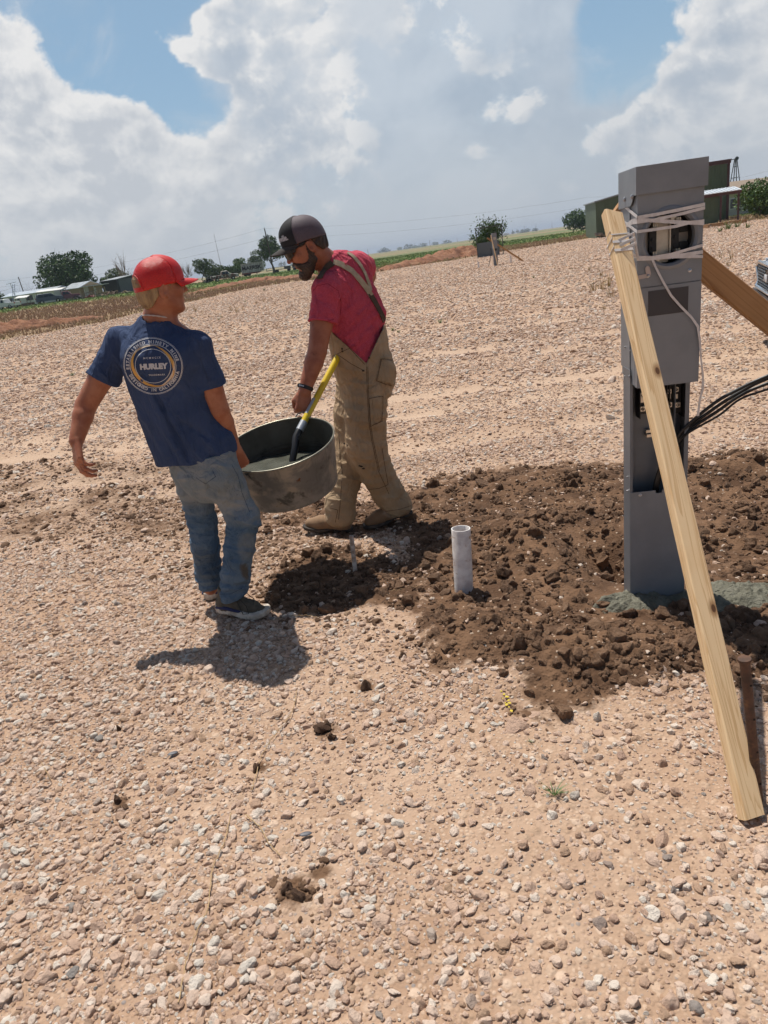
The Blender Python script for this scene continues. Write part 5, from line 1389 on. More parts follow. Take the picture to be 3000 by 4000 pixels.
    def shoe(heel, toe, lift, sgn):
        x = unit(np.array([toe[0] - heel[0], toe[1] - heel[1], 0])); L_ = .278; pitch = lift
        x = unit(x + np.array([0, 0, -pitch])); y = unit(np.cross([0, 0, 1.], x)); z = np.cross(x, y); M = frameM(heel, x, y, z)
        g_ = empty('shoe', heel); bpy.context.view_layer.update()
        def loc_(Pt): return ((Pt - M[:3, 3].astype(np.float32)) @ M[:3, :3].astype(np.float32))
        def so(Pt):
            q = loc_(Pt).copy(); tip = .030 * smooth01(q[:, 0], .20, .29); hl_ = .012 * (1 - smooth01(q[:, 0], .0, .05)); q[:, 2] = q[:, 2] - tip * .6 - hl_ * .5
            top = .043 - .013 * smooth01(q[:, 0], .08, .2); d = sole_sdf(q, L_, .100, .0, 1.0); 
            return smax(d, np.maximum(-q[:, 2], q[:, 2] - top - .006 * np.sin(q[:, 0] * 9)), .010) - .0012 * np.sin(q[:, 0] * 420) * (np.abs(q[:, 2] - .015) < .012)
        def up(Pt):
            q = loc_(Pt); d = chain(q, [(.050, 0, .050), (.12, 0, .052), (.19, 0, .038), (.238, 0, .030)], [.037, .039, .036, .026], n=(0, 1, 0), f=1.05, k=.02)
            d = smin(d, seg(q, (.055, 0, .05), (.062, 0, .125), .037, .038), .03); d = np.maximum(d, -(q[:, 2] - .018)); d = np.maximum(d, q[:, 2] - .140)
            return d - .0012 * np.sin(q[:, 0] * 300) * np.sin(q[:, 1] * 300)
        c = heel + x * .14; lo = c - .2; hi = c + .2
        s_ = sdf_mesh('sole', so, lo, hi, .0035, foam); u_ = sdf_mesh('upper', up, lo, hi, .0035, knit)
        p1 = MB()
        W = lambda a, b_, c_: M[:3, 3] + M[:3, :3] @ np.array([a, b_, c_])
        for sg in (-1, 1): p1.tube([W(.02, sg * .036, .038), W(.07, sg * .043, .046), W(.12, sg * .044, .040), W(.17, sg * .043, .032)], [.006, .010, .009, .004], 8)
        b1 = p1.build('side_panel', bl); p2 = MB()
        for k in range(4):
            xx = .115 + .022 * k; zz = .090 - .012 * k; p2.tube([W(xx, .028, zz - .014), W(xx + .004, 0, zz + .004), W(xx, -.028, zz - .014)], .0022, 6)
        p2.tube([W(.115, -.01, .095), W(.15, -.035, .10), W(.19, -.050, .075), W(.20, -.055, .04), W(.17, -.053, .03), W(.13, -.03, .085)], .0018, 6)
        p2.tube([W(.115, .01, .095), W(.16, .02, .105), W(.20, .015, .08), W(.21, -.02, .07)], .0018, 6)
        b2 = p2.build('lace', pmat('lace_mat', (.035, .03, .026), .9))
        for o_ in (s_, u_, b1, b2): o_.parent = g_; o_.matrix_parent_inverse = g_.matrix_world.inverted()
        return g_
    hR_ = G(846, 2384, .030); tR = G(1012, 2408, .0)
    hL_ = G(818, 2352, .006); tL = hL_ + np.array([.05, .25, 0])
    for g_ in (shoe(np.array(hR_) + unit([tR[0] - hR_[0], tR[1] - hR_[1], 0]) * .0, tR, .12, 1), shoe(hL_, tL, .0, -1)): adopt_keep(g_, root)
    return root
def ico(r, sub=3):
    bm = bmesh.new(); bmesh.ops.create_icosphere(bm, subdivisions=sub, radius=r); V = np.array([v.co[:] for v in bm.verts]); bm.verts.index_update(); Fc = [[v.index for v in f.verts] for f in bm.faces]; bm.free(); return V, Fc
def adopt_keep(o, root):
    bpy.context.view_layer.update(); mw = o.matrix_world.copy(); o.parent = root; o.matrix_parent_inverse = root.matrix_world.inverted(); o.matrix_world = mw
boy = build_boy()
def build_man():
    nk = P(1296, 1040, 4.10); shN = P(1276, 1128, 3.95); shF = P(1396, 1036, 4.25)
    elN = P(1240, 1372, 3.86); wrN = P(1190, 1528, 3.80)
    elF = P(1437, 1077, 4.42); haF = P(1385, 1240, 4.28)
    hipN = P(1437, 1500, 4.03); hipF = P(1392, 1500, 4.20)
    knN = P(1450, 1770, 4.00); knF = P(1376, 1760, 4.14)
    anN = G(1556, 1975, .12); anF = P(1330, 2008, 4.02)
    fU = unit(np.array([-.88, .45, 0])); fL_ = unit(np.array([-.97, .22, 0]))
    lat = unit(shF - shN); pel = (hipN + hipF) / 2; sp = unit(nk - pel)
    root = empty('person', (float(anN[0] + anF[0]) / 2, float(anN[1] + anF[1]) / 2, 0.0))
    tag(root, 'bearded man in dark cap, pink T-shirt and tan bib overalls carrying the tub', 'person')
    bpy.context.view_layer.update(); RW = root.matrix_world.inverted()
    def adopt(o):
        if o is not None: o.parent = root; o.matrix_parent_inverse = RW
        return o
    pit = math.radians(19); yaw = math.radians(10)
    hf = np.array([-math.cos(yaw) * math.cos(pit), -math.sin(yaw) * math.cos(pit), -math.sin(pit)])
    hl = unit(np.cross([0, 0, 1.], hf)); hu = np.cross(hf, hl)
    hc = P(1196, 962, 4.03); HM = frameM(hc, hf, hl, hu); hs = 1.06
    W = lambda a, b_, c_: HM[:3, 3] + HM[:3, :3] @ (np.array([a, b_, c_]) * hs)
    hNd = unit(P(1182, 1625, 3.77) - wrN); HN = mk_frame(wrN + hNd * .004, hNd, unit(np.array([.25, -1.0, .0])))
    hFd = unit(np.array([-.75, -.1, -.25])); HF = mk_frame(haF - hFd * .06, hFd, unit(np.array([.1, .9, .3])))
    def body(Pt):
        d = chain(Pt, [nk, nk + (hc - nk) * .45, W(-.02, 0, -.04)], [.070, .064, .060], k=.01)
        d = smin(d, chain(Pt, [nk - sp * .03, nk - sp * .14, nk - sp * .34, pel], [.09, .14, .15, .14], n=fU, f=.75), .03)
        d = smin(d, seg(Pt, nk - sp * .05, shN, .06, .062), .03); d = smin(d, seg(Pt, nk - sp * .05, shF, .06, .062), .03)
        d = smin(d, chain(Pt, [shN, elN + (shN - elN) * .45, elN, elN + (wrN - elN) * .28, wrN], [.066, .060, .050, .050, .0335], k=.01), .02)
        d = smin(d, chain(Pt, [shF, elF, elF + (haF - elF) * .3, haF - hFd * .05], [.062, .047, .047, .032], k=.01), .02)
        for a, b, c in ((hipN, knN, anN), (hipF, knF, anF)): d = smin(d, chain(Pt, [a, b, c], [.08, .058, .04], k=.01), .03)
        d = smin(d, near(Pt, hc, .25, lambda p_: head_sdf(head_local(p_, HM, hs), True) * hs), .025)
        d = smin(d, near(Pt, HN[:3, 3] + hNd * .07, .20, lambda p_: hand_sdf(p_, HN, [1.25, 1.3, 1.3, 1.25], 1.06, 1.0)), .008)
        d = smin(d, near(Pt, HF[:3, 3] + hFd * .07, .20, lambda p_: hand_sdf(p_, HF, [1.1, 1.15, 1.15, 1.1], 1.04, .9)), .008)
        return d
    lo = np.array([-.66, 3.66, .04]); hi = np.array([.28, 4.62, hc[2] + .18])
    adopt(sdf_mesh('body', body, lo, hi, .0045, skin_m))
    # ---- T-shirt
    sts = [P(1428, 1470, 4.11), P(1410, 1400, 4.11), P(1388, 1310, 4.11), P(1362, 1215, 4.11), P(1342, 1125, 4.11), P(1316, 1055, 4.10)]
    srd = [.158, .168, .166, .168, .150, .095]
    slN = P(1262, 1262, 3.90); slF = P(1424, 1050, 4.37)
    cr = [((1285, 1120), (1330, 1170), .012, .008, 3.9), ((1330, 1180), (1335, 1290), .010, -.010, 3.92), ((1340, 1300), (1490, 1230), .010, .006, 3.93), ((1345, 1330), (1500, 1270), .010, -.006, 3.93),
          ((1350, 1360), (1440, 1340), .009, .006, 3.93), ((1345, 1250), (1470, 1180), .012, .005, 3.93), ((1330, 1000), (1370, 1060), .010, .007, 4.0), ((1360, 990), (1420, 1060), .008, -.006, 4.05), ((1390, 1000), (1440, 1090), .009, .006, 4.1),
          ((1300, 1060), (1350, 1110), .010, .007, 3.97), ((1340, 1150), (1420, 1230), .012, -.005, 3.93), ((1225, 1180), (1235, 1250), .01, -.004, 3.85), ((1300, 1140), (1315, 1240), .010, .006, 3.9)]
    def shirt(Pt):
        d = chain(Pt, sts, srd, n=fU, f=.80, k=.03)
        d = smin(d, seg(Pt, nk - sp * .055, shN, .070, .070), .05); d = smin(d, seg(Pt, nk - sp * .055, shF, .070, .070), .05)
        d = smin(d, seg(Pt, P(1400, 1110, 4.13), P(1450, 1230, 4.12), .075, .085), .06); d = smin(d, seg(Pt, P(1335, 1045, 4.12), P(1400, 1045, 4.17), .080, .078), .05)
        dn = unit(slN - shN); df = unit(slF - shF)
        a = seg(Pt, shN, slN + (slN - shN) * .3, .072, .080) - fold(Pt, dn, .04, .003, slN, .1, .02, 3); c = seg(Pt, shF, slF + (slF - shF) * .3, .070, .072)
        pa, pc = plane(Pt, slN, dn), plane(Pt, slF, df)
        a = smax(a, pa, .004); c = smax(c, pc, .004)
        d = smin(d, a, .028); d = smin(d, c, .03)
        for a_, b_, w, am, Y in cr: d = d - crease(Pt, P(*a_, Y), P(*b_, Y), w * 1.0, am * 2.2)
        d = d - fold(Pt, unit(sp + fU * .4), .06, .004, P(1440, 1300, 3.95), .16, .05, 2) - fold(Pt, unit(lat + sp * .3), .05, .003, P(1400, 1050, 4.1), .12, .04, 6)
        d = d - ridge(Pt, unit(sp + fU * .5), .07, .006, 3.0) - ridge(Pt, unit(lat + sp * .4), .09, .005, 6.0)
        dn = seg(Pt, nk - sp * .10, nk + (hc - nk) * .75, .070, .074); sh_ = d
        d = smax(d, -dn, .004); d = np.minimum(d, np.maximum(np.maximum(np.abs(dn - .005) - .006, sh_ - .003), -(sh_ + .03)))
        return d
    pink = pmat('pink_heather', (.56, .080, .120), .85, (.47, .055, .088), 300, 2, bump=.3, bscale=420, bdist=.0008, spec=.2, col3=(.54, .09, .15), n3scale=90, wr=.028)
    lo = np.array([-.48, 3.72, sts[0][2] - .1]); hi = np.array([.30, 4.56, shF[2] + .16])
    sh = adopt(sdf_mesh('tshirt', shirt, lo, hi, .0045, pink))
    bt = bvh_of(sh)
    sp_ = pmat('pink_seam', (.30, .015, .04), .9)
    for l_ in ([(1214, 1150), (1240, 1116), (1280, 1108), (1320, 1135), (1333, 1180), (1330, 1230)], [(1216, 1258), (1260, 1258), (1304, 1248)]): adopt(seam('seam', bt, l_, .0018, sp_, None, .0))
    # ---- overalls
    kN = [hipN, P(1428, 1620, 4.0), P(1431, 1740, 4.0), P(1472, 1845, 4.0), P(1515, 1925, 4.01), anN]
    rN = [.120, .118, .115, .096, .090, .084]
    kF = [hipF, P(1380, 1620, 4.17), P(1382, 1760, 4.13), P(1348, 1880, 4.07), P(1328, 1965, 4.03), anF]
    rF = [.118, .114, .110, .092, .088, .092]
    V0 = P(1432, 1420, 3.92); cutlat = unit(P(1432, 1420, 4.4) - V0 + np.array([0, 0, .0]))
    def pl_through(a, b):
        e = unit(np.array(b) - np.array(a)); n_ = unit(np.cross(e, cutlat)); 
        return n_ if n_[2] > 0 else -n_
    n1 = pl_through(V0, P(1290, 1290, 3.92)); n2 = pl_through(P(1442, 1395, 3.92), P(1506, 1262, 3.92))
    oc = [((1300, 1560), (1360, 1600), .012, -.010, 3.92), ((1310, 1620), (1400, 1640), .012, .008, 3.92), ((1350, 1590), (1345, 1740), .012, -.006, 3.92), ((1500, 1540), (1540, 1500), .012, -.016, 3.95),
          ((1385, 1790), (1500, 1830), .014, -.007, 3.92), ((1400, 1830), (1540, 1860), .014, .008, 3.92), ((1470, 1930), (1590, 1900), .014, .010, 3.95), ((1490, 1960), (1600, 1935), .012, -.012, 3.95), ((1500, 1990), (1605, 1965), .012, .008, 3.95),
          ((1265, 1985), (1380, 1995), .012, .009, 3.98), ((1260, 2010), (1384, 2015), .012, -.010, 3.98), ((1260, 2035), (1380, 2035), .012, .007, 3.98), ((1310, 1480), (1400, 1560), .014, .006, 3.95), ((1330, 1450), (1440, 1500), .012, -.006, 3.93), ((1400, 1640), (1440, 1700), .012, .005, 3.9), ((1455, 1560), (1450, 1680), .014, -.006, 3.9)]
    def overalls(Pt):
        d = chain(Pt, [P(1428, 1500, 4.11), P(1415, 1420, 4.11), P(1400, 1330, 4.11), P(1382, 1240, 4.11)], [.166, .186, .184, .184], n=fU, f=.84, k=.03)
        d = smin(d, ell(Pt, P(1475, 1465, 4.08), I3, (.105, .125, .125)), .05)
        l = chain(Pt, kN, rN, k=.02); r = chain(Pt, kF, rF, k=.02); d = smin(smin(d, l, .03), r, .03)
        for a_, b_, w, am, Y in oc: d = d - crease(Pt, P(*a_, Y), P(*b_, Y), w * 1.1, am * 1.4)
        d = d - fold(Pt, (0, .2, 1), .06, .003, P(1470, 1850, 3.95), .2, .06, 2) - fold(Pt, (.4, 0, 1), .07, .004, P(1500, 1600, 3.95), .2, .06, 5)
        d = d - ridge(Pt, (.3, .1, 1), .08, .007, 2.0) - ridge(Pt, (1, .2, .4), .10, .005, 5.0)
        keep = np.minimum(plane(Pt, V0, n1), plane(Pt, P(1442, 1395, 3.92), n2))
        keep = np.maximum(keep, plane(Pt, P(1340, 1160, 4.1), sp))
        core = d; d = smax(d, keep, .004)
        pn = np.float32(anN[2] - .045) - Pt[:, 2] + .30 * (Pt[:, 0] - np.float32(anN[0])); pf = np.float32(anF[2] - .060) - Pt[:, 2]
        nn = np.sqrt((Pt[:, 0] - anN[0]) ** 2 + (Pt[:, 1] - anN[1]) ** 2) < np.sqrt((Pt[:, 0] - anF[0]) ** 2 + (Pt[:, 1] - anF[1]) ** 2)
        p_ = np.where(nn, pn, pf).astype(np.float32); d = smax(d, p_, .004); d = np.maximum(d, -np.maximum(core + .013, -p_ - .05))
        return d
    duck = pmat('duck_canvas', (.43, .305, .190), .88, (.36, .25, .148), 5, 6, bump=.35, bscale=380, bdist=.0009, spec=.2, col3=(.48, .37, .25), n3scale=4, n3=(.52, .72), wr=.028)
    lo = np.array([-.45, 3.70, .03]); hi = np.array([.34, 4.50, P(1382, 1200, 4.1)[2] + .08])
    ov = adopt(sdf_mesh('overalls', overalls, lo, hi, .0045, duck))
    bo = bvh_of(ov); bso = bvh_of(ov, sh)
    dseam = pmat('duck_seam', (.135, .082, .042), .9); cream = pmat('strap_canvas_lit', (.46, .38, .27), .85, (.38, .30, .20), 30); brown = pmat('strap_back', (.085, .055, .035), .9); brass = pmat('rivet', (.10, .07, .05), .4, metal=.8)  # strap cloth in two tones: cream where sunlit, brown painted for its shaded stretches
    for l_ in ([(1432, 1432), (1434, 1520), (1440, 1640), (1452, 1720), (1478, 1840), (1520, 1930)], [(1437, 1432), (1439, 1520), (1445, 1640), (1457, 1720), (1483, 1840)], [(1300, 1302), (1360, 1355), (1425, 1424)], [(1506, 1268), (1470, 1315), (1447, 1360), (1436, 1420)],
               [(1292, 1395), (1340, 1372), (1385, 1352)], [(1320, 1385), (1370, 1420), (1425, 1450)], [(1348, 1680), (1400, 1684), (1450, 1672)], [(1440, 1912), (1480, 1908), (1516, 1893)], [(1516, 1893), (1505, 1830), (1492, 1750)], [(1324, 1700), (1330, 1790), (1338, 1850)],
               [(1290, 1985), (1320, 1992), (1310, 2040)], [(1335, 1880), (1330, 1960), (1322, 2030)], [(1500, 1998), (1560, 1990), (1605, 1975)]):
        adopt(seam('seam', bo, l_, .0016, dseam, None, .0008))
    adopt(patch('rear_pocket', bo, [(1488, 1402), (1540, 1410), (1536, 1505), (1470, 1488)], duck, None, .003, 14, 14, .0025, .004))
    adopt(patch('tool_pocket', bo, [(1440, 1555), (1494, 1545), (1490, 1645), (1446, 1665)], duck, None, .003, 14, 14, .0025))
    for l_ in ([(1488, 1402), (1515, 1405), (1540, 1410)], [(1488, 1402), (1478, 1450), (1470, 1488), (1500, 1500), (1530, 1505)], [(1440, 1557), (1494, 1547)], [(1494, 1547), (1490, 1645), (1446, 1665), (1440, 1557)]): adopt(seam('seam', bvh_of(ov), l_, .0015, dseam, None, .0065))
    adopt(strap_on('hammer_loop', bo, [(1436, 1530), (1460, 1518), (1480, 1512), (1478, 1500)], .022, duck, None, .010, .003))
    for px, py in ((1442, 1398), (1337, 1362), (1338, 1372), (1418, 1448)):
        q = on(bo, px, py, .002)
        if q: adopt(MB().lathe([(.006, 0), (.006, .002), (.003, .003), (0, .003)], 12, frameM(q[0], unit(np.cross(q[1], [0, 0, 1])), unit(np.cross(q[1], np.cross([0, 0, 1], q[1]))), q[1])).build('rivet', brass))
    adopt(strap_on('strap', bt, [(1296, 1024), (1330, 1032), (1365, 1052), (1400, 1088), (1430, 1125), (1452, 1162)], .030, cream, None, .006, .004))
    adopt(strap_on('strap', bso, [(1440, 1142), (1456, 1168), (1472, 1197), (1490, 1230), (1504, 1266)], .030, brown, None, .006, .004, 7))
    adopt(strap_on('strap', bt, [(1302, 1026), (1284, 1040), (1266, 1060), (1252, 1084), (1244, 1100)], .034, brown, None, .006, .004, 6))
    adopt(strap_on('strap', bt, [(1352, 988), (1378, 1002), (1402, 1030), (1422, 1065), (1438, 1105), (1447, 1140)], .020, cream, None, .006, .004, 7))
    # stains
    for l_ in ((1345, 1732), (1356, 1738), (1420, 1830), (1405, 1820), (1412, 1822)):
        q = on(bo, l_[0], l_[1], .0006)
        if q:
            V, Fc = ico(1.0, 1); o_ = npmesh('stain', V * [.011, .002, .006], Fc, pmat('stain_mat', (.035, .025, .018), .9) if 'stain_mat' not in bpy.data.materials else bpy.data.materials['stain_mat']); o_.matrix_world = Matrix(frameM(q[0], unit(np.cross(q[1], [0, 0.1, 1])), q[1], unit(np.cross(q[1], unit(np.cross(q[1], [0, 0.1, 1]))))).tolist()); adopt_keep(o_, root)
    # ---- hair, beard
    hm_ = pmat('dark_hair', (.035, .020, .013), .55, (.06, .032, .02), 30, 6, bump=1.0, bscale=120, bdist=.004)
    def hairf(Pt):
        q = head_local(Pt, HM, hs); a = q.copy(); a[:, 1] = np.abs(a[:, 1]); n_ = .002 * np.sin(q[:, 1] * 260 + 5 * np.sin(q[:, 2] * 50)) + .0016 * np.sin(q[:, 0] * 300 + q[:, 2] * 90)
        d = ell(q, (-.010, 0, .026), I3, (.104, .083, .096)); d = smin(d, ell(q, (-.040, 0, -.030), I3, (.062, .062, .055)), .03) + n_
        d = np.maximum(d, q[:, 0] - .040 + .3 * np.abs(q[:, 2] - .02)); d = np.maximum(d, -(q[:, 2] - .010 + np.clip((-.015 - q[:, 0]) * 1.2, 0, .060)))
        return np.maximum(d, -ell(a, (-.010, .092, -.008), I3, (.030, .030, .042))) * hs
    adopt(sdf_mesh('hair', hairf, hc - .17, hc + .17, .0035, hm_))
    def beard(Pt):
        q = head_local(Pt, HM, hs); a = q.copy(); a[:, 1] = np.abs(a[:, 1])
        n_ = .0012 * np.sin(q[:, 0] * 520 + 7 * np.sin(q[:, 2] * 40)) + .001 * np.sin(q[:, 2] * 390 + q[:, 1] * 220)
        d = chain(a, [(.004, .070, .010), (.000, .068, -.030), (.006, .058, -.066), (.040, .038, -.098), (.066, .012, -.120)], [.008, .012, .018, .023, .023], k=.02)
        d = smin(d, ell(q, (.070, 0, -.112), I3, (.032, .031, .030)), .02); d = smin(d, seg(a, (.094, .004, -.047), (.076, .030, -.066), .010, .011), .012)
        d = smin(d, seg(a, (.076, .030, -.066), (.040, .046, -.080), .012, .020), .02)
        d = np.maximum(d, -seg(a, (.106, 0, -.062), (.090, .014, -.064), .006, .004)); d = np.maximum(d, -ell(a, (.052, .054, -.020), I3, (.036, .036, .030)))
        return (d + n_) * hs
    adopt(sdf_mesh('beard', beard, hc - .20, hc + .17, .0035, hm_))
    # ---- cap
    blk = pmat('cap_black', (.012, .012, .014), .8, (.018, .017, .020), 12, bump=.4, bscale=400, bdist=.0006); grm = pmat('cap_mesh', (.135, .100, .118), .7, (.08, .060, .072), 420, 1, bump=.7, bscale=420, bdist=.001); brm = pmat('cap_brim', (.060, .048, .042), .85, (.035, .03, .028), 8, 5)
    CM = HM.copy(); r_ = math.radians(-5); c_, s_ = math.cos(r_), math.sin(r_)
    CM[:3, 0] = HM[:3, 0] * c_ - HM[:3, 2] * s_; CM[:3, 2] = HM[:3, 0] * s_ + HM[:3, 2] * c_; CM[:3, 3] = HM[:3, 3] + HM[:3, :3] @ np.array([-.002, 0, -.004])
    capr, pt = make_cap(None, CM, hs, blk, grm, brm, False, rf=.112, rs=.090, hgt=.118, base=.030, brim_len=.076, droop=1.15)
    adopt_keep(capr, root)
    # embroidery
    V, Fc = text_verts('stoneville.', .034, 0, .0005, 0, 1, .95)
    if len(V):
        V[:, 0] -= (V[:, 0].max() + V[:, 0].min()) / 2
        out = []
        for x, y, _ in V:
            phi = x / .106 + .22; t = (.040 + y) / .118; p0 = np.array(pt(phi, t, .0035)); out.append(CM[:3, 3] + CM[:3, :3] @ p0)
        o = npmesh('embroidery', out, Fc, pmat('thread_white', (.62, .62, .66), .7), None, smooth=False); bpy.context.view_layer.update(); adopt_keep(o, capr)
    # ---- sunglasses
    sg = empty('sunglasses', W(.09, 0, .0)); sg.matrix_world = Matrix(frameM(W(0, 0, 0), HM[:3, 0], HM[:3, 1], HM[:3, 2]).tolist())
    fr = pmat('frame_black', (.012, .010, .010), .3); ln = pmat('lens_dark', (.010, .008, .007), .22, spec=.3)
    S_ = lambda p_: [np.array(q_) * hs for q_ in p_]
    for sgn in (1, -1):
        def lp(u, v):      # lens surface wraps around the face
            y = (.005 + .066 * u); x = .116 - 6.4 * (y - .004) ** 2 - .004 * v * v; z = .003 + v * .023 * (1 - .30 * u ** 3) + .006 * u; return np.array([x, sgn * y, z]) * hs
        n = 12; V = [lp(i / n, -1 + 2 * j / n) for i in range(n + 1) for j in range(n + 1)]
        Fc = [[i * (n + 1) + j, (i + 1) * (n + 1) + j, (i + 1) * (n + 1) + j + 1, i * (n + 1) + j + 1] for i in range(n) for j in range(n)]
        o = npmesh('lens', V, Fc, ln, sg); sm = o.modifiers.new('thick', 'SOLIDIFY'); sm.thickness = .002
        rim = [lp(i / n, 1) for i in range(n + 1)] + [lp(1, 1 - 2 * j / n) for j in range(n + 1)] + [lp(1 - i / n, -1) for i in range(n + 1)] + [lp(0, -1 + 2 * j / n) for j in range(n + 1)]
        MB().tube(rim, .0024, 6).build('rim', fr, sg)
        MB().tube([lp(1, .55), np.array([.060, sgn * .078, .016]) * hs, np.array([.01, sgn * .085, .022]) * hs, np.array([-.012, sgn * .084, .020]) * hs, np.array([-.03, sgn * .080, .0]) * hs], [.0045, .0042, .0035, .003, .0025], 8).build('temple', fr, sg)
    MB().tube(S_([(.113, .008, .012), (.116, 0, .014), (.113, -.008, .012)]), .003, 6).build('bridge', fr, sg)
    adopt_keep(sg, root)
    # ---- watch
    wd_ = unit(wrN - elN); wc = wrN - wd_ * .020; wa = unit(np.cross(wd_, [0, 1, 0])); wb = np.cross(wd_, wa)
    wt = empty('wristwatch', wc); bm_ = pmat('watch_black', (.010, .010, .011), .45)
    pts = [wa * .0385 * math.cos(a) + wb * .036 * math.sin(a) for a in np.linspace(0, 2 * math.pi, 33)]
    m_ = MB(); ribbon(m_, pts, .020, .004, nrm=[unit(p) for p in pts]); m_.build('band', bm_, wt)
    m_ = MB(); m_.box(-.011, .011, -.006, .006, -.014, .014, .004, M=frameM(-wa * .041 * 1.0, wd_, -wa, np.cross(wd_, -wa))); m_.build('watch_case', bm_, wt)
    for k in (-1, 0, 1):
        q = (wa * -.6 - wb * 0 + wb * (-.8 if (wb[1] > 0) else .8)); q = unit(q + wb * .0) * .0425
        m_ = MB(); m_.box(-.003, .003, -.0012, .0012, -.005, .005, .0005, M=frameM(q + np.cross(wd_, unit(q)) * k * .012, wd_, unit(q), np.cross(wd_, unit(q)))); m_.build('buckle', pmat('buckle_metal', (.6, .58, .55), .3, metal=.9) if 'buckle_metal' not in bpy.data.materials else bpy.data.materials['buckle_metal'], wt)
    adopt_keep(wt, root)
    # ---- boots
    suede = pmat('suede', (.30, .185, .105), .85, (.23, .135, .072), 8, 6, bump=.4, bscale=160, bdist=.001, col3=(.40, .32, .25), n3scale=6); solm = pmat('boot_sole', (.10, .075, .058), .8, (.035, .028, .024), 20)
    def boot(heel, toe, lift):
        x = unit(toe - heel); y = unit(np.cross([0, 0, 1.], x)); z = np.cross(x, y); M = frameM(heel, x, y, z); L_ = .31
        g_ = empty('boot', heel); bpy.context.view_layer.update()
        loc_ = lambda Pt: (Pt - M[:3, 3].astype(np.float32)) @ M[:3, :3].astype(np.float32)
        def so(Pt):
            q = loc_(Pt).copy(); q[:, 2] -= .012 * smooth01(q[:, 0], .22, .31); d = sole_sdf(q, L_, .088, 0, 1)
            arch = .012 * (smooth01(q[:, 0], .075, .095) - smooth01(q[:, 0], .12, .18)); return smax(d, np.maximum(arch - q[:, 2], q[:, 2] - .022), .004)
        def up(Pt):
            q = loc_(Pt); d = chain(q, [(.050, 0, .052), (.13, 0, .058), (.20, 0, .046), (.264, 0, .040)], [.042, .044, .044, .034], k=.02)
            d = smin(d, seg(q, (.060, 0, .05), (.075, 0, .19), .042, .050), .04); d = np.maximum(d, -(q[:, 2] - .018)); d = d - fold(q, (1, 0, -.3), .022, .0022, (.15, 0, .09), .06, .01, 1)
            return np.maximum(d, q[:, 2] - .20)
        c = heel + x * .15 + z * .08; s_ = sdf_mesh('sole', so, c - .22, c + .22, .004, solm); u_ = sdf_mesh('upper', up, c - .22, c + .22, .004, suede)
        for o_ in (s_, u_): o_.parent = g_; o_.matrix_parent_inverse = g_.matrix_world.inverted()
        return g_
    tN = G(1432, 2068, .0); hN_ = G(1604, 2008, .055); hN_ = tN + unit(hN_ - tN) * .30
    tF = G(1188, 2068, .03); hF_ = G(1380, 2074, .005); hF_ = tF + unit(hF_ - tF) * .31
    adopt_keep(boot(hN_, tN, 0), root); adopt_keep(boot(hF_, tF, 0), root)
    return root
man = build_man()

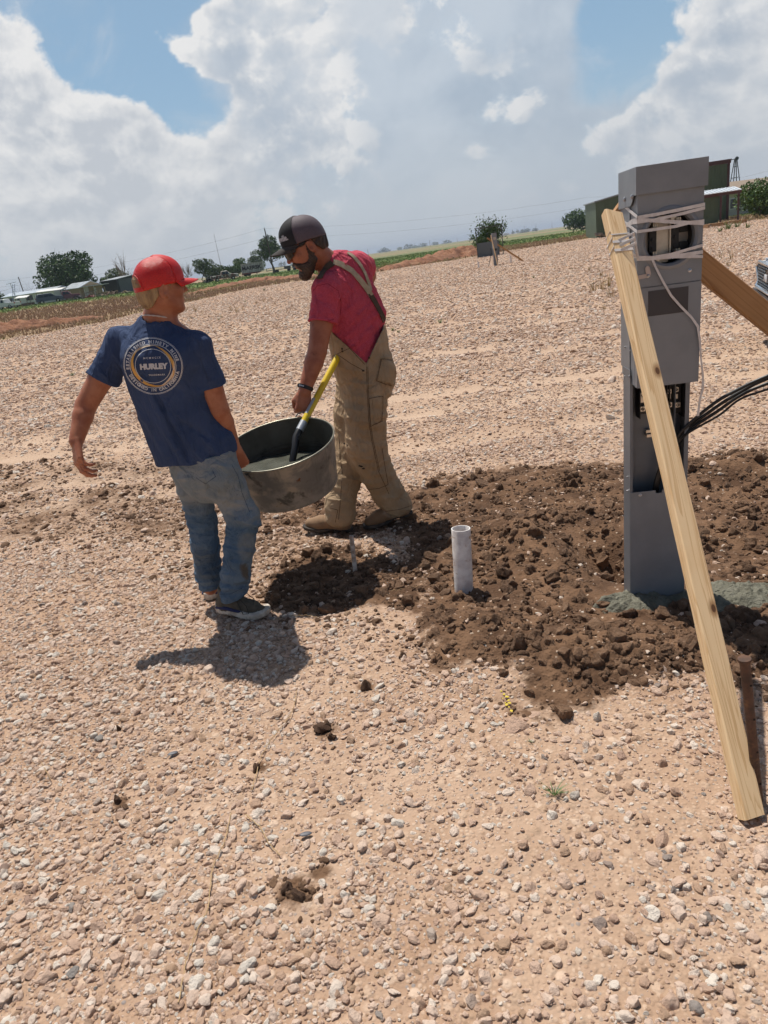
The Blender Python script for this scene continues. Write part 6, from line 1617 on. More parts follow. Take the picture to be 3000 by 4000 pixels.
# ---------------------------------------------------------------- tub, shovel
def build_tub():
    n = unit([-.072, -.198, .977]); c = P(1087.8, 1731.6, 3.49); r = .2845; hgt = .262; rb_ = .243
    x = unit(np.cross([0, 1, 0], n)); y = np.cross(n, x); M = frameM(c, x, y, n)
    root = empty('steel_tub', c); root.matrix_world = Matrix(M.tolist()); tag(root, 'stained galvanised steel tub of wet concrete carried between the two people', 'tub')
    m_, nt, b = mat_new('galvanised_stained'); L = nt.links.new; tc = nt.nodes.new('ShaderNodeTexCoord'); O = tc.outputs['Object']
    def noise(sc, det=6, vec=O, ds=0):
        q = nd(nt, 'ShaderNodeTexNoise', i_Scale=sc, i_Detail=det, i_Roughness=.65, i_Distortion=ds); L(vec, q.inputs[0]); return q.outputs[0]
    c0 = mixc(nt, sstep(nt, noise(6), .4, .6), (.16, .155, .145), (.26, .245, .22))
    c0 = mixc(nt, sstep(nt, noise(3.2, 7, ds=.8), .52, .60), c0, (.30, .265, .215)); c0 = mixc(nt, sstep(nt, noise(9, 8, ds=.5), .56, .66), c0, (.085, .085, .075))
    c0 = mixc(nt, sstep(nt, noise(26, 4), .66, .72), c0, (.13, .06, .03))
    mp = nt.nodes.new('ShaderNodeMapping'); mp.inputs['Scale'].default_value = (12, 12, 1.2); L(O, mp.inputs[0]); c0 = mixc(nt, mth(nt, 'MULTIPLY', sstep(nt, noise(1, 5, mp.outputs[0]), .56, .68), .6), c0, (.11, .115, .10))
    L(c0, b.inputs['Base Color']); b.inputs['Metallic'].default_value = .35; b.inputs['Roughness'].default_value = .5
    bp = nd(nt, 'ShaderNodeBump', i_Strength=.35, i_Distance=.004); L(noise(5, 4), bp.inputs['Height']); L(bp.outputs[0], b.inputs['Normal'])
    ins = pmat('tub_inside', (.060, .056, .042), .6, (.095, .09, .072), 7, 7, bump=.4, bscale=30, col3=(.035, .034, .026), n3scale=10)
    w = MB(); pr = [(rb_ - .01, -hgt), (rb_, -hgt + .003), (rb_ + .004, -hgt + .012)]
    for t in np.linspace(.08, .97, 14): pr.append((rb_ + (r - rb_) * t + (.003 * math.exp(-((t - .82) / .03) ** 2)), -hgt + hgt * t))
    pr += [(r, -.004)]
    w.lathe(pr, 72, cap=False); w.lathe([(0, -hgt + .001), (rb_ - .01, -hgt + .001)], 72, cap=False); w.build('wall', m_, root)
    w = MB(); pi = [(a - .0025, z) for a, z in pr[1:]]
    for k in (.30, .52): pass
    w.lathe(pi, 72, cap=False); w.lathe([(0, -hgt + .006), (rb_ - .012, -hgt + .006)], 72, cap=False); w.build('lining', ins, root)
    for zz in (.42, .50): MB().lathe([(rb_ + (r - rb_) * zz + .0 - .003 + .003 * math.cos(a), -hgt + hgt * zz + .004 * math.sin(a)) for a in np.linspace(0, 2 * math.pi, 9)], 72, cap=False).build('bead', ins, root)
    MB().lathe([(r + .0045 * math.cos(a), .0045 * math.sin(a)) for a in np.linspace(0, 2 * math.pi, 11)], 84, cap=False).build('rim', pmat('rim_metal', (.33, .31, .25), .35, (.22, .21, .16), 14, metal=.7), root)
    cx_ = pmat('wet_mix', (.085, .088, .070), .22, (.12, .122, .10), 12, 6, bump=.5, bscale=40, bdist=.006)
    # level surface of the wet mix (true horizontal, tub is tilted)
    zc_ = -.125; nl = M[:3, :3].T @ np.array([0, 0, 1.]); V = [(0, 0, zc_)]; k_ = 64; rr = 14
    for i in range(1, rr + 1):
        for k in range(k_):
            a = 2 * math.pi * k / k_; rad = (rb_ + (r - rb_) * .40 + .03) * i / rr; xx, yy = rad * math.cos(a), rad * math.sin(a)
            zz = zc_ - (nl[0] * xx + nl[1] * yy) / nl[2]; lim = rb_ + (r - rb_) * (zz + hgt) / hgt - .004
            if rad > lim: xx *= lim / rad; yy *= lim / rad
            V.append((xx, yy, zz + .004 * math.sin(xx * 40) * math.cos(yy * 33)))
    Fc = [[0, 1 + k, 1 + (k + 1) % k_] for k in range(k_)] + [[1 + i * k_ + k, 1 + (i + 1) * k_ + k, 1 + (i + 1) * k_ + (k + 1) % k_, 1 + i * k_ + (k + 1) % k_] for i in range(rr - 1) for k in range(k_)]
    npmesh('wet_mix', V, Fc, cx_, root)
    # handles
    for px, py in ((1180, 1632), (962, 1843)):
        q = M[:3, :3].T @ (P(px, py, 3.49 + (.25 if px > 1000 else -.17)) - c); a = math.atan2(q[1], q[0])
        pts = []
        for k in range(15):
            t = -1 + 2 * k / 14; aa = a + t * .19; up = .042 * (1 - abs(t) ** 3); pts.append(((r + .008 + .012 * (1 - t * t)) * math.cos(aa), (r + .008 + .012 * (1 - t * t)) * math.sin(aa), -.020 + up))
        MB().tube(pts, .0035, 8).build('handle', m_, root)
        for t in (-1, 1):
            aa = a + t * .19; MB().box(-.004, .005, -.016, .016, -.014, .012, .003, M=frameM(((r + .002) * math.cos(aa), (r + .002) * math.sin(aa), -.024), (math.cos(aa), math.sin(aa), 0), (-math.sin(aa), math.cos(aa), 0), (0, 0, 1))).build('handle_bracket', m_, root)
    return root, M
tub, TUBM = build_tub()
def build_shovel():
    A = P(1142, 1800, 3.56); B = P(1166, 1700, 3.66); Cc = P(1186, 1650, 3.71); D = P(1304, 1425, 3.95)
    d_ = unit(D - Cc); B = Cc - d_ * .065; E = Cc + d_ * .66
    o = empty('shovel', A); tag(o, 'shovel with bright yellow handle standing in the tub of concrete', 'shovel')
    T = lambda q: np.array(q) - A
    MB().tube([T(Cc), T(Cc + d_ * .5), T(E)], .0185, 18).build('shaft', pmat('yellow_fibreglass', (.80, .58, .010), .3, (.70, .48, .010), 5, coat=.3), o)
    MB().tube([T(B + d_ * .012), T(Cc), T(Cc + d_ * .004)], .0205, 18).build('ferrule', pmat('ferrule_metal', (.55, .56, .58), .35, metal=.6), o)
    s1 = B - d_ * .03; s2 = B - d_ * .11 + np.array([-.004, -.006, -.012]); s3 = A + np.array([-.012, -.01, -.02]); s4 = s3 + np.array([-.004, -.0, -.09])
    s2 = P(1152, 1752, 3.605); s3 = P(1143, 1796, 3.575); s4 = P(1139, 1850, 3.55)
    MB().tube([T(B + d_ * .014), T(B), T(s1), T(s2), T(s3), T(s4)], [.0195, .020, .0195, .0188, .018, .017], 16).build('socket', pmat('socket_black', (.014, .014, .015), .35, (.10, .10, .095), 30, 5, nmix=(.60, .66)), o)
    bl = MB(); V = []; n = 12
    for i in range(n + 1):
        v = i / n; w_ = .10 * (1 - .55 * v ** 3)
        for j in range(n + 1):
            u = -1 + 2 * j / n; V.append(T(s4) + np.array([u * w_, .03 * u * u + .02 * v, .02 - v * .10]))
    Fc = [[i * (n + 1) + j, (i + 1) * (n + 1) + j, (i + 1) * (n + 1) + j + 1, i * (n + 1) + j + 1] for i in range(n) for j in range(n)]
    b_ = npmesh('blade', V, Fc, pmat('blade_steel', (.10, .10, .09), .5), o); b_.modifiers.new('t', 'SOLIDIFY').thickness = .002
    lb = Cc + d_ * .17; x = unit(np.cross(d_, -ray(1240, 1590))); 
    MB().tube([T(E), T(E + d_ * .03)], .021, 14).build('grip', pmat('grip_black', (.02, .02, .02), .6), o)
    l_ = MB(); pts = []
    vdir = -unit(ray(1240, 1590)); sx = unit(np.cross(d_, vdir)); vz = np.cross(sx, d_)
    V = []; 
    for t in (0.05, .15):
        for a in np.linspace(-.2, -1.5, 8): V.append(T(Cc + d_ * t + vz * .0189 * math.cos(a) + sx * .0189 * math.sin(a)))
    npmesh('sticker', V, [[k, k + 1, 8 + k + 1, 8 + k] for k in range(7)], pmat('sticker_grey', (.42, .42, .44), .5), o)
    return o
build_shovel()
# ---------------------------------------------------------------- background
def gp(px, py, Y):
    """point at depth Y on the pixel's ray, dropped on to the terrain"""
    p_ = P(px, py, Y); return np.array([p_[0], p_[1], float(height(p_[0], p_[1], False))])
def px2m(Y): return Y / F
wht = pmat('white_paint', (.70, .69, .66), .6); metr = pmat('metal_roof', (.62, .66, .70), .35, (.45, .48, .50), 1.2, metal=.5); dkm = pmat('dark_metal', (.05, .05, .055), .5)
glass = pmat('window_glass', (.03, .04, .05), .1); tan_ = pmat('tan_siding', (.42, .30, .20), .8, bump=.4, bscale=6, stretch=(.01, .01, 8), bdist=.05); brn = pmat('brown_skirt', (.20, .12, .085), .85)
wood_ = pmat('grey_wood', (.30, .24, .18), .9, (.20, .16, .12), 3); rub = pmat('tyre', (.015, .015, .016), .8); chrome = pmat('chrome', (.55, .56, .58), .2, metal=.9)
def house_frame(a, b):
    x = unit([b[0] - a[0], b[1] - a[1], 0]); y = np.array([-x[1], x[0], 0]); return frameM(a, x, y, (0, 0, 1)), float(np.linalg.norm((b - a)[:2]))
# --- left farmyard
YL = 160.
def at(px, py, Y=YL): return P(px, py, Y)
def z_at(px, Y): p_ = P(px, 1100, Y); return float(height(p_[0], Y, False))
def building(name, label, px0, px1, Y0, Y1, wallh, depth, wallm, roofm, ridge=0.0, over=.3, windows=(), door=None, cat='building', gable='side', wm=None):
    a = P(px0, 1150, Y0); b = P(px1, 1150, Y1); a[2] = height(a[0], a[1], False); b[2] = a[2]
    M, L_ = house_frame(a, b); o = empty(name, a); o.matrix_world = Matrix(M.tolist()); tag(o, label, cat)
    w = MB(); w.box(0, L_, 0, depth, -.4, wallh)
    if ridge:
        if gable == 'side': w.prism([(0, wallh), (depth, wallh), (depth / 2, wallh + ridge)], 0.01, L_ - .01, frameM((0, 0, 0), (0, 1, 0), (0, 0, 1), (1, 0, 0)))
        else: w.prism([(0, wallh), (L_, wallh), (L_ / 2, wallh + ridge)], -depth + .01, -.01, frameM((0, 0, 0), (1, 0, 0), (0, 0, 1), (0, -1, 0)))
    w.build('wall', wallm, o)
    r = MB(); t = .12
    if ridge:
        if gable == 'side':
            for s_ in (0, 1):
                y0 = -over if s_ == 0 else depth + over; k = ridge / (depth / 2); z0 = wallh - over * k
                V = [(-over, y0, z0 + .03), (L_ + over, y0, z0 + .03), (L_ + over, depth / 2, wallh + ridge + .03), (-over, depth / 2, wallh + ridge + .03)]; V += [(x, y, z + t) for x, y, z in V]
                r.add(V, [[0, 3, 2, 1], [4, 5, 6, 7], [0, 1, 5, 4], [1, 2, 6, 5], [2, 3, 7, 6], [3, 0, 4, 7]])
        else:
            for s_ in (0, 1):
                x0 = -over if s_ == 0 else L_ + over; k = ridge / (L_ / 2); z0 = wallh - over * k
                V = [(x0, -over, z0 + .03), (x0, depth + over, z0 + .03), (L_ / 2, depth + over, wallh + ridge + .03), (L_ / 2, -over, wallh + ridge + .03)]; V += [(x, y, z + t) for x, y, z in V]
                r.add(V, [[0, 3, 2, 1], [4, 5, 6, 7], [0, 1, 5, 4], [1, 2, 6, 5], [2, 3, 7, 6], [3, 0, 4, 7]])
    else: r.box(-over, L_ + over, -over, depth + over, wallh + .003, wallh + t + .05)
    r.build('roof', roofm, o)
    for (u, zc, ww, hh) in windows:
        f_ = MB(); x = u * L_; f_.box(x - ww / 2 - .08, x + ww / 2 + .08, -.05, -.003, zc - hh / 2 - .08, zc + hh / 2 + .08); fr = f_.build('window', wm or wht, o)
        g_ = MB(); g_.box(x - ww / 2, x + ww / 2, -.06, -.052, zc - hh / 2, zc + hh / 2); g_.build('pane', glass, fr)
    if door:
        g_ = MB(); x = door * L_; g_.box(x - .45, x + .45, -.05, -.003, 0, 2.0); g_.build('door', wht, o)
    return o, M, L_
b1, _, _ = building('mobile_home', 'long low cream and brown mobile home with ribbed metal roof', 8, 212, 166, 158, 2.3, 4.2, wht, metr, .55, .35, ((.14, 1.5, 2.0, .9), (.3, 1.6, .9, .6), (.52, 1.5, 2.2, 1.0), (.74, 1.6, .8, .6)), .62)
sk = MB(); sk.box(.02, 11.7, -.04, -.003, -.3, .55); sk.build('skirting', brn, b1)
b2, bM2, bL2 = building('tan_house', 'small tan sided house with shiny metal gable roof under the big tree', 252, 318, 160, 157, 2.15, 5.5, tan_, metr, .95, .3, ((.30, 1.35, .8, .7),))
# the gable end with door and porch ramp faces right
e0 = bM2[:3, 3] + bM2[:3, 0] * bL2
dd = MB(); dd.box(bL2 + .003, bL2 + .05, 1.2, 2.0, .25, 2.1); dd.box(bL2 + .003, bL2 + .05, 3.4, 3.9, 1.1, 1.8); dd.build('door', wht, b2)
gb = MB(); gb.prism([(-.3, 2.15), (5.8, 2.15), (2.75, 3.12)], bL2 + .01, bL2 + .2, frameM((0, 0, 0), (0, 1, 0), (0, 0, 1), (1, 0, 0))); gb.build('gable', pmat('gable_ply', (.50, .36, .22), .8), b2)
pr = empty('porch_ramp', gp(340, 1168, 156)); tag(pr, 'pale wooden ramp with railing beside the tan house', 'ramp')
R_ = MB(); R_.prism([(0, 0), (4.2, .75), (4.2, .85), (0, .1)], -1.1, 0, frameM((0, 0, 0), (1, 0, 0), (0, 0, 1), (0, -1, 0))); R_.prism([(0, .9), (4.2, 1.65), (4.2, 1.78), (0, 1.03)], 0, .06, frameM((0, -.03, 0), (1, 0, 0), (0, 0, 1), (0, -1, 0)))
R_.build('deck', wood_, pr)
for k in range(8): R2 = MB(); R2.box(k * .58, k * .58 + .09, -.04, .04, 0, .95 + k * .104); R2.build('railing_post', pmat('pale_wood', (.52, .42, .30), .8) if 'pale_wood' not in bpy.data.materials else bpy.data.materials['pale_wood'], pr)
for (x, y) in ((6.4, .2), (6.4, 2.6)):
    q = MB(); q.box(x, x + .12, y, y + .12, -.4, 2.2); q.build('porch_post', wht, b2)
pf = MB(); pf.box(bL2 + .2, bL2 + 2.2, -.2, 5.7, 2.16, 2.26); pf.build('porch_roof', metr, b2)
b3, M3, L3 = building('metal_shed', 'dark open sided metal shed right of the tan house', 408, 470, 176, 172, 3.0, 9, pmat('shed_dark', (.035, .037, .042), .6, bump=.5, bscale=3, stretch=(8, 8, .01), bdist=.05), pmat('shed_roof', (.30, .32, .34), .5), .5, .2)
b3b = MB(); b3b.box(L3 + .003, L3 + .1, .3, 8.7, -.4, 3.0); b3b.build('side_wall', pmat('shed_side', (.11, .12, .135), .6, bump=.5, bscale=3, stretch=(.1, 8, .01), bdist=.05), b3)
# awning and small canopy
def canopy(px, py, Y, w_, d_, h_, mat, label, name='carport'):
    g_ = gp(px, py, Y); o = empty(name, g_); tag(o, label, 'carport'); r = MB(); V = [(0, 0, h_ - .25), (w_, 0, h_ - .35), (w_, d_, h_), (0, d_, h_ + .1)]; V += [(a, b, c + .08) for a, b, c in V]
    r.add(V, [[0, 3, 2, 1], [4, 5, 6, 7], [0, 1, 5, 4], [1, 2, 6, 5], [2, 3, 7, 6], [3, 0, 4, 7]]); r.build('roof', mat, o)
    for (x, y) in ((.1, .1), (w_ - .2, .1), (.1, d_ - .2), (w_ - .2, d_ - .2)): q = MB(); q.box(x, x + .1, y, y + .1, -.2, h_ - .2); q.build('post', wood_, o)
    return o
canopy(145, 1175, 152, 5.2, 3.2, 2.5, wht, 'white flat carport awning above the parked vehicles'); canopy(62, 1190, 150, 2.4, 2.0, 1.9, wht, 'small white porch canopy by the leaning ladder')
ld = gp(48, 1192, 150); o = empty('ladder', ld); tag(o, 'aluminium ladder leaning on the mobile home roof', 'ladder')
for x in (0, .45): q = MB(); q.tube([(x, 0, 0), (x + .1, 2.5, 4.4)], .05, 5); q.build('rail', chrome, o)
q = MB()
for k in range(11): t = (k + .5) / 11; q.tube([(.1 * t, 2.5 * t, 4.4 * t), (.45 + .1 * t, 2.5 * t, 4.4 * t)], .03, 4)
q.build('rungs', chrome, o); o.children[-1]['kind'] = 'thing'

# --- vehicles
def vehicle(name, g_, heading, body_poly, L_, W__, paint, cabin=(), wheels=(.9, 3.2), wr=.36, label='', cat='car', bed=None, scale=1.0):
    """side profile polygon (x forward, z up); cabin glass polygons"""
    o = empty(name, g_, heading); tag(o, label, cat)
    b = MB()
    n = len(body_poly)
    # loft across the width with tumblehome
    ys = [(-W__ / 2, .94, .97), (-W__ / 2 + .12, 1.0, 1.0), (0, 1.0, 1.01), (W__ / 2 - .12, 1.0, 1.0), (W__ / 2, .94, .97)]
    V = []; cx = L_ / 2
    for y, sx, sz in ys:
        for x, z in body_poly: 
            tum = max(0, z - 1.0) * .22; V.append((cx + (x - cx) * sx, y * (1 - tum), .3 + (z - .3) * sz))
    Fc = []
    for i in range(len(ys) - 1):
        for k in range(n): Fc.append([i * n + k, i * n + (k + 1) % n, (i + 1) * n + (k + 1) % n, (i + 1) * n + k])
    Fc.append(list(range(n))[::-1]); Fc.append([(len(ys) - 1) * n + k for k in range(n)]); b.add(V, Fc); b.build('body', paint, o, ang=30)
    for poly in cabin:
        for sgn in (-1, 1):
            zt = sum(z for x, z in poly) / len(poly); y = W__ / 2 * (1 - max(0, zt - 1.0) * .22); g = MB()
            V = [(x, sgn * (W__ / 2 * (1 - max(0, z - 1.0) * .22) + .006), z) for x, z in poly]; V += [(x, sgn * (abs(yy) - .02), z) for x, yy, z in V]
            m_ = len(poly); g.add(V, [list(range(m_)), [m_ + k for k in range(m_)][::-1]] + [[k, (k + 1) % m_, m_ + (k + 1) % m_, m_ + k] for k in range(m_)]); g.build('window', glass, o, smooth=False)
    for x in wheels:
        for sgn in (-1, 1):
            y = sgn * (W__ / 2 - .10); t = MB().lathe([(wr * .6, -.11), (wr * .92, -.11), (wr, -.07), (wr, .07), (wr * .92, .11), (wr * .6, .11)], 24, TM((x, y, wr), rx=math.pi / 2), cap=False)
            wl = t.build('wheel', rub, o); MB().lathe([(wr * .6, .06 * 1), (wr * .5, .09), (wr * .15, .08), (0, .10)], 18, TM((x, y, wr), rx=math.pi / 2 * sgn), cap=False).build('rim', chrome, wl)
    return o
def lights(o, pts, mat, nm='tail_light', s_=(.04, .12, .12)):
    for p_ in pts: q = MB(); q.box(p_[0] - s_[0], p_[0] + s_[0], p_[1] - s_[1], p_[1] + s_[1], p_[2] - s_[2], p_[2] + s_[2], .01); q.build(nm, mat, o)
redl = pmat('tail_red', (.35, .01, .01), .3)
pick_poly = [(0, .45), (0, 1.05), (.05, 1.10), (2.05, 1.12), (2.15, 1.72), (2.35, 1.80), (3.3, 1.80), (3.9, 1.15), (5.2, 1.05), (5.45, .9), (5.45, .45)]
pick_win = [[(2.28, 1.2), (2.38, 1.66), (2.85, 1.70), (2.85, 1.2)], [(2.95, 1.2), (2.95, 1.70), (3.25, 1.68), (3.65, 1.2)]]
h_l = math.atan2(-.2, -1)
pw = vehicle('pickup_truck', gp(75, 1203, 140) + [0, 0, .02], math.pi - .25, pick_poly, 5.4, 1.9, pmat('white_car_paint', (.66, .66, .64), .3, coat=.5), pick_win, (1.15, 4.45), .38, 'white pickup truck at the left edge of the farmyard', 'pickup truck')
lights(pw, [(0, -.85, .95), (0, .85, .95)], redl); 
suv_poly = [(0, .45), (0, 1.0), (.12, 1.15), (.35, 1.78), (.6, 1.86), (3.0, 1.84), (3.75, 1.25), (4.9, 1.10), (5.1, .9), (5.1, .45)]
suv_win = [[(.5, 1.2), (.62, 1.70), (1.5, 1.72), (1.5, 1.2)], [(1.6, 1.2), (1.6, 1.72), (2.4, 1.72), (2.4, 1.2)], [(2.5, 1.2), (2.5, 1.72), (2.95, 1.70), (3.5, 1.2)]]
sv = vehicle('parked_suv', gp(143, 1187, 148), .42, suv_poly, 5.1, 2.0, pmat('slate_paint', (.06, .075, .10), .3, coat=.5), suv_win, (1.0, 4.0), .38, 'dark blue grey SUV parked in front of the carport', 'SUV'); lights(sv, [(0, -.9, 1.1), (0, .9, 1.1)], redl)
bp_ = MB(); bp_.box(-.012, -.002, -.8, .8, 1.2, 1.68); bp_.build('rear_window', glass, sv)
rp = vehicle('pickup_truck', gp(205, 1180, 150), .32, pick_poly, 5.4, 1.95, pmat('maroon_paint', (.14, .012, .02), .3, coat=.5), pick_win, (1.15, 4.45), .38, 'dark red pickup truck parked next to the tan house', 'pickup truck'); lights(rp, [(0, -.85, .95), (0, .85, .95)], redl)
olp = vehicle('pickup_truck', gp(825, 1095, 148), .25, pick_poly, 5.2, 1.9, pmat('old_paint', (.46, .44, .40), .6, (.16, .08, .06), 1.5, nmix=(.45, .5)), pick_win, (1.15, 4.3), .36, 'old white and brown pickup among the junk in the field', 'pickup truck')

# --- container trailer
def container():
    a = gp(948, 1078, 205); b = gp(1032, 1066, 205); a[2] = float(height(a[0], a[1], False)); b[2] = a[2]
    M, L_ = house_frame(a, b); o = empty('container_trailer', a); o.matrix_world = Matrix(M.tolist()); tag(o, 'grey shipping container on a red trailer standing in the green field', 'trailer')
    c = MB(); z0, z1 = .85, 3.15; n = 46; V = []; Fc = []
    prof = [];
    for k in range(n + 1):
        x = L_ * k / n; y = 0 if (k // 2) % 2 == 0 else .06; prof.append((x, y))
    prof += [(L_, 2.4), (0, 2.4)]; c.prism(prof, z0, z1); cb = c.build('container', pmat('container_grey', (.52, .53, .55), .6, (.25, .24, .24), .8), o, smooth=False)
    r = MB(); r.box(-.03, L_ + .03, -.03, .05, z1 - .12, z1 + .03); r.box(-.03, L_ + .03, -.03, .05, z0 - .03, z0 + .10); r.box(-.04, .08, -.04, .06, z0, z1); r.box(L_ - .08, L_ + .04, -.04, .06, z0, z1); r.build('corner_frame', pmat('frame_light', (.5, .5, .5), .6), o)
    t = MB(); t.box(-.2, L_ * .85, .2, 2.2, .60, .82); t.box(0, L_ * .8, .0, .12, .45, .95); t.build('chassis', pmat('chassis_red', (.24, .05, .04), .8, (.12, .06, .04), 2), o)
    for x in (.7, 1.6):
        for y in (.15, 2.2): MB().lathe([(0, -.14), (.46, -.14), (.5, -.1), (.5, .1), (.46, .14), (0, .14)], 18, TM((x, y, .48), rx=math.pi / 2)).build('wheel', rub, o)
    V, Fc = text_verts('MAERSK', 1.25, .0, .045, 0, 0, 1.0)
    if len(V): V = np.stack([L_ * .47 + V[:, 0] * 1.15, np.full(len(V), -.075), 1.95 + V[:, 1]], 1); npmesh('lettering', V, Fc, pmat('letter_black', (.02, .02, .025), .7), o, smooth=False)
    return o
container()
# --- flatbed trailers and junk
def flatbed(px, py, Y, rz, L_, label, col):
    o = empty('flatbed_trailer', gp(px, py, Y), rz); tag(o, label, 'trailer')
    q = MB(); q.box(0, L_, -1.0, 1.0, .62, .74); q.box(L_, L_ + 1.4, -.06, .06, .55, .65); q.build('deck', col, o)
    q = MB(); 
    for x in (.1, L_ - .1): q.box(x - .04, x + .04, -1, 1, .74, 1.3)
    q.box(.1, L_ - .1, -1.0, -.95, 1.2, 1.28); q.build('rack', dkm, o)
    for x in (L_ * .42, L_ * .58):
        for y in (-1.0, 1.0): MB().lathe([(0, -.1), (.33, -.1), (.36, -.06), (.36, .06), (.33, .1), (0, .1)], 16, TM((x, y, .36), rx=math.pi / 2)).build('wheel', rub, o)
    return o
flatbed(1042, 1068, 185, .15, 4.6, 'dark flatbed trailer standing at the foot of the utility pole', dkm)
flatbed(1125, 1058, 190, .9, 3.0, 'small grey utility trailer alone in the green field', pmat('trailer_grey', (.22, .23, .25), .7))
rg = np.random.default_rng(12)
def junk(px, py, Y, w_, h_, label, cols, n=40, name='scrap_pile'):
    g_ = gp(px, py, Y); q = MB()
    for k in range(n):
        x = rg.normal(0, w_ / 3); hh = h_ * math.exp(-(x / w_ * 2) ** 2) * rg.uniform(.2, 1); l_ = rg.uniform(.3, 1.1); q.box(-l_ / 2, l_ / 2, -.06, .06, -.05, rg.uniform(.02, .25), M=TM((x, rg.normal(0, w_ / 6), hh * .6 + .05), rz=rg.uniform(0, 6), ry=rg.uniform(-.6, .6), rx=rg.uniform(-1, 1)))
    o = q.build(name, cols, None, smooth=False); o.location = g_; tag(o, label, 'scrap pile', None, 'thing'); return o
junk(895, 1085, 160, 4.5, 1.9, 'heap of scrap timber left of the container', pmat('scrap_a', (.22, .13, .09), .9, (.35, .28, .22), 1.5))
junk(815, 1099, 146, 1.4, 1.4, 'dark machinery heap in front of the old pickup', pmat('scrap_b', (.03, .03, .032), .8), 24)
junk(425, 1152, 152, 6.5, 1.0, 'low heap of boards and scrap before the dark shed', pmat('scrap_c', (.36, .28, .20), .9, (.14, .08, .06), 1.2), 60)
junk(352, 1166, 148, 1.5, .7, 'small red and brown junk heap beside the ramp', pmat('scrap_d', (.20, .04, .035), .7), 14)
junk(308, 1166, 150, 1.2, .9, 'dark bicycles and clutter leaning by the house wall', pmat('scrap_e', (.06, .06, .065), .7), 18)
# --- trees
barkm = pmat('bark', (.16, .12, .09), .95, (.09, .065, .05), 4, bump=.5, bscale=8, bdist=.05); 
def leafmat(name, a, b):
    m_, nt, bs = mat_new(name); L = nt.links.new; ge = nt.nodes.new('ShaderNodeNewGeometry'); c = mixc(nt, ge.outputs['Random Per Island'], a, b); L(c, bs.inputs['Base Color']); bs.inputs['Roughness'].default_value = .55
    bs.inputs['Transmission Weight'].default_value = 0; bs.inputs['Specular IOR Level'].default_value = .3; return m_
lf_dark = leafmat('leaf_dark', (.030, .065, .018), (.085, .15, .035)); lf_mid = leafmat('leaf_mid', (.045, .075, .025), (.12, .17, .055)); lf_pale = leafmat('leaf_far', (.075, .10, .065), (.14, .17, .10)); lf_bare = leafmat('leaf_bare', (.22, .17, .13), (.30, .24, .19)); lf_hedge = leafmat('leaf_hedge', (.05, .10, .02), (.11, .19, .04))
def tree(label, base, h_, w_, mat, n=2600, lobes_=9, trunk=.22, seed=0, leaf=.32, wind=0.0, name='tree', group=None, flat=1.0, cat='tree', bare=False, spiky=0.0):
    r = np.random.default_rng(seed); o = empty(name, base); tag(o, label, cat, group)
    t = MB(); tw_ = max(.08, h_ * .025); top = np.array([wind * .5, 0, h_ * (trunk + .25)])
    t.tube([(0, 0, -.3), (.04 * h_ * r.normal(), 0, h_ * trunk * .6), tuple(top * .8)], [tw_, tw_ * .75, tw_ * .45], 8)
    cs = []
    for k in range(lobes_):
        a = 2 * math.pi * k / lobes_ + r.uniform(-.4, .4); rr_ = w_ / 2 * r.uniform(.35, .72); z = h_ * (trunk + (1 - trunk) * r.uniform(.22, .78)); c = np.array([rr_ * math.cos(a) + wind * (z / h_), rr_ * math.sin(a), z]); cs.append((c, r.uniform(.20, .34) * w_ * .9))
        t.tube([tuple(top * r.uniform(.45, .8)), tuple((top * .6 + c) / 2 + r.normal(0, .03 * h_, 3)), tuple(c)], [tw_ * .4, tw_ * .25, tw_ * .1], 6)
        for _ in range(3 if not bare else 12):
            e = c + r.normal(0, 1, 3) * w_ * (.12 if not bare else .17) + np.array([0, 0, h_ * .06]); t.tube([tuple((top * .5 + c) / 2), tuple((c + e) / 2 + r.normal(0, .01 * h_, 3)), tuple(e)], [tw_ * .18, tw_ * .10, tw_ * .03], 4)
    cs.append((np.array([wind * .8, 0, h_ * .80]), w_ * .26)); cs.append((np.array([0, 0, h_ * (trunk + (1 - trunk) * .45)]), w_ * .34))
    t.build('trunk', barkm if not bare else pmat('bare_branches', (.26, .21, .17), .9) if bare and 'bare_branches' not in bpy.data.materials else (barkm if not bare else bpy.data.materials['bare_branches']), o)
    if n:
        wts = np.array([c[1] ** 2 for c in cs]); wts /= wts.sum(); ix = r.choice(len(cs), n, p=wts); d = r.normal(size=(n, 3)); d /= np.linalg.norm(d, axis=1)[:, None]
        rad = np.array([cs[i][1] for i in ix]) * r.uniform(.55, 1.12, n) ** .7; cen = np.array([cs[i][0] for i in ix]) + d * rad[:, None] * np.array([1, 1, .78 * flat])
        if spiky: cen += (d * np.array([1, 1, .3]) + np.array([0, 0, .7])) * (r.random(n) ** 5 * spiky)[:, None]
        zmin = h_ * trunk * .8; cen[:, 2] = np.maximum(cen[:, 2], zmin + r.uniform(0, .15, n) * h_ * .5)
        u = r.normal(size=(n, 3)); u /= np.linalg.norm(u, axis=1)[:, None]; v = np.cross(u, r.normal(size=(n, 3))); v /= np.linalg.norm(v, axis=1)[:, None]; sz = leaf * r.uniform(.5, 1.3, n)[:, None]
        V = np.stack([cen - u * sz, cen - v * sz * .5, cen + u * sz, cen + v * sz * .5], 1).reshape(-1, 3); Fq = np.arange(n * 4, dtype=np.int32).reshape(-1, 4)
        npmesh('crown', V, Fq, mat, o, smooth=False)
    return o
tree('large round dark green tree standing over the tan house', gp(290, 1150, 172), 9.8, 12.8, lf_dark, 9000, 14, .16, 1, .34, flat=.92)
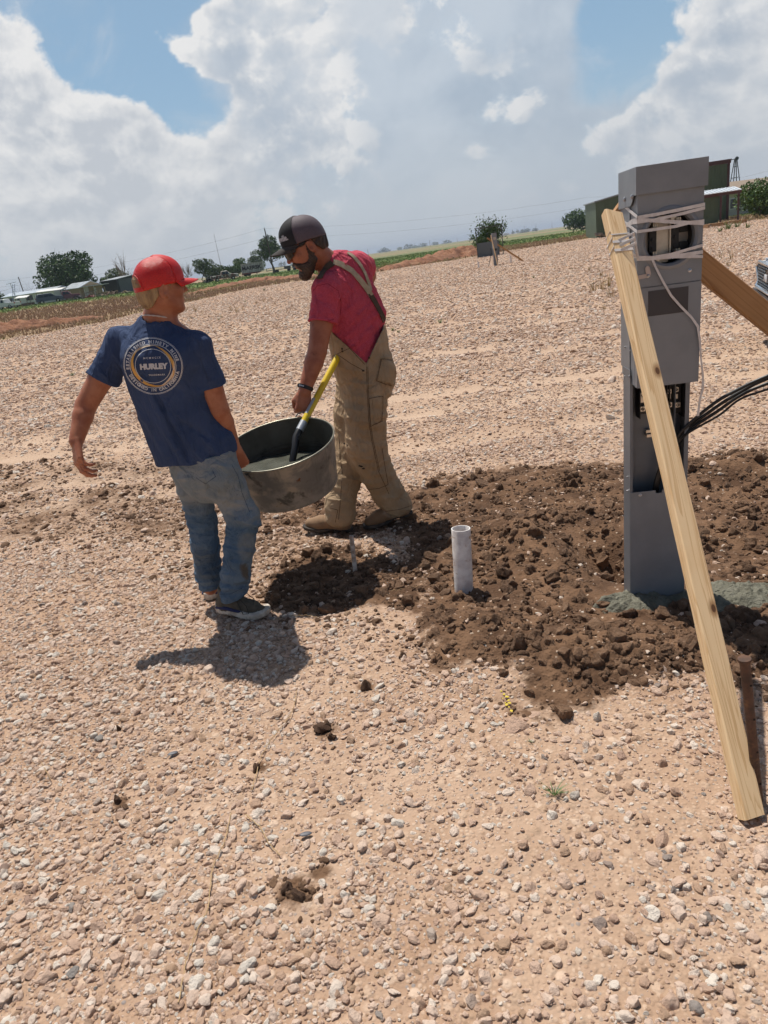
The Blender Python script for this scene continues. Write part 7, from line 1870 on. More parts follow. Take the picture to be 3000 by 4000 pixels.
tree('bare grey tree behind the dark shed', gp(505, 1150, 195), 9.5, 5.5, lf_bare, 0, 8, .2, 2, bare=True); tree('small green tree just left of the bare tree', gp(470, 1145, 215), 6.5, 7.5, lf_mid, 2200, 8, .12, 3, .32)
tree('small dark conifer peeking above the shed roof', gp(417, 1150, 210), 5.0, 2.6, lf_dark, 900, 5, .1, 4, .28); tree('bare shrub behind the mobile home roof', gp(110, 1170, 185), 4.5, 7.0, lf_bare, 0, 8, .2, 5, bare=True)
tree('green bush at the far left behind the white pickup', gp(8, 1185, 175), 3.5, 4.5, lf_mid, 900, 6, .05, 6, .3)
tree('bare winter tree beside the cap brim of the boy', gp(738, 1100, 190), 5.4, 4.2, lf_bare, 0, 9, .15, 7, bare=True)
tree('windblown green tree with open crown right of the bare one', gp(795, 1092, 180), 5.4, 4.8, lf_mid, 1700, 8, .22, 8, .24, wind=1.0); tree('rounded dull green tree left of the hedge', gp(853, 1080, 185), 3.8, 3.6, lf_mid, 1200, 7, .1, 9, .24); tree('low dull green tree between open crowned trees', gp(822, 1086, 195), 3.2, 3.4, lf_mid, 900, 6, .08, 10, .24)
hd_ = []
for i, px in enumerate((880, 903, 926)): tree(['leftmost bright green shrub of the far hedge row', 'middle bright green shrub of the far hedge row', 'rightmost bright green shrub of the far hedge row'][i], gp(px, 1078 - i * 3, 215), 3.2, 4.2, lf_hedge, 1200, 7, .04, 20 + i, .26, name='shrub', cat='shrub', group='bright green hedge row')
tree('green tree rising left of the container', gp(945, 1072, 225), 5.2, 5.0, lf_hedge, 1500, 7, .08, 11, .28, wind=.6); tree('green tree rising behind the container', gp(1003, 1064, 230), 7.0, 6.5, lf_mid, 1900, 8, .08, 12, .3, wind=.8); tree('dark tall tree behind the utility pole', gp(1062, 1056, 200), 10.0, 7.0, lf_dark, 3000, 9, .1, 13, .3, wind=.8)
YB_ = 62.
tree('spiky dark green juniper bush behind the far pedestal', gp(1912, 985, 66), 2.75, 2.5, lf_dark, 5200, 10, .02, 14, .10, spiky=.9, name='juniper_bush', cat='bush')
tree('dense dark windswept tree near the green building', gp(2243, 905, 175), 4.4, 6.6, lf_dark, 2200, 8, .05, 15, .26, wind=1.4); tree('small round tree right of the windswept one', gp(2275, 900, 185), 3.9, 3.2, lf_dark, 900, 6, .06, 16, .25)
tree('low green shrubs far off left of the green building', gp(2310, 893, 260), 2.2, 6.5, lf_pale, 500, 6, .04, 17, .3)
tree('bushy bright green tree at the right edge', gp(2972, 812, 66), 2.9, 4.2, lf_hedge, 4200, 10, .06, 18, .14)
# distant tree clumps and white sheds on the horizon
far_list = [(1098, 1037, 1100, 8, 9), (1112, 1035, 1150, 8, 7), (1500, 985, 2200, 5, 40), (1655, 962, 2000, 6, 26), (1700, 956, 2100, 5, 24), (1745, 950, 2300, 5, 30), (2005, 914, 1500, 6, 9), (2022, 911, 1450, 8, 8), (2040, 908, 1550, 6, 14), (2060, 905, 1600, 6, 16), (2090, 900, 1600, 4, 16), (1600, 972, 2400, 4, 50)]
far_lab = ['left pale tree beside the far farm sheds, above the small trailer', 'right pale tree beside the far farm sheds, above the small trailer', 'low tree line at the left end of the far plain, by the pink sleeve', 'tree clump just right of the long white shed on the horizon', 'second tree clump right of the long white shed on the horizon', 'widest low tree clump right of the long white shed', 'first dark tree right of the small white roofed shed', 'tallest dark tree right of the small white roofed shed', 'third tree right of the small white roofed shed', 'fourth tree right of the small white roofed shed', 'lowest and last tree right of the small white roofed shed', 'low tree line between the white barn and the long white shed']
for i, (px, py, Y, h_, w_) in enumerate(far_list):
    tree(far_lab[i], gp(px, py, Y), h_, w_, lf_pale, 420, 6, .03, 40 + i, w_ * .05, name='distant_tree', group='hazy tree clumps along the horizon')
def shed(px, Y, w_, h_, d_, label, col):
    g_ = gp(px, 960, Y); o = empty('distant_building', g_); tag(o, label, 'building'); q = MB(); q.box(0, w_, 0, d_, -1, h_ * .7); q.build('wall', col, o); r = MB(); r.prism([(-.4, h_ * .7), (w_ + .4, h_ * .7), (w_ / 2, h_)], -d_, .3, frameM((0, 0, 0), (1, 0, 0), (0, 0, 1), (0, -1, 0))); r.build('roof', wht, o); return o
shed(1550, 2000, 13, 8, 14, 'white barn with tall mast far off on the horizon', wht); shed(1606, 1900, 28, 5, 12, 'long low white shed right of the far white barn', wht); shed(1966, 1700, 15, 4.5, 10, 'small white roofed shed beyond the juniper bush', wht); shed(1122, 1000, 16, 4, 10, 'pale farm buildings beyond the small trailer', wht); shed(1838, 1500, 9, 5, 8, 'small dark house far off left of the pipe gate', dkm)
# --- poles and wires
polem = pmat('pole_wood', (.11, .085, .07), .9); wirem = pmat('wire', (.10, .10, .11), .6)
def pole(base, h_, label, lean=0.0, r_=.16, cross=False, transformer=False, name='utility_pole', group=None):
    o = empty(name, base); tag(o, label, 'pole', group); MB().tube([(0, 0, -1), (lean * h_, 0, h_)], [r_, r_ * .7], 8).build('shaft', polem, o)
    if cross: MB().box(-.9, .9, -.06, .06, h_ - .5, h_ - .35).build('crossarm', polem, o)
    if transformer:
        MB().lathe([(0, -.5), (.26, -.5), (.28, .4), (.2, .5), (0, .5)], 14, TM((lean * h_ * .8 + .38, 0, h_ * .80))).build('transformer', pmat('transformer_grey', (.3, .31, .32), .5), o)
        MB().tube([(lean * h_ * .85 - .15, 0, h_ * .86), (-.9, 0, h_ * .74), (-.35, 0, h_ * .66)], .03, 5).build('cable', wirem, o); MB().lathe([(.0, 0), (.07, 0), (.05, .25), (0, .3)], 8, TM((lean * h_, 0, h_))).build('insulator', wht, o)
    return o
pb = gp(1072, 1070, 172); pole(pb, 9.7, 'tall leaning utility pole with grey transformer near the container', -.045, .17, False, True)
pb2 = gp(93, 1130, 195); pole(pb2, 7.0, 'short utility pole rising behind the mobile home', -.07, .16)
pole_lab = ['thin pole on the plain beside the pink sleeve of the man', 'thin pole on the plain right of the long white shed', 'thin pole on the plain left of the pipe gateway', 'thin pole right of the far pedestal brace', 'tall thin pole above the dark horizon trees', 'thin pole above the small white roofed shed', 'faint pole between the long white shed and the pipe gateway', 'faint rightmost pole left of the green building']
for i, (px, Y, h_) in enumerate(((1434, 700, 6), (1680, 800, 6.4), (1840, 1000, 6), (2098, 800, 6.2), (2052, 1200, 10), (2005, 1400, 10), (1788, 1500, 8), (2160, 1500, 12))):
    pole(gp(px, 960, Y), h_, pole_lab[i], 0, .10 + Y / 9000, name='distant_pole', group='distant poles on the plain')
o = MB().tube([(0, 0, 0), (-.7, 0, 33)], [.26, .12], 6).build('radio_mast', pmat('mast', (.35, .33, .34), .8), None); o.location = gp(866, 1050, 620); tag(o, 'tall thin radio mast above the hedge row', 'mast', None, 'thing')
o = empty('tv_antenna', gp(66, 1170, 163)); tag(o, 'thin television antenna on the mobile home roof', 'antenna'); MB().tube([(0, 0, 0), (-.4, 0, 5.0)], .05, 5).build('mast', chrome, o); MB().tube([(-1.3, 0, 4.85), (.9, 0, 5.05)], .04, 5).build('boom', chrome, o)
def wire(pts, label, r_=.02, sag=1.0, group=None):
    out = []
    for i in range(len(pts) - 1):
        a, b = np.array(pts[i]), np.array(pts[i + 1])
        for t in np.linspace(0, 1, 16, endpoint=(i == len(pts) - 2)): out.append(a + (b - a) * t - np.array([0, 0, sag * 4 * t * (1 - t)]))
    o = MB().tube(out, r_ * .6, 4).build('power_line', wirem, None); tag(o, label, 'power line', group)
    return o
top = pb + np.array([-.045 * 9.7, 0, 9.75])
wire([P(-60, 1150, 230), P(-0, 1160, 230) * 0 + P(5, 1146, 228), top], 'upper sagging power line running left from the leaning pole', .022, 1.2) if False else None
wire([P(-80, 1105, 190), top], 'upper power line running left from the leaning pole', .020, 1.5); wire([top, P(2300, 770, 150), P(3100, 640, 120)], 'upper power line running right from the leaning pole', .018, 1.2)
t2 = top - np.array([0, 0, 2.0]); wire([P(-80, 1128, 190), t2], 'lower power line running left from the leaning pole', .020, 1.5); wire([t2, P(2300, 806, 150), P(3100, 672, 120)], 'lower power line running right from the leaning pole', .018, 1.2)
wire([P(-60, 1140, 120), P(83, 1090, 194)], 'service line from the short pole to the left edge', .03, 1.0)
# --- far pedestal set, pipe gate
def far_set():
    g0 = gp(1938, 1036, 42); s_ = 1.0; z0 = 0
    o = empty('meter_pedestal', g0); tag(o, 'far off grey power pedestal with its own braces, left of the green building', 'pedestal'); gm = bpy.data.materials['grey_enamel']
    q = MB(); q.box(-.11, .11, -.05, .1, -.05, .95); q.build('post', bpy.data.materials['grey_enamel_dark'], o); q = MB(); q.box(-.13, .13, -.10, .12, .90, 1.72, .004); q.build('housing', gm, o)
    q = MB(); q.box(-.09, .09, -.06, -.052, .78, .94); q.build('terminal_block', bpy.data.materials['black_plastic'], o); q = MB().lathe([(0, 0), (.085, 0), (.085, .006), (0, .006)], 20, TM((0, -.101, 1.42), rx=math.pi / 2)); q.build('meter_socket', bpy.data.materials['mounting_plate_dummy'] if False else bpy.data.materials['zinc'], o)
    board('timber_brace', g0 + [-.02, -.55, 0], g0 + [-.19, -.10, 1.62], (0, -1, .3), .085, .04, pine_l, 'pale upright brace of the far pedestal', cat='timber brace'); board('timber_brace', g0 + [-.35, .16, 1.50], g0 + [1.62, .16, .0], (0, -1, 0) if False else np.cross(unit([1.97, 0, -1.5]), [0, 1, 0]), .09, .04, pine_d, 'brown sloping brace of the far pedestal', cat='timber brace')
    pipe('plastic_pipe', gp(1870, 1043, 41.5), gp(1870, 1043, 41.5) + [0, 0, .33], .05, .044, pvc, 'white pipe stub left of the far pedestal'); pipe('plastic_pipe', gp(1996, 1024, 42.5), gp(1996, 1024, 42.5) + [0, 0, .40], .05, .044, pvc, 'white pipe stub right of the far pedestal')
    pipe('steel_stake', gp(2028, 1020, 42.5), gp(2028, 1020, 42.5) + [0, 0, .36], .02, .001, rust, 'rusty stake beside the sloping far brace', 'stake', 10)
    q = MB().tube([(0, 0, 0), (.22, .0, .7), (.2, 0, .95)], .018, 6).build('power_cable', blk_c, None); q.location = gp(1908, 1036, 42); tag(q, 'dark cable hanging beside the far pedestal', 'cable')
far_set()
g_ = gp(1863, 958, 64); gt = empty('pipe_gateway', g_); tag(gt, 'tall thin pipe gateway frame left of the juniper bush', 'gateway'); q = MB(); q.tube([(0, 0, 0), (0, 0, 2.35)], .035, 6); q.build('upright', dkm, gt); q = MB(); q.tube([(2.2, 0, 0), (2.2, 0, 2.35)], .035, 6); q.build('upright', dkm, gt)
q = MB(); q.tube([(0, 0, 2.35), (2.2, 0, 2.35)], .035, 6); q.build('crossbar', dkm, gt)
for a, b in (((0, 0, 1.9), (.45, 0, 2.33)), ((2.2, 0, 1.9), (1.75, 0, 2.33))): q = MB(); q.tube([a, b], .025, 5); q.build('corner_brace', dkm, gt)
q = MB(); q.box(.05, 1.9, .1, .25, -.1, 1.15); q = q.build('panel_box', pmat('panel_slate', (.10, .125, .14), .5), None); q.location = g_; tag(q, 'dark slate metal panel standing under the pipe gateway', 'panel', None, 'thing')
# --- green building with porch
gs_ = pmat('green_steel', (.085, .125, .070), .5, (.07, .105, .06), .6); gtrim = pmat('maroon_trim', (.075, .028, .028), .5)
def ribbed(mb_, x0, x1, y, z0, z1, step=.3, axis='x'):
    k = x0
    while k < x1:
        if axis == 'x': mb_.box(k, k + .05, y - .03, y + .02, z0, z1)
        else: mb_.box(y - .03, y + .02, k, k + .05, z0, z1)
        k += step
def green_building():
    a = gp(2330, 921, 76); b_ = gp(2836, 870, 74); a[2] = b_[2] = 0.0
    M, L_ = house_frame(a, b_); o = empty('green_metal_building', a); o.matrix_world = Matrix(M.tolist()); tag(o, 'dark green ribbed steel building with maroon trim behind the pedestal', 'building')
    zL = 3.55; zR = 5.1; xm = L_ * .40
    w = MB(); w.box(0, xm, 0, 7, -.3, zL - .2)
    w.prism([(0, zL - .2), (xm, zL - .2), (xm, zL + .55)], -7 + .003, -.003, frameM((0, 0, 0), (1, 0, 0), (0, 0, 1), (0, -1, 0))); w.box(xm, L_, -.3, 9, -.3, zR); ribbed(w, .1, xm, 0, -.3, zL - .25, .32); ribbed(w, xm + .1, L_, -.3, -.3, zR, .32); w.build('wall', gs_, o, smooth=False)
    t = MB(); t.box(xm - .12, xm + .14, -.36, -.31, -.3, zR + .1); t.box(L_ - .14, L_ + .10, -.36, -.31, -.3, zR); t.box(xm - .2, L_ + .15, -.45, -.32, zR, zR + .28); t.build('trim', gtrim, o)
    r = MB(); V = [(-.15, -.2, zL - .22), (xm, -.2, zL + .55), (xm, 7.2, zL + .55), (-.15, 7.2, zL - .22)]; V += [(x, y, z + .12) for x, y, z in V]; r.add(V, [[0, 3, 2, 1], [4, 5, 6, 7], [0, 1, 5, 4], [1, 2, 6, 5], [2, 3, 7, 6], [3, 0, 4, 7]]); r.build('lean_to_roof', pmat('roof_edge', (.25, .27, .29), .5), o)
    r = MB(); r.box(xm - .25, L_ + .2, -.5, 9.1, zR + .283, zR + .36); r.build('roof', pmat('roof_dark', (.10, .045, .045), .5), o)
    return o, M, L_
gbo, gM, gL = green_building()
# porch
a = gp(2745, 868, 64); o = empty('porch', a); tag(o, 'open porch with white corrugated roof on maroon posts at the green building', 'porch')
M_, L_ = house_frame(gp(2720, 872, 62), gp(2885, 852, 61)); o.matrix_world = Matrix(M_.tolist())
r = MB(); 
for k in range(13): x0 = -.2 + k * (L_ + .3) / 13; r.box(x0, x0 + (L_ + .3) / 13 - .03, -.4, 3.0, 2.44, 2.48, M=TM((0, 0, 0), rx=.10)); r.box(x0, x0 + .05, -.4, 3.0, 2.48, 2.52, M=TM((0, 0, 0), rx=.10))
r.build('roof', pmat('white_metal', (.66, .70, .74), .4, metal=.2), o); q = MB(); q.box(-.2, L_ + .1, -.38, -.30, 2.16, 2.39); q.box(L_ + .02, L_ + .1, -.30, 2.9, 2.2, 2.42); q.build('beam', gtrim, o)
for x in (.05, L_ * .56, L_ - .1): q = MB(); q.box(x - .07, x + .07, -.36, -.22, -.1, 2.16); q.build('post', gtrim, o)
q = MB(); q.box(.12, L_ * .52, .0, .1, -.1, 2.15); ribbed(q, .15, L_ * .52, 0, -.1, 2.15, .3); q.build('side_wall', gs_, o, smooth=False)
q = MB(); q.box(L_ - .8, L_ + .3, -.6, -.1, .0, .07); q.build('step', wood_, o)
b4, _, _ = building('ranch_house', 'low beige house with shallow roof behind the bushy tree at right', 2835, 3120, 92, 98, 2.6, 8, pmat('beige_wall', (.50, .45, .38), .8), pmat('brown_shingle', (.30, .23, .17), .9), 1.3, .4, ((.05, 1.4, 1.0, 1.1), (.15, 1.4, 1.0, 1.1), (.4, 1.4, 1.4, 1.1)))
w_ = empty('windmill', gp(2868, 800, 150)); tag(w_, 'old windmill tower with broken wheel beyond the porch', 'windmill'); q = MB()
for sx in (-1, 1):
    for sy in (-1, 1): q.tube([(sx * 1.2, sy * 1.2, 0), (sx * .15, sy * .15, 9.3)], .09, 5)
for z in (2, 4, 6, 8): k = 1.2 - z * .113; q.tube([(-k, -k, z), (k, -k, z + .02)], .06, 4); q.tube([(-k, k, z), (k, k, z + .02)], .06, 4)
q.build('tower', dkm, w_); q = MB(); q.tube([(-2.3, 0, 4.6), (2.2, 0, 4.9)], .10, 5); q.build('platform', dkm, w_); q = MB(); q.lathe([(.0, 0), (.35, 0), (.35, .2), (0, .2)], 10, TM((0, -.3, 9.4), rx=math.pi / 2)); q.tube([(-1.3, -.3, 9.2), (.4, -.3, 9.5)], .07, 5); q.build('hub', dkm, w_)
pl_ = empty('pallet', gp(2765, 885, 56), .1); tag(pl_, 'wooden pallet lying in the weeds before the green building', 'pallet'); q = MB()
for k in range(7): q.box(0, 3.2, k * .3, k * .3 + .12, .22, .26)
for x in (0, 1.5, 3.0): q.box(x, x + .15, 0, 1.95, .0, .215)
q.build('slats', pmat('pallet_wood', (.34, .20, .10), .85), pl_)
junk(2345, 905, 74, 1.2, .5, 'low stack of weathered planks at the corner of the green building', wood_, 10)

# --- dirt piles along the pad edge
def pile(pxs, label, seed, mat, n=130):
    """ragged ridge of dug earth through ground pixels (px, py, half width, height)"""
    r = np.random.default_rng(seed); pts = [(gp(a, b_, G(a, b_)[1]), w_, h_) for a, b_, w_, h_ in pxs]
    xs = np.linspace(0, len(pts) - 1, n); V = []; m_ = 22
    for i, t in enumerate(xs):
        k = min(int(t), len(pts) - 2); f_ = t - k; c = pts[k][0] * (1 - f_) + pts[k + 1][0] * f_; w_ = pts[k][1] * (1 - f_) + pts[k + 1][1] * f_; h_ = pts[k][2] * (1 - f_) + pts[k + 1][2] * f_
        d = unit((pts[k + 1][0] - pts[k][0]) * [1, 1, 0]); nn = np.array([-d[1], d[0], 0]); en = min(1, t * 3, (len(pts) - 1 - t) * 3)
        for j in range(m_ + 1):
            u = -1 + 2 * j / m_; q = c + nn * u * w_; e = (1 - u * u) * en
            hh = h_ * e * (1 + .55 * float(vnoise(q[0] * 1.2, q[1] * 1.2, seed, 1.0, 3))) + .20 * e * h_ ** .5 * float(vnoise(q[0] * 3.5, q[1] * 3.5, seed + 3, 1.0, 4, .75)) - .02; V.append((q[0], q[1], float(height(q[0], q[1], False)) + hh))
    Fc = [[i * (m_ + 1) + j, (i + 1) * (m_ + 1) + j, (i + 1) * (m_ + 1) + j + 1, i * (m_ + 1) + j + 1] for i in range(n - 1) for j in range(m_)]
    o = npmesh('dirt_pile', V, Fc, mat); 
    bm = bmesh.new(); bm.from_mesh(o.data); bmesh.ops.recalc_face_normals(bm, faces=bm.faces[:])
    if sum(f.normal.z for f in bm.faces) < 0: bmesh.ops.reverse_faces(bm, faces=bm.faces[:])
    bm.to_mesh(o.data); bm.free(); tag(o, label, 'dirt pile', None, 'thing'); return o
redd = pmat('red_dirt', (.33, .155, .082), .95, (.20, .085, .045), 1.6, 7, bump=.9, bscale=4, bdist=.15, col3=(.34, .18, .10), n3scale=.9)
pile([(1480, 1060, 1.0, .25), (1560, 1046, 1.1, .5), (1620, 1036, 1.2, .55), (1680, 1026, 1.4, .6), (1760, 1010, 1.8, .95), (1830, 1000, 1.8, .9), (1880, 996, .9, .3)], 'long heap of red earth left of the far pedestal', 5, redd)
pile([(-200, 1345, 1.3, .6), (0, 1300, 1.2, .62), (90, 1288, 1.0, .5), (200, 1272, .8, .35), (330, 1252, .7, .22), (420, 1236, .6, .1)], 'red earth bank at the left edge of the gravel', 9, redd)
pile([(700, 1160, .5, .08), (820, 1138, .8, .28), (900, 1122, .9, .42), (980, 1108, 1.0, .46), (1060, 1098, 1.0, .42), (1160, 1088, .9, .36), (1260, 1080, .8, .3)], 'red earth bank behind the bearded man', 13, redd)
pile([(500, 1210, .6, .10), (590, 1192, .8, .2), (660, 1182, .7, .12)], 'low red earth hump beside the head of the boy', 17, redd, 30)
# ---------------------------------------------------------------- SUV at the right edge
def front_suv():
    fc = P(2996, 1150, 7.45); rz = math.atan2(.375, -.927)
    prof = [(0, .45), (0, 1.15), (.15, 1.3), (.35, 1.80), (.6, 1.90), (3.1, 1.86), (3.75, 1.30), (4.75, 1.14), (4.93, 1.02), (4.98, .75), (4.94, .42)]
    win = [[(.5, 1.3), (.64, 1.76), (1.5, 1.78), (1.5, 1.3)], [(1.6, 1.3), (1.6, 1.78), (2.4, 1.78), (2.4, 1.3)], [(2.5, 1.3), (2.5, 1.78), (3.0, 1.76), (3.5, 1.3)]]
    d = np.array([math.cos(rz), math.sin(rz), 0]); base = fc - d * 5.0; base[2] = 0.01
    paint = pmat('silver_blue_paint', (.36, .40, .46), .28, coat=.6); dk = pmat('bumper_grey', (.075, .08, .09), .55); bk = pmat('grille_black', (.008, .008, .009), .35)
    o = vehicle('parked_suv', base, rz, prof, 5.0, 1.98, paint, win, (.95, 3.95), .39, 'silver SUV with honeycomb grille cut off by the right edge', 'SUV')
    o.scale = (1, 1, .86); q = MB(); q.box(4.70, 5.02, -.97, .97, .58, .74, .04); q.build('bumper', dk, o); q = MB(); q.box(4.72, 5.0, -.95, .95, .30, .578, .03); q.build('lower_grille', bk, o); q = MB(); q.box(4.4, 4.7, -.97, .97, .40, .74, .04); q.box(3.3, 4.4, -1.0, 1.0, .40, .45); q.build('bumper', dk, o)
    q = MB(); q.prism([(-.72, .30 + .46), (.72, .30 + .46), (.80, .50 + .46), (.66, .56 + .46), (-.66, .56 + .46), (-.80, .50 + .46)], 4.955, 5.0, frameM((0, 0, 0), (0, 1, 0), (0, 0, 1), (1, 0, 0))); gr = q.build('grille', bk, o)
    q = MB()
    for j in range(7):
        for i in range(-10, 11):
            y = i * .074 + (.037 if j % 2 else 0); z = .795 + j * .036
            if abs(y) > .70 or (abs(y) < .15 and 2 <= j <= 5): continue
            pts = [(5.004, y + .040 * math.cos(a), z + .021 * math.sin(a)) for a in np.linspace(0, 2 * math.pi, 7)]; q.tube(pts, .0045, 4)
    q.build('honeycomb', pmat('mesh_gloss', (.16, .165, .17), .25, metal=.6), gr)
    q = MB(); q.tube([(4.98, -.80, .80), (5.0, -.84, .98), (5.0, -.68, 1.04), (5.0, .68, 1.04), (5.0, .84, .98), (4.98, .80, .80), (5.01, .66, .745), (5.02, -.66, .745), (4.98, -.80, .80)], .022, 8); q.build('chrome_trim', chrome, o)
    q = MB(); lw = .010
    for pl in ([(-.115, -.038), (-.115, .038)], [(-.108, -.002), (-.055, .038), (-.045, .038), (-.045, -.038)], [(-.100, .002), (-.052, -.038)], [(-.045, -.038), (.02, .038), (.075, -.038)]):
        q.tube([(5.022, -y if False else y, .90 + z) for y, z in [(-a, b_) for a, b_ in pl]][::1], lw * .8, 6)
    q.build('badge', pmat('badge_silver', (.75, .76, .78), .3, metal=.4), o)
    q = MB(); q.box(5.028, 5.036, -.155, .155, .37, .545, .003); pl_ = q.build('licence_plate', pmat('plate_cream', (.66, .60, .48), .5), o)
    for tx, sz, z, mt in (('TEXAS', .036, .522, 'plate_red'), ('RGK 0229', .066, .445, 'plate_black')):
        V, Fc = text_verts(tx, sz, 0, .001, 0, 0)
        if len(V): npmesh('lettering', np.stack([np.full(len(V), 5.0375), V[:, 0], z + V[:, 1]], 1), [f[::1] for f in Fc], pmat(mt, (.30, .03, .03) if 'red' in mt else (.03, .03, .05), .6), pl_, smooth=False)
    for s_ in (-1, 1): q = MB(); q.box(4.72, 4.95, s_ * .86 - .09, s_ * .86 + .09, .86, 1.06, .03); q.build('headlight', pmat('lamp_glass', (.6, .62, .64), .1) if 'lamp_glass' not in bpy.data.materials else bpy.data.materials['lamp_glass'], o)
    q = MB(); q.box(3.2, 3.95, -.96, .96, 1.2, 1.22) ; 
    V = [(3.12, -.80, 1.84), (3.12, .80, 1.84), (3.80, .90, 1.31), (3.80, -.90, 1.31)]; g = MB(); g.add(np.array(V) + [0.012, 0, .012], [[0, 1, 2, 3]]); g.build('windscreen', glass, o, smooth=False)
    return o
front_suv()

# ---------------------------------------------------------------- weeds, grass, straw
def tuft_mesh(seed, n=16, h_=1.0, spread=.5, w_=.05, bend=.6, seg_=4):
    r = np.random.default_rng(seed); V = []; Fc = []
    for k in range(n):
        a = r.uniform(0, 6.28); b0 = r.uniform(0, .18); hh = h_ * r.uniform(.5, 1); ln = r.uniform(.1, spread); ww = w_ * r.uniform(.6, 1.2); base = len(V); d = np.array([math.cos(a), math.sin(a), 0]); s_ = np.array([-d[1], d[0], 0])
        for i in range(seg_ + 1):
            t = i / seg_; c = d * (b0 + ln * t ** 1.6) + np.array([0, 0, hh * (t - bend * .35 * t * t)]); w2 = ww * (1 - t) ** .7 * .5
            V += [c - s_ * w2, c + s_ * w2]
        for i in range(seg_): Fc.append([base + 2 * i, base + 2 * i + 1, base + 2 * i + 3, base + 2 * i + 2])
    return np.array(V), Fc
def grass_mat():
    m_, nt, b = mat_new('grass_blades'); L = nt.links.new; b.inputs['Roughness'].default_value = .7; b.inputs['Specular IOR Level'].default_value = .2
    a = nd(nt, 'ShaderNodeAttribute', attribute_name='tone', attribute_type='INSTANCER').outputs['Fac']
    cr = nt.nodes.new('ShaderNodeValToRGB'); L(a, cr.inputs[0]); e = cr.color_ramp.elements; e[0].position = 0; e[0].color = (.34, .22, .15, 1); e[1].position = 1; e[1].color = (.06, .13, .02, 1)
    for p_, c_ in ((.25, (.36, .25, .16)), (.5, (.38, .30, .14)), (.7, (.20, .22, .07)), (.85, (.11, .18, .04))): q = cr.color_ramp.elements.new(p_); q.color = (*c_, 1)
    L(cr.outputs[0], b.inputs['Base Color']); return m_
GM = grass_mat(); ms = []
for i in range(6):
    V, Fc = tuft_mesh(i, 18, 1.0, .55, .06); me = bpy.data.meshes.new('tuft'); me.from_pydata([tuple(v) for v in V.tolist()], [], Fc); me.materials.append(GM); ms.append(me)
gcoll = proto_collection('tufts', ms)
def scatter_grass():
    rg = np.random.default_rng(21); X = []; Y = []; S_ = []
    for r0, r1, n, s_ in ((28, 45, 15000, .24), (45, 70, 26000, .30), (70, 110, 26000, .40), (110, 190, 22000, .55)):
        x, y = place_points(n, r0, r1, -42, 42, rg); X.append(x); Y.append(y); S_.append(s_ * rg.uniform(.5, 1.3, n))
    x = np.concatenate(X); y = np.concatenate(Y); s_ = np.concatenate(S_); soil, field, green, far, trk = masks(x, y)
    r = np.hypot(x, y); cl = vnoise(x, y, 91, .35, 3); k = (field > .55) & (rg.random(len(x)) < .75 + .6 * cl)
    x, y, s_, green, cl, r = [a[k] for a in (x, y, s_, green, cl, r)]
    tone = np.clip(green * 1.05 - .08 + rg.normal(0, .16, len(x)) + .25 * cl, 0, 1); hs = s_ * (1 - .45 * green)
    z = height(x, y, False) - .02
    o = scatter('dry_grass', np.stack([x, y, z], 1), np.stack([rg.normal(0, .08, len(x)), rg.normal(0, .08, len(x)), rg.uniform(0, 6.28, len(x))], 1), np.stack([s_ * .8, s_ * .8, hs], 1), gcoll, rg.integers(0, 6, len(x)), dict(tone=tone))
    tag(o, 'dry pinkish and green grass covering the field beyond the gravel', 'grass', None, 'stuff')
scatter_grass()
weed_g = pmat('weed_green', (.085, .15, .035), .6, (.16, .20, .06), 9); weed_d = pmat('weed_dry', (.36, .24, .09), .7, (.22, .17, .06), 9)
WE = [(700, 1222, .26, 1), (728, 1215, .30, 1), (765, 1218, .34, 1), (790, 1228, .22, 1), (745, 1245, .2, 1), (855, 1248, .12, 0), (862, 1240, .14, 0), (905, 1216, .26, 1), (925, 1222, .3, 1), (950, 1212, .24, 1), (1002, 1192, .2, 1), (1030, 1180, .22, 1), (1060, 1170, .2, 1),
      (1032, 1136, .3, 0), (1010, 1160, .12, 0), (958, 1180, .14, 0), (1040, 1210, .07, 0), (1095, 1220, .07, 0), (284, 1468, .14, 0), (160, 1480, .09, 0), (155, 1396, .10, 1), (330, 1310, .14, 0), (560, 1260, .12, 1), (1586, 1202, .08, 0), (1645, 1135, .07, 0), (1702, 1110, .08, 1), (1760, 1180, .08, 1),
      (1535, 1290, .12, 0), (1555, 1295, .10, 0), (1720, 1262, .14, 0), (1740, 1235, .07, 0), (1900, 1140, .10, 1), (2085, 1085, .14, 0), (2235, 1052, .10, 0), (2320, 1140, .30, 1), (2345, 1130, .34, 1), (2375, 1120, .32, 1), (2390, 1160, .26, 1), (2350, 1080, .26, 1), (2300, 1060, .2, 1), (2440, 1230, .2, 1), (2360, 1210, .14, 1),
      (2900, 948, .09, 0), (2856, 1015, .30, 1), (2812, 1010, .22, 1), (2845, 1040, .2, 1), (2930, 1000, .16, 1), (2845, 895, .8, 0), (2880, 888, .6, 0), (2815, 905, .5, 0), (2920, 890, .5, 0), (1525, 1500, .08, 0), (1600, 1390, .07, 1), (2260, 1250, .08, 1)]
def weed_zone(px):
    if px < 600: return 'left of the boy'
    if px < 1120: return 'between the boy and the man'
    if px < 2260: return 'between the man and the pedestal'
    if px < 2500: return 'just left of the pedestal top'
    return 'right of the pedestal'
ORD = 'leftmost second third fourth fifth sixth seventh eighth ninth tenth eleventh twelfth'.split()
WE.sort(key=lambda a: a[0]); wc = {}
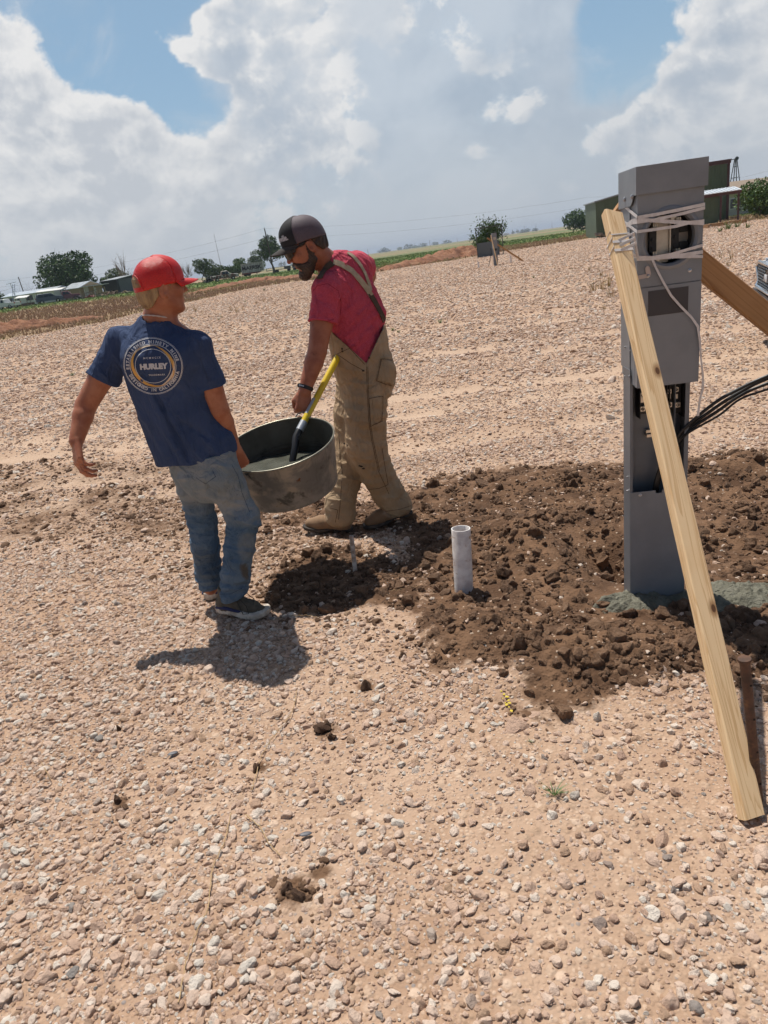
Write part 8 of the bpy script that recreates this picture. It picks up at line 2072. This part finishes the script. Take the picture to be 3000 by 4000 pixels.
for i, (px, py, s_, dry) in enumerate(WE):
    s_ = s_ * 1.45; zn = weed_zone(px); kind = 'dry' if dry else 'green'; k = wc.get((zn, kind), 0); wc[(zn, kind)] = k + 1
    V, Fc = tuft_mesh(100 + i, 26 if not dry else 20, 1.0, .55 if not dry else .5, .05 if not dry else .026, .5 if not dry else .2); g_ = gp(px, py, G(px, py)[1])
    o = npmesh('weed', V * [s_ * 1.1, s_ * 1.1, s_ * (1.0 if dry else .62)], Fc, weed_d if dry else weed_g, None, smooth=False); o.location = (g_[0], g_[1], g_[2] - .004)
    tag(o, '%s weed on the gravel %s, %s' % (kind, zn, ORD[k] + (' from left' if k else ' one')), 'weed', '%s weeds on the gravel %s' % (kind, zn), 'thing')
for (px, py, s_, lb) in ((2165, 3110, .075, 'small green grass tuft on the bare gravel in the foreground'), (2072, 2902, .022, 'tiny green sprout below the yellow paint mark'), (2998, 3330, .035, 'green sprout at the right edge below the front brace')):
    V, Fc = tuft_mesh(int(px), 26, 1.0, 1.0, .045, .9); g_ = G(px, py); o = npmesh('grass_tuft', V * [s_, s_, s_ * .6], Fc, weed_g, None, smooth=False); o.location = (g_[0], g_[1], float(height(g_[0], g_[1])) + .006); tag(o, lb, 'grass tuft', None, 'thing')
straw = pmat('straw', (.46, .31, .16), .8)
def stalk(pxs, r_, label, dz=.012, name='dry_stalk'):
    pts = []
    for i in range(len(pxs) - 1):
        a, b_ = np.array(pxs[i], float), np.array(pxs[i + 1], float)
        for t in np.linspace(0, 1, 8, endpoint=(i == len(pxs) - 2)): q = a + (b_ - a) * t; g_ = G(q[0], q[1]); pts.append((g_[0], g_[1], float(height(g_[0], g_[1])) + dz + .003 * math.sin(len(pts) * 1.9)))
    o = MB().tube(pts, r_, 5).build(name, straw, None); tag(o, label, 'stalk', None, 'thing')
stalk([(1160, 2700), (1150, 2760), (1135, 2800), (1060, 2890), (1020, 2960), (985, 3090)], .0015, 'long thin dry stalk running down left of the centre of the gravel'); stalk([(905, 3180), (880, 3290), (830, 3400), (815, 3560), (770, 3650), (730, 3760), (700, 3930)], .0017, 'longest thin dry stalk winding down to the bottom edge')
stalk([(960, 3190), (1020, 3240), (1050, 3300), (1095, 3345)], .0016, 'curved dry stalk among the stones below the first long one'); stalk([(1530, 2310), (1600, 2300), (1640, 2292)], .0014, 'short dry straw between the thin pipe and the wide pipe'); stalk([(165, 2985), (190, 3030), (200, 3050)], .0014, 'short dry straw at the left in the foreground'); stalk([(1140, 2415), (1200, 2412), (1240, 2418)], .0013, 'short pale straw beside the shoe of the boy')
leafm = pmat('dry_leaf', (.34, .23, .16), .8)
g_ = G(1428, 2102); V, Fc = ico(1.0, 2); o = npmesh('dry_leaf', V * [.016, .007, .0018], Fc, leafm); o.location = (g_[0], g_[1], float(height(g_[0], g_[1])) + .02); tag(o, 'pale dry leaf on the soil between the two boots', 'leaf', None, 'thing')
for px, py, rz, lb in ((675, 2945, .4, 'dark flake of slate lying left of the centre in the foreground'), (1195, 3262, .2, 'dark grey flake of slate beside the curved dry stalk')):
    g_ = G(px, py); V, Fc = ico(1.0, 2); o = npmesh('slate_flake', V * [.019, .008, .002], Fc, pmat('slate', (.10, .10, .115), .5) if 'slate' not in bpy.data.materials else bpy.data.materials['slate']); o.location = (g_[0], g_[1], float(height(g_[0], g_[1])) + .012); o.rotation_euler = (.2, .1, rz); tag(o, lb, 'flake', None, 'thing')

for k, (px, py, r_, lb) in enumerate(((1265, 2850, .030, 'largest dark soil clod lying alone on the gravel in front of the shadow'), (1295, 2880, .018, 'small dark clod just right of the largest one'), (1430, 2690, .024, 'dark soil clod between the large clod and the spoil heap'), (1122, 3480, .022, 'dark damp clod low in the foreground left of centre'), (1165, 3505, .020, 'second dark damp clod low in the foreground'), (1000, 3000, .017, 'lone brown clod beside the long dry stalk'), (460, 3130, .017, 'brown clod alone at the left in the foreground'), (465, 2850, .013, 'small dark stone left of the boy shadow'))):
    g_ = G(px, py); me = rock_mesh(200 + k, .75, 3, .6); me.name = 'dirt_clod'; me.materials.append(bpy.data.materials.get('clod_mat') or pmat('clod_mat', (.13, .068, .038), .95, (.085, .045, .025), 60, 6, bump=1.0, bscale=150, bdist=.004))
    o = bpy.data.objects.new('dirt_clod', me); link(o); o.scale = (r_ * 1.2, r_, r_); o.rotation_euler = (k, k * .7, k * 2.1); o.location = (g_[0], g_[1], float(height(g_[0], g_[1])) + r_ * .45); tag(o, lb, 'clod', None, 'thing')
# ---------------------------------------------------------------- haze
def haze():
    q = MB(); q.box(-9600, 9600, -9600, 9600, -1.9, 46); o = q.build('haze', None, None, smooth=False); m_ = bpy.data.materials.new('haze_air'); m_.use_nodes = True; nt = m_.node_tree; nt.nodes.clear()
    out = nt.nodes.new('ShaderNodeOutputMaterial'); v = nt.nodes.new('ShaderNodeVolumePrincipled'); v.inputs['Color'].default_value = (.74, .84, 1.0, 1); v.inputs['Density'].default_value = .00022; nt.links.new(v.outputs[0], out.inputs['Volume'])
    o.data.materials.clear(); o.data.materials.append(m_); o['kind'] = 'stuff'
HAZE = True
if HAZE: haze()
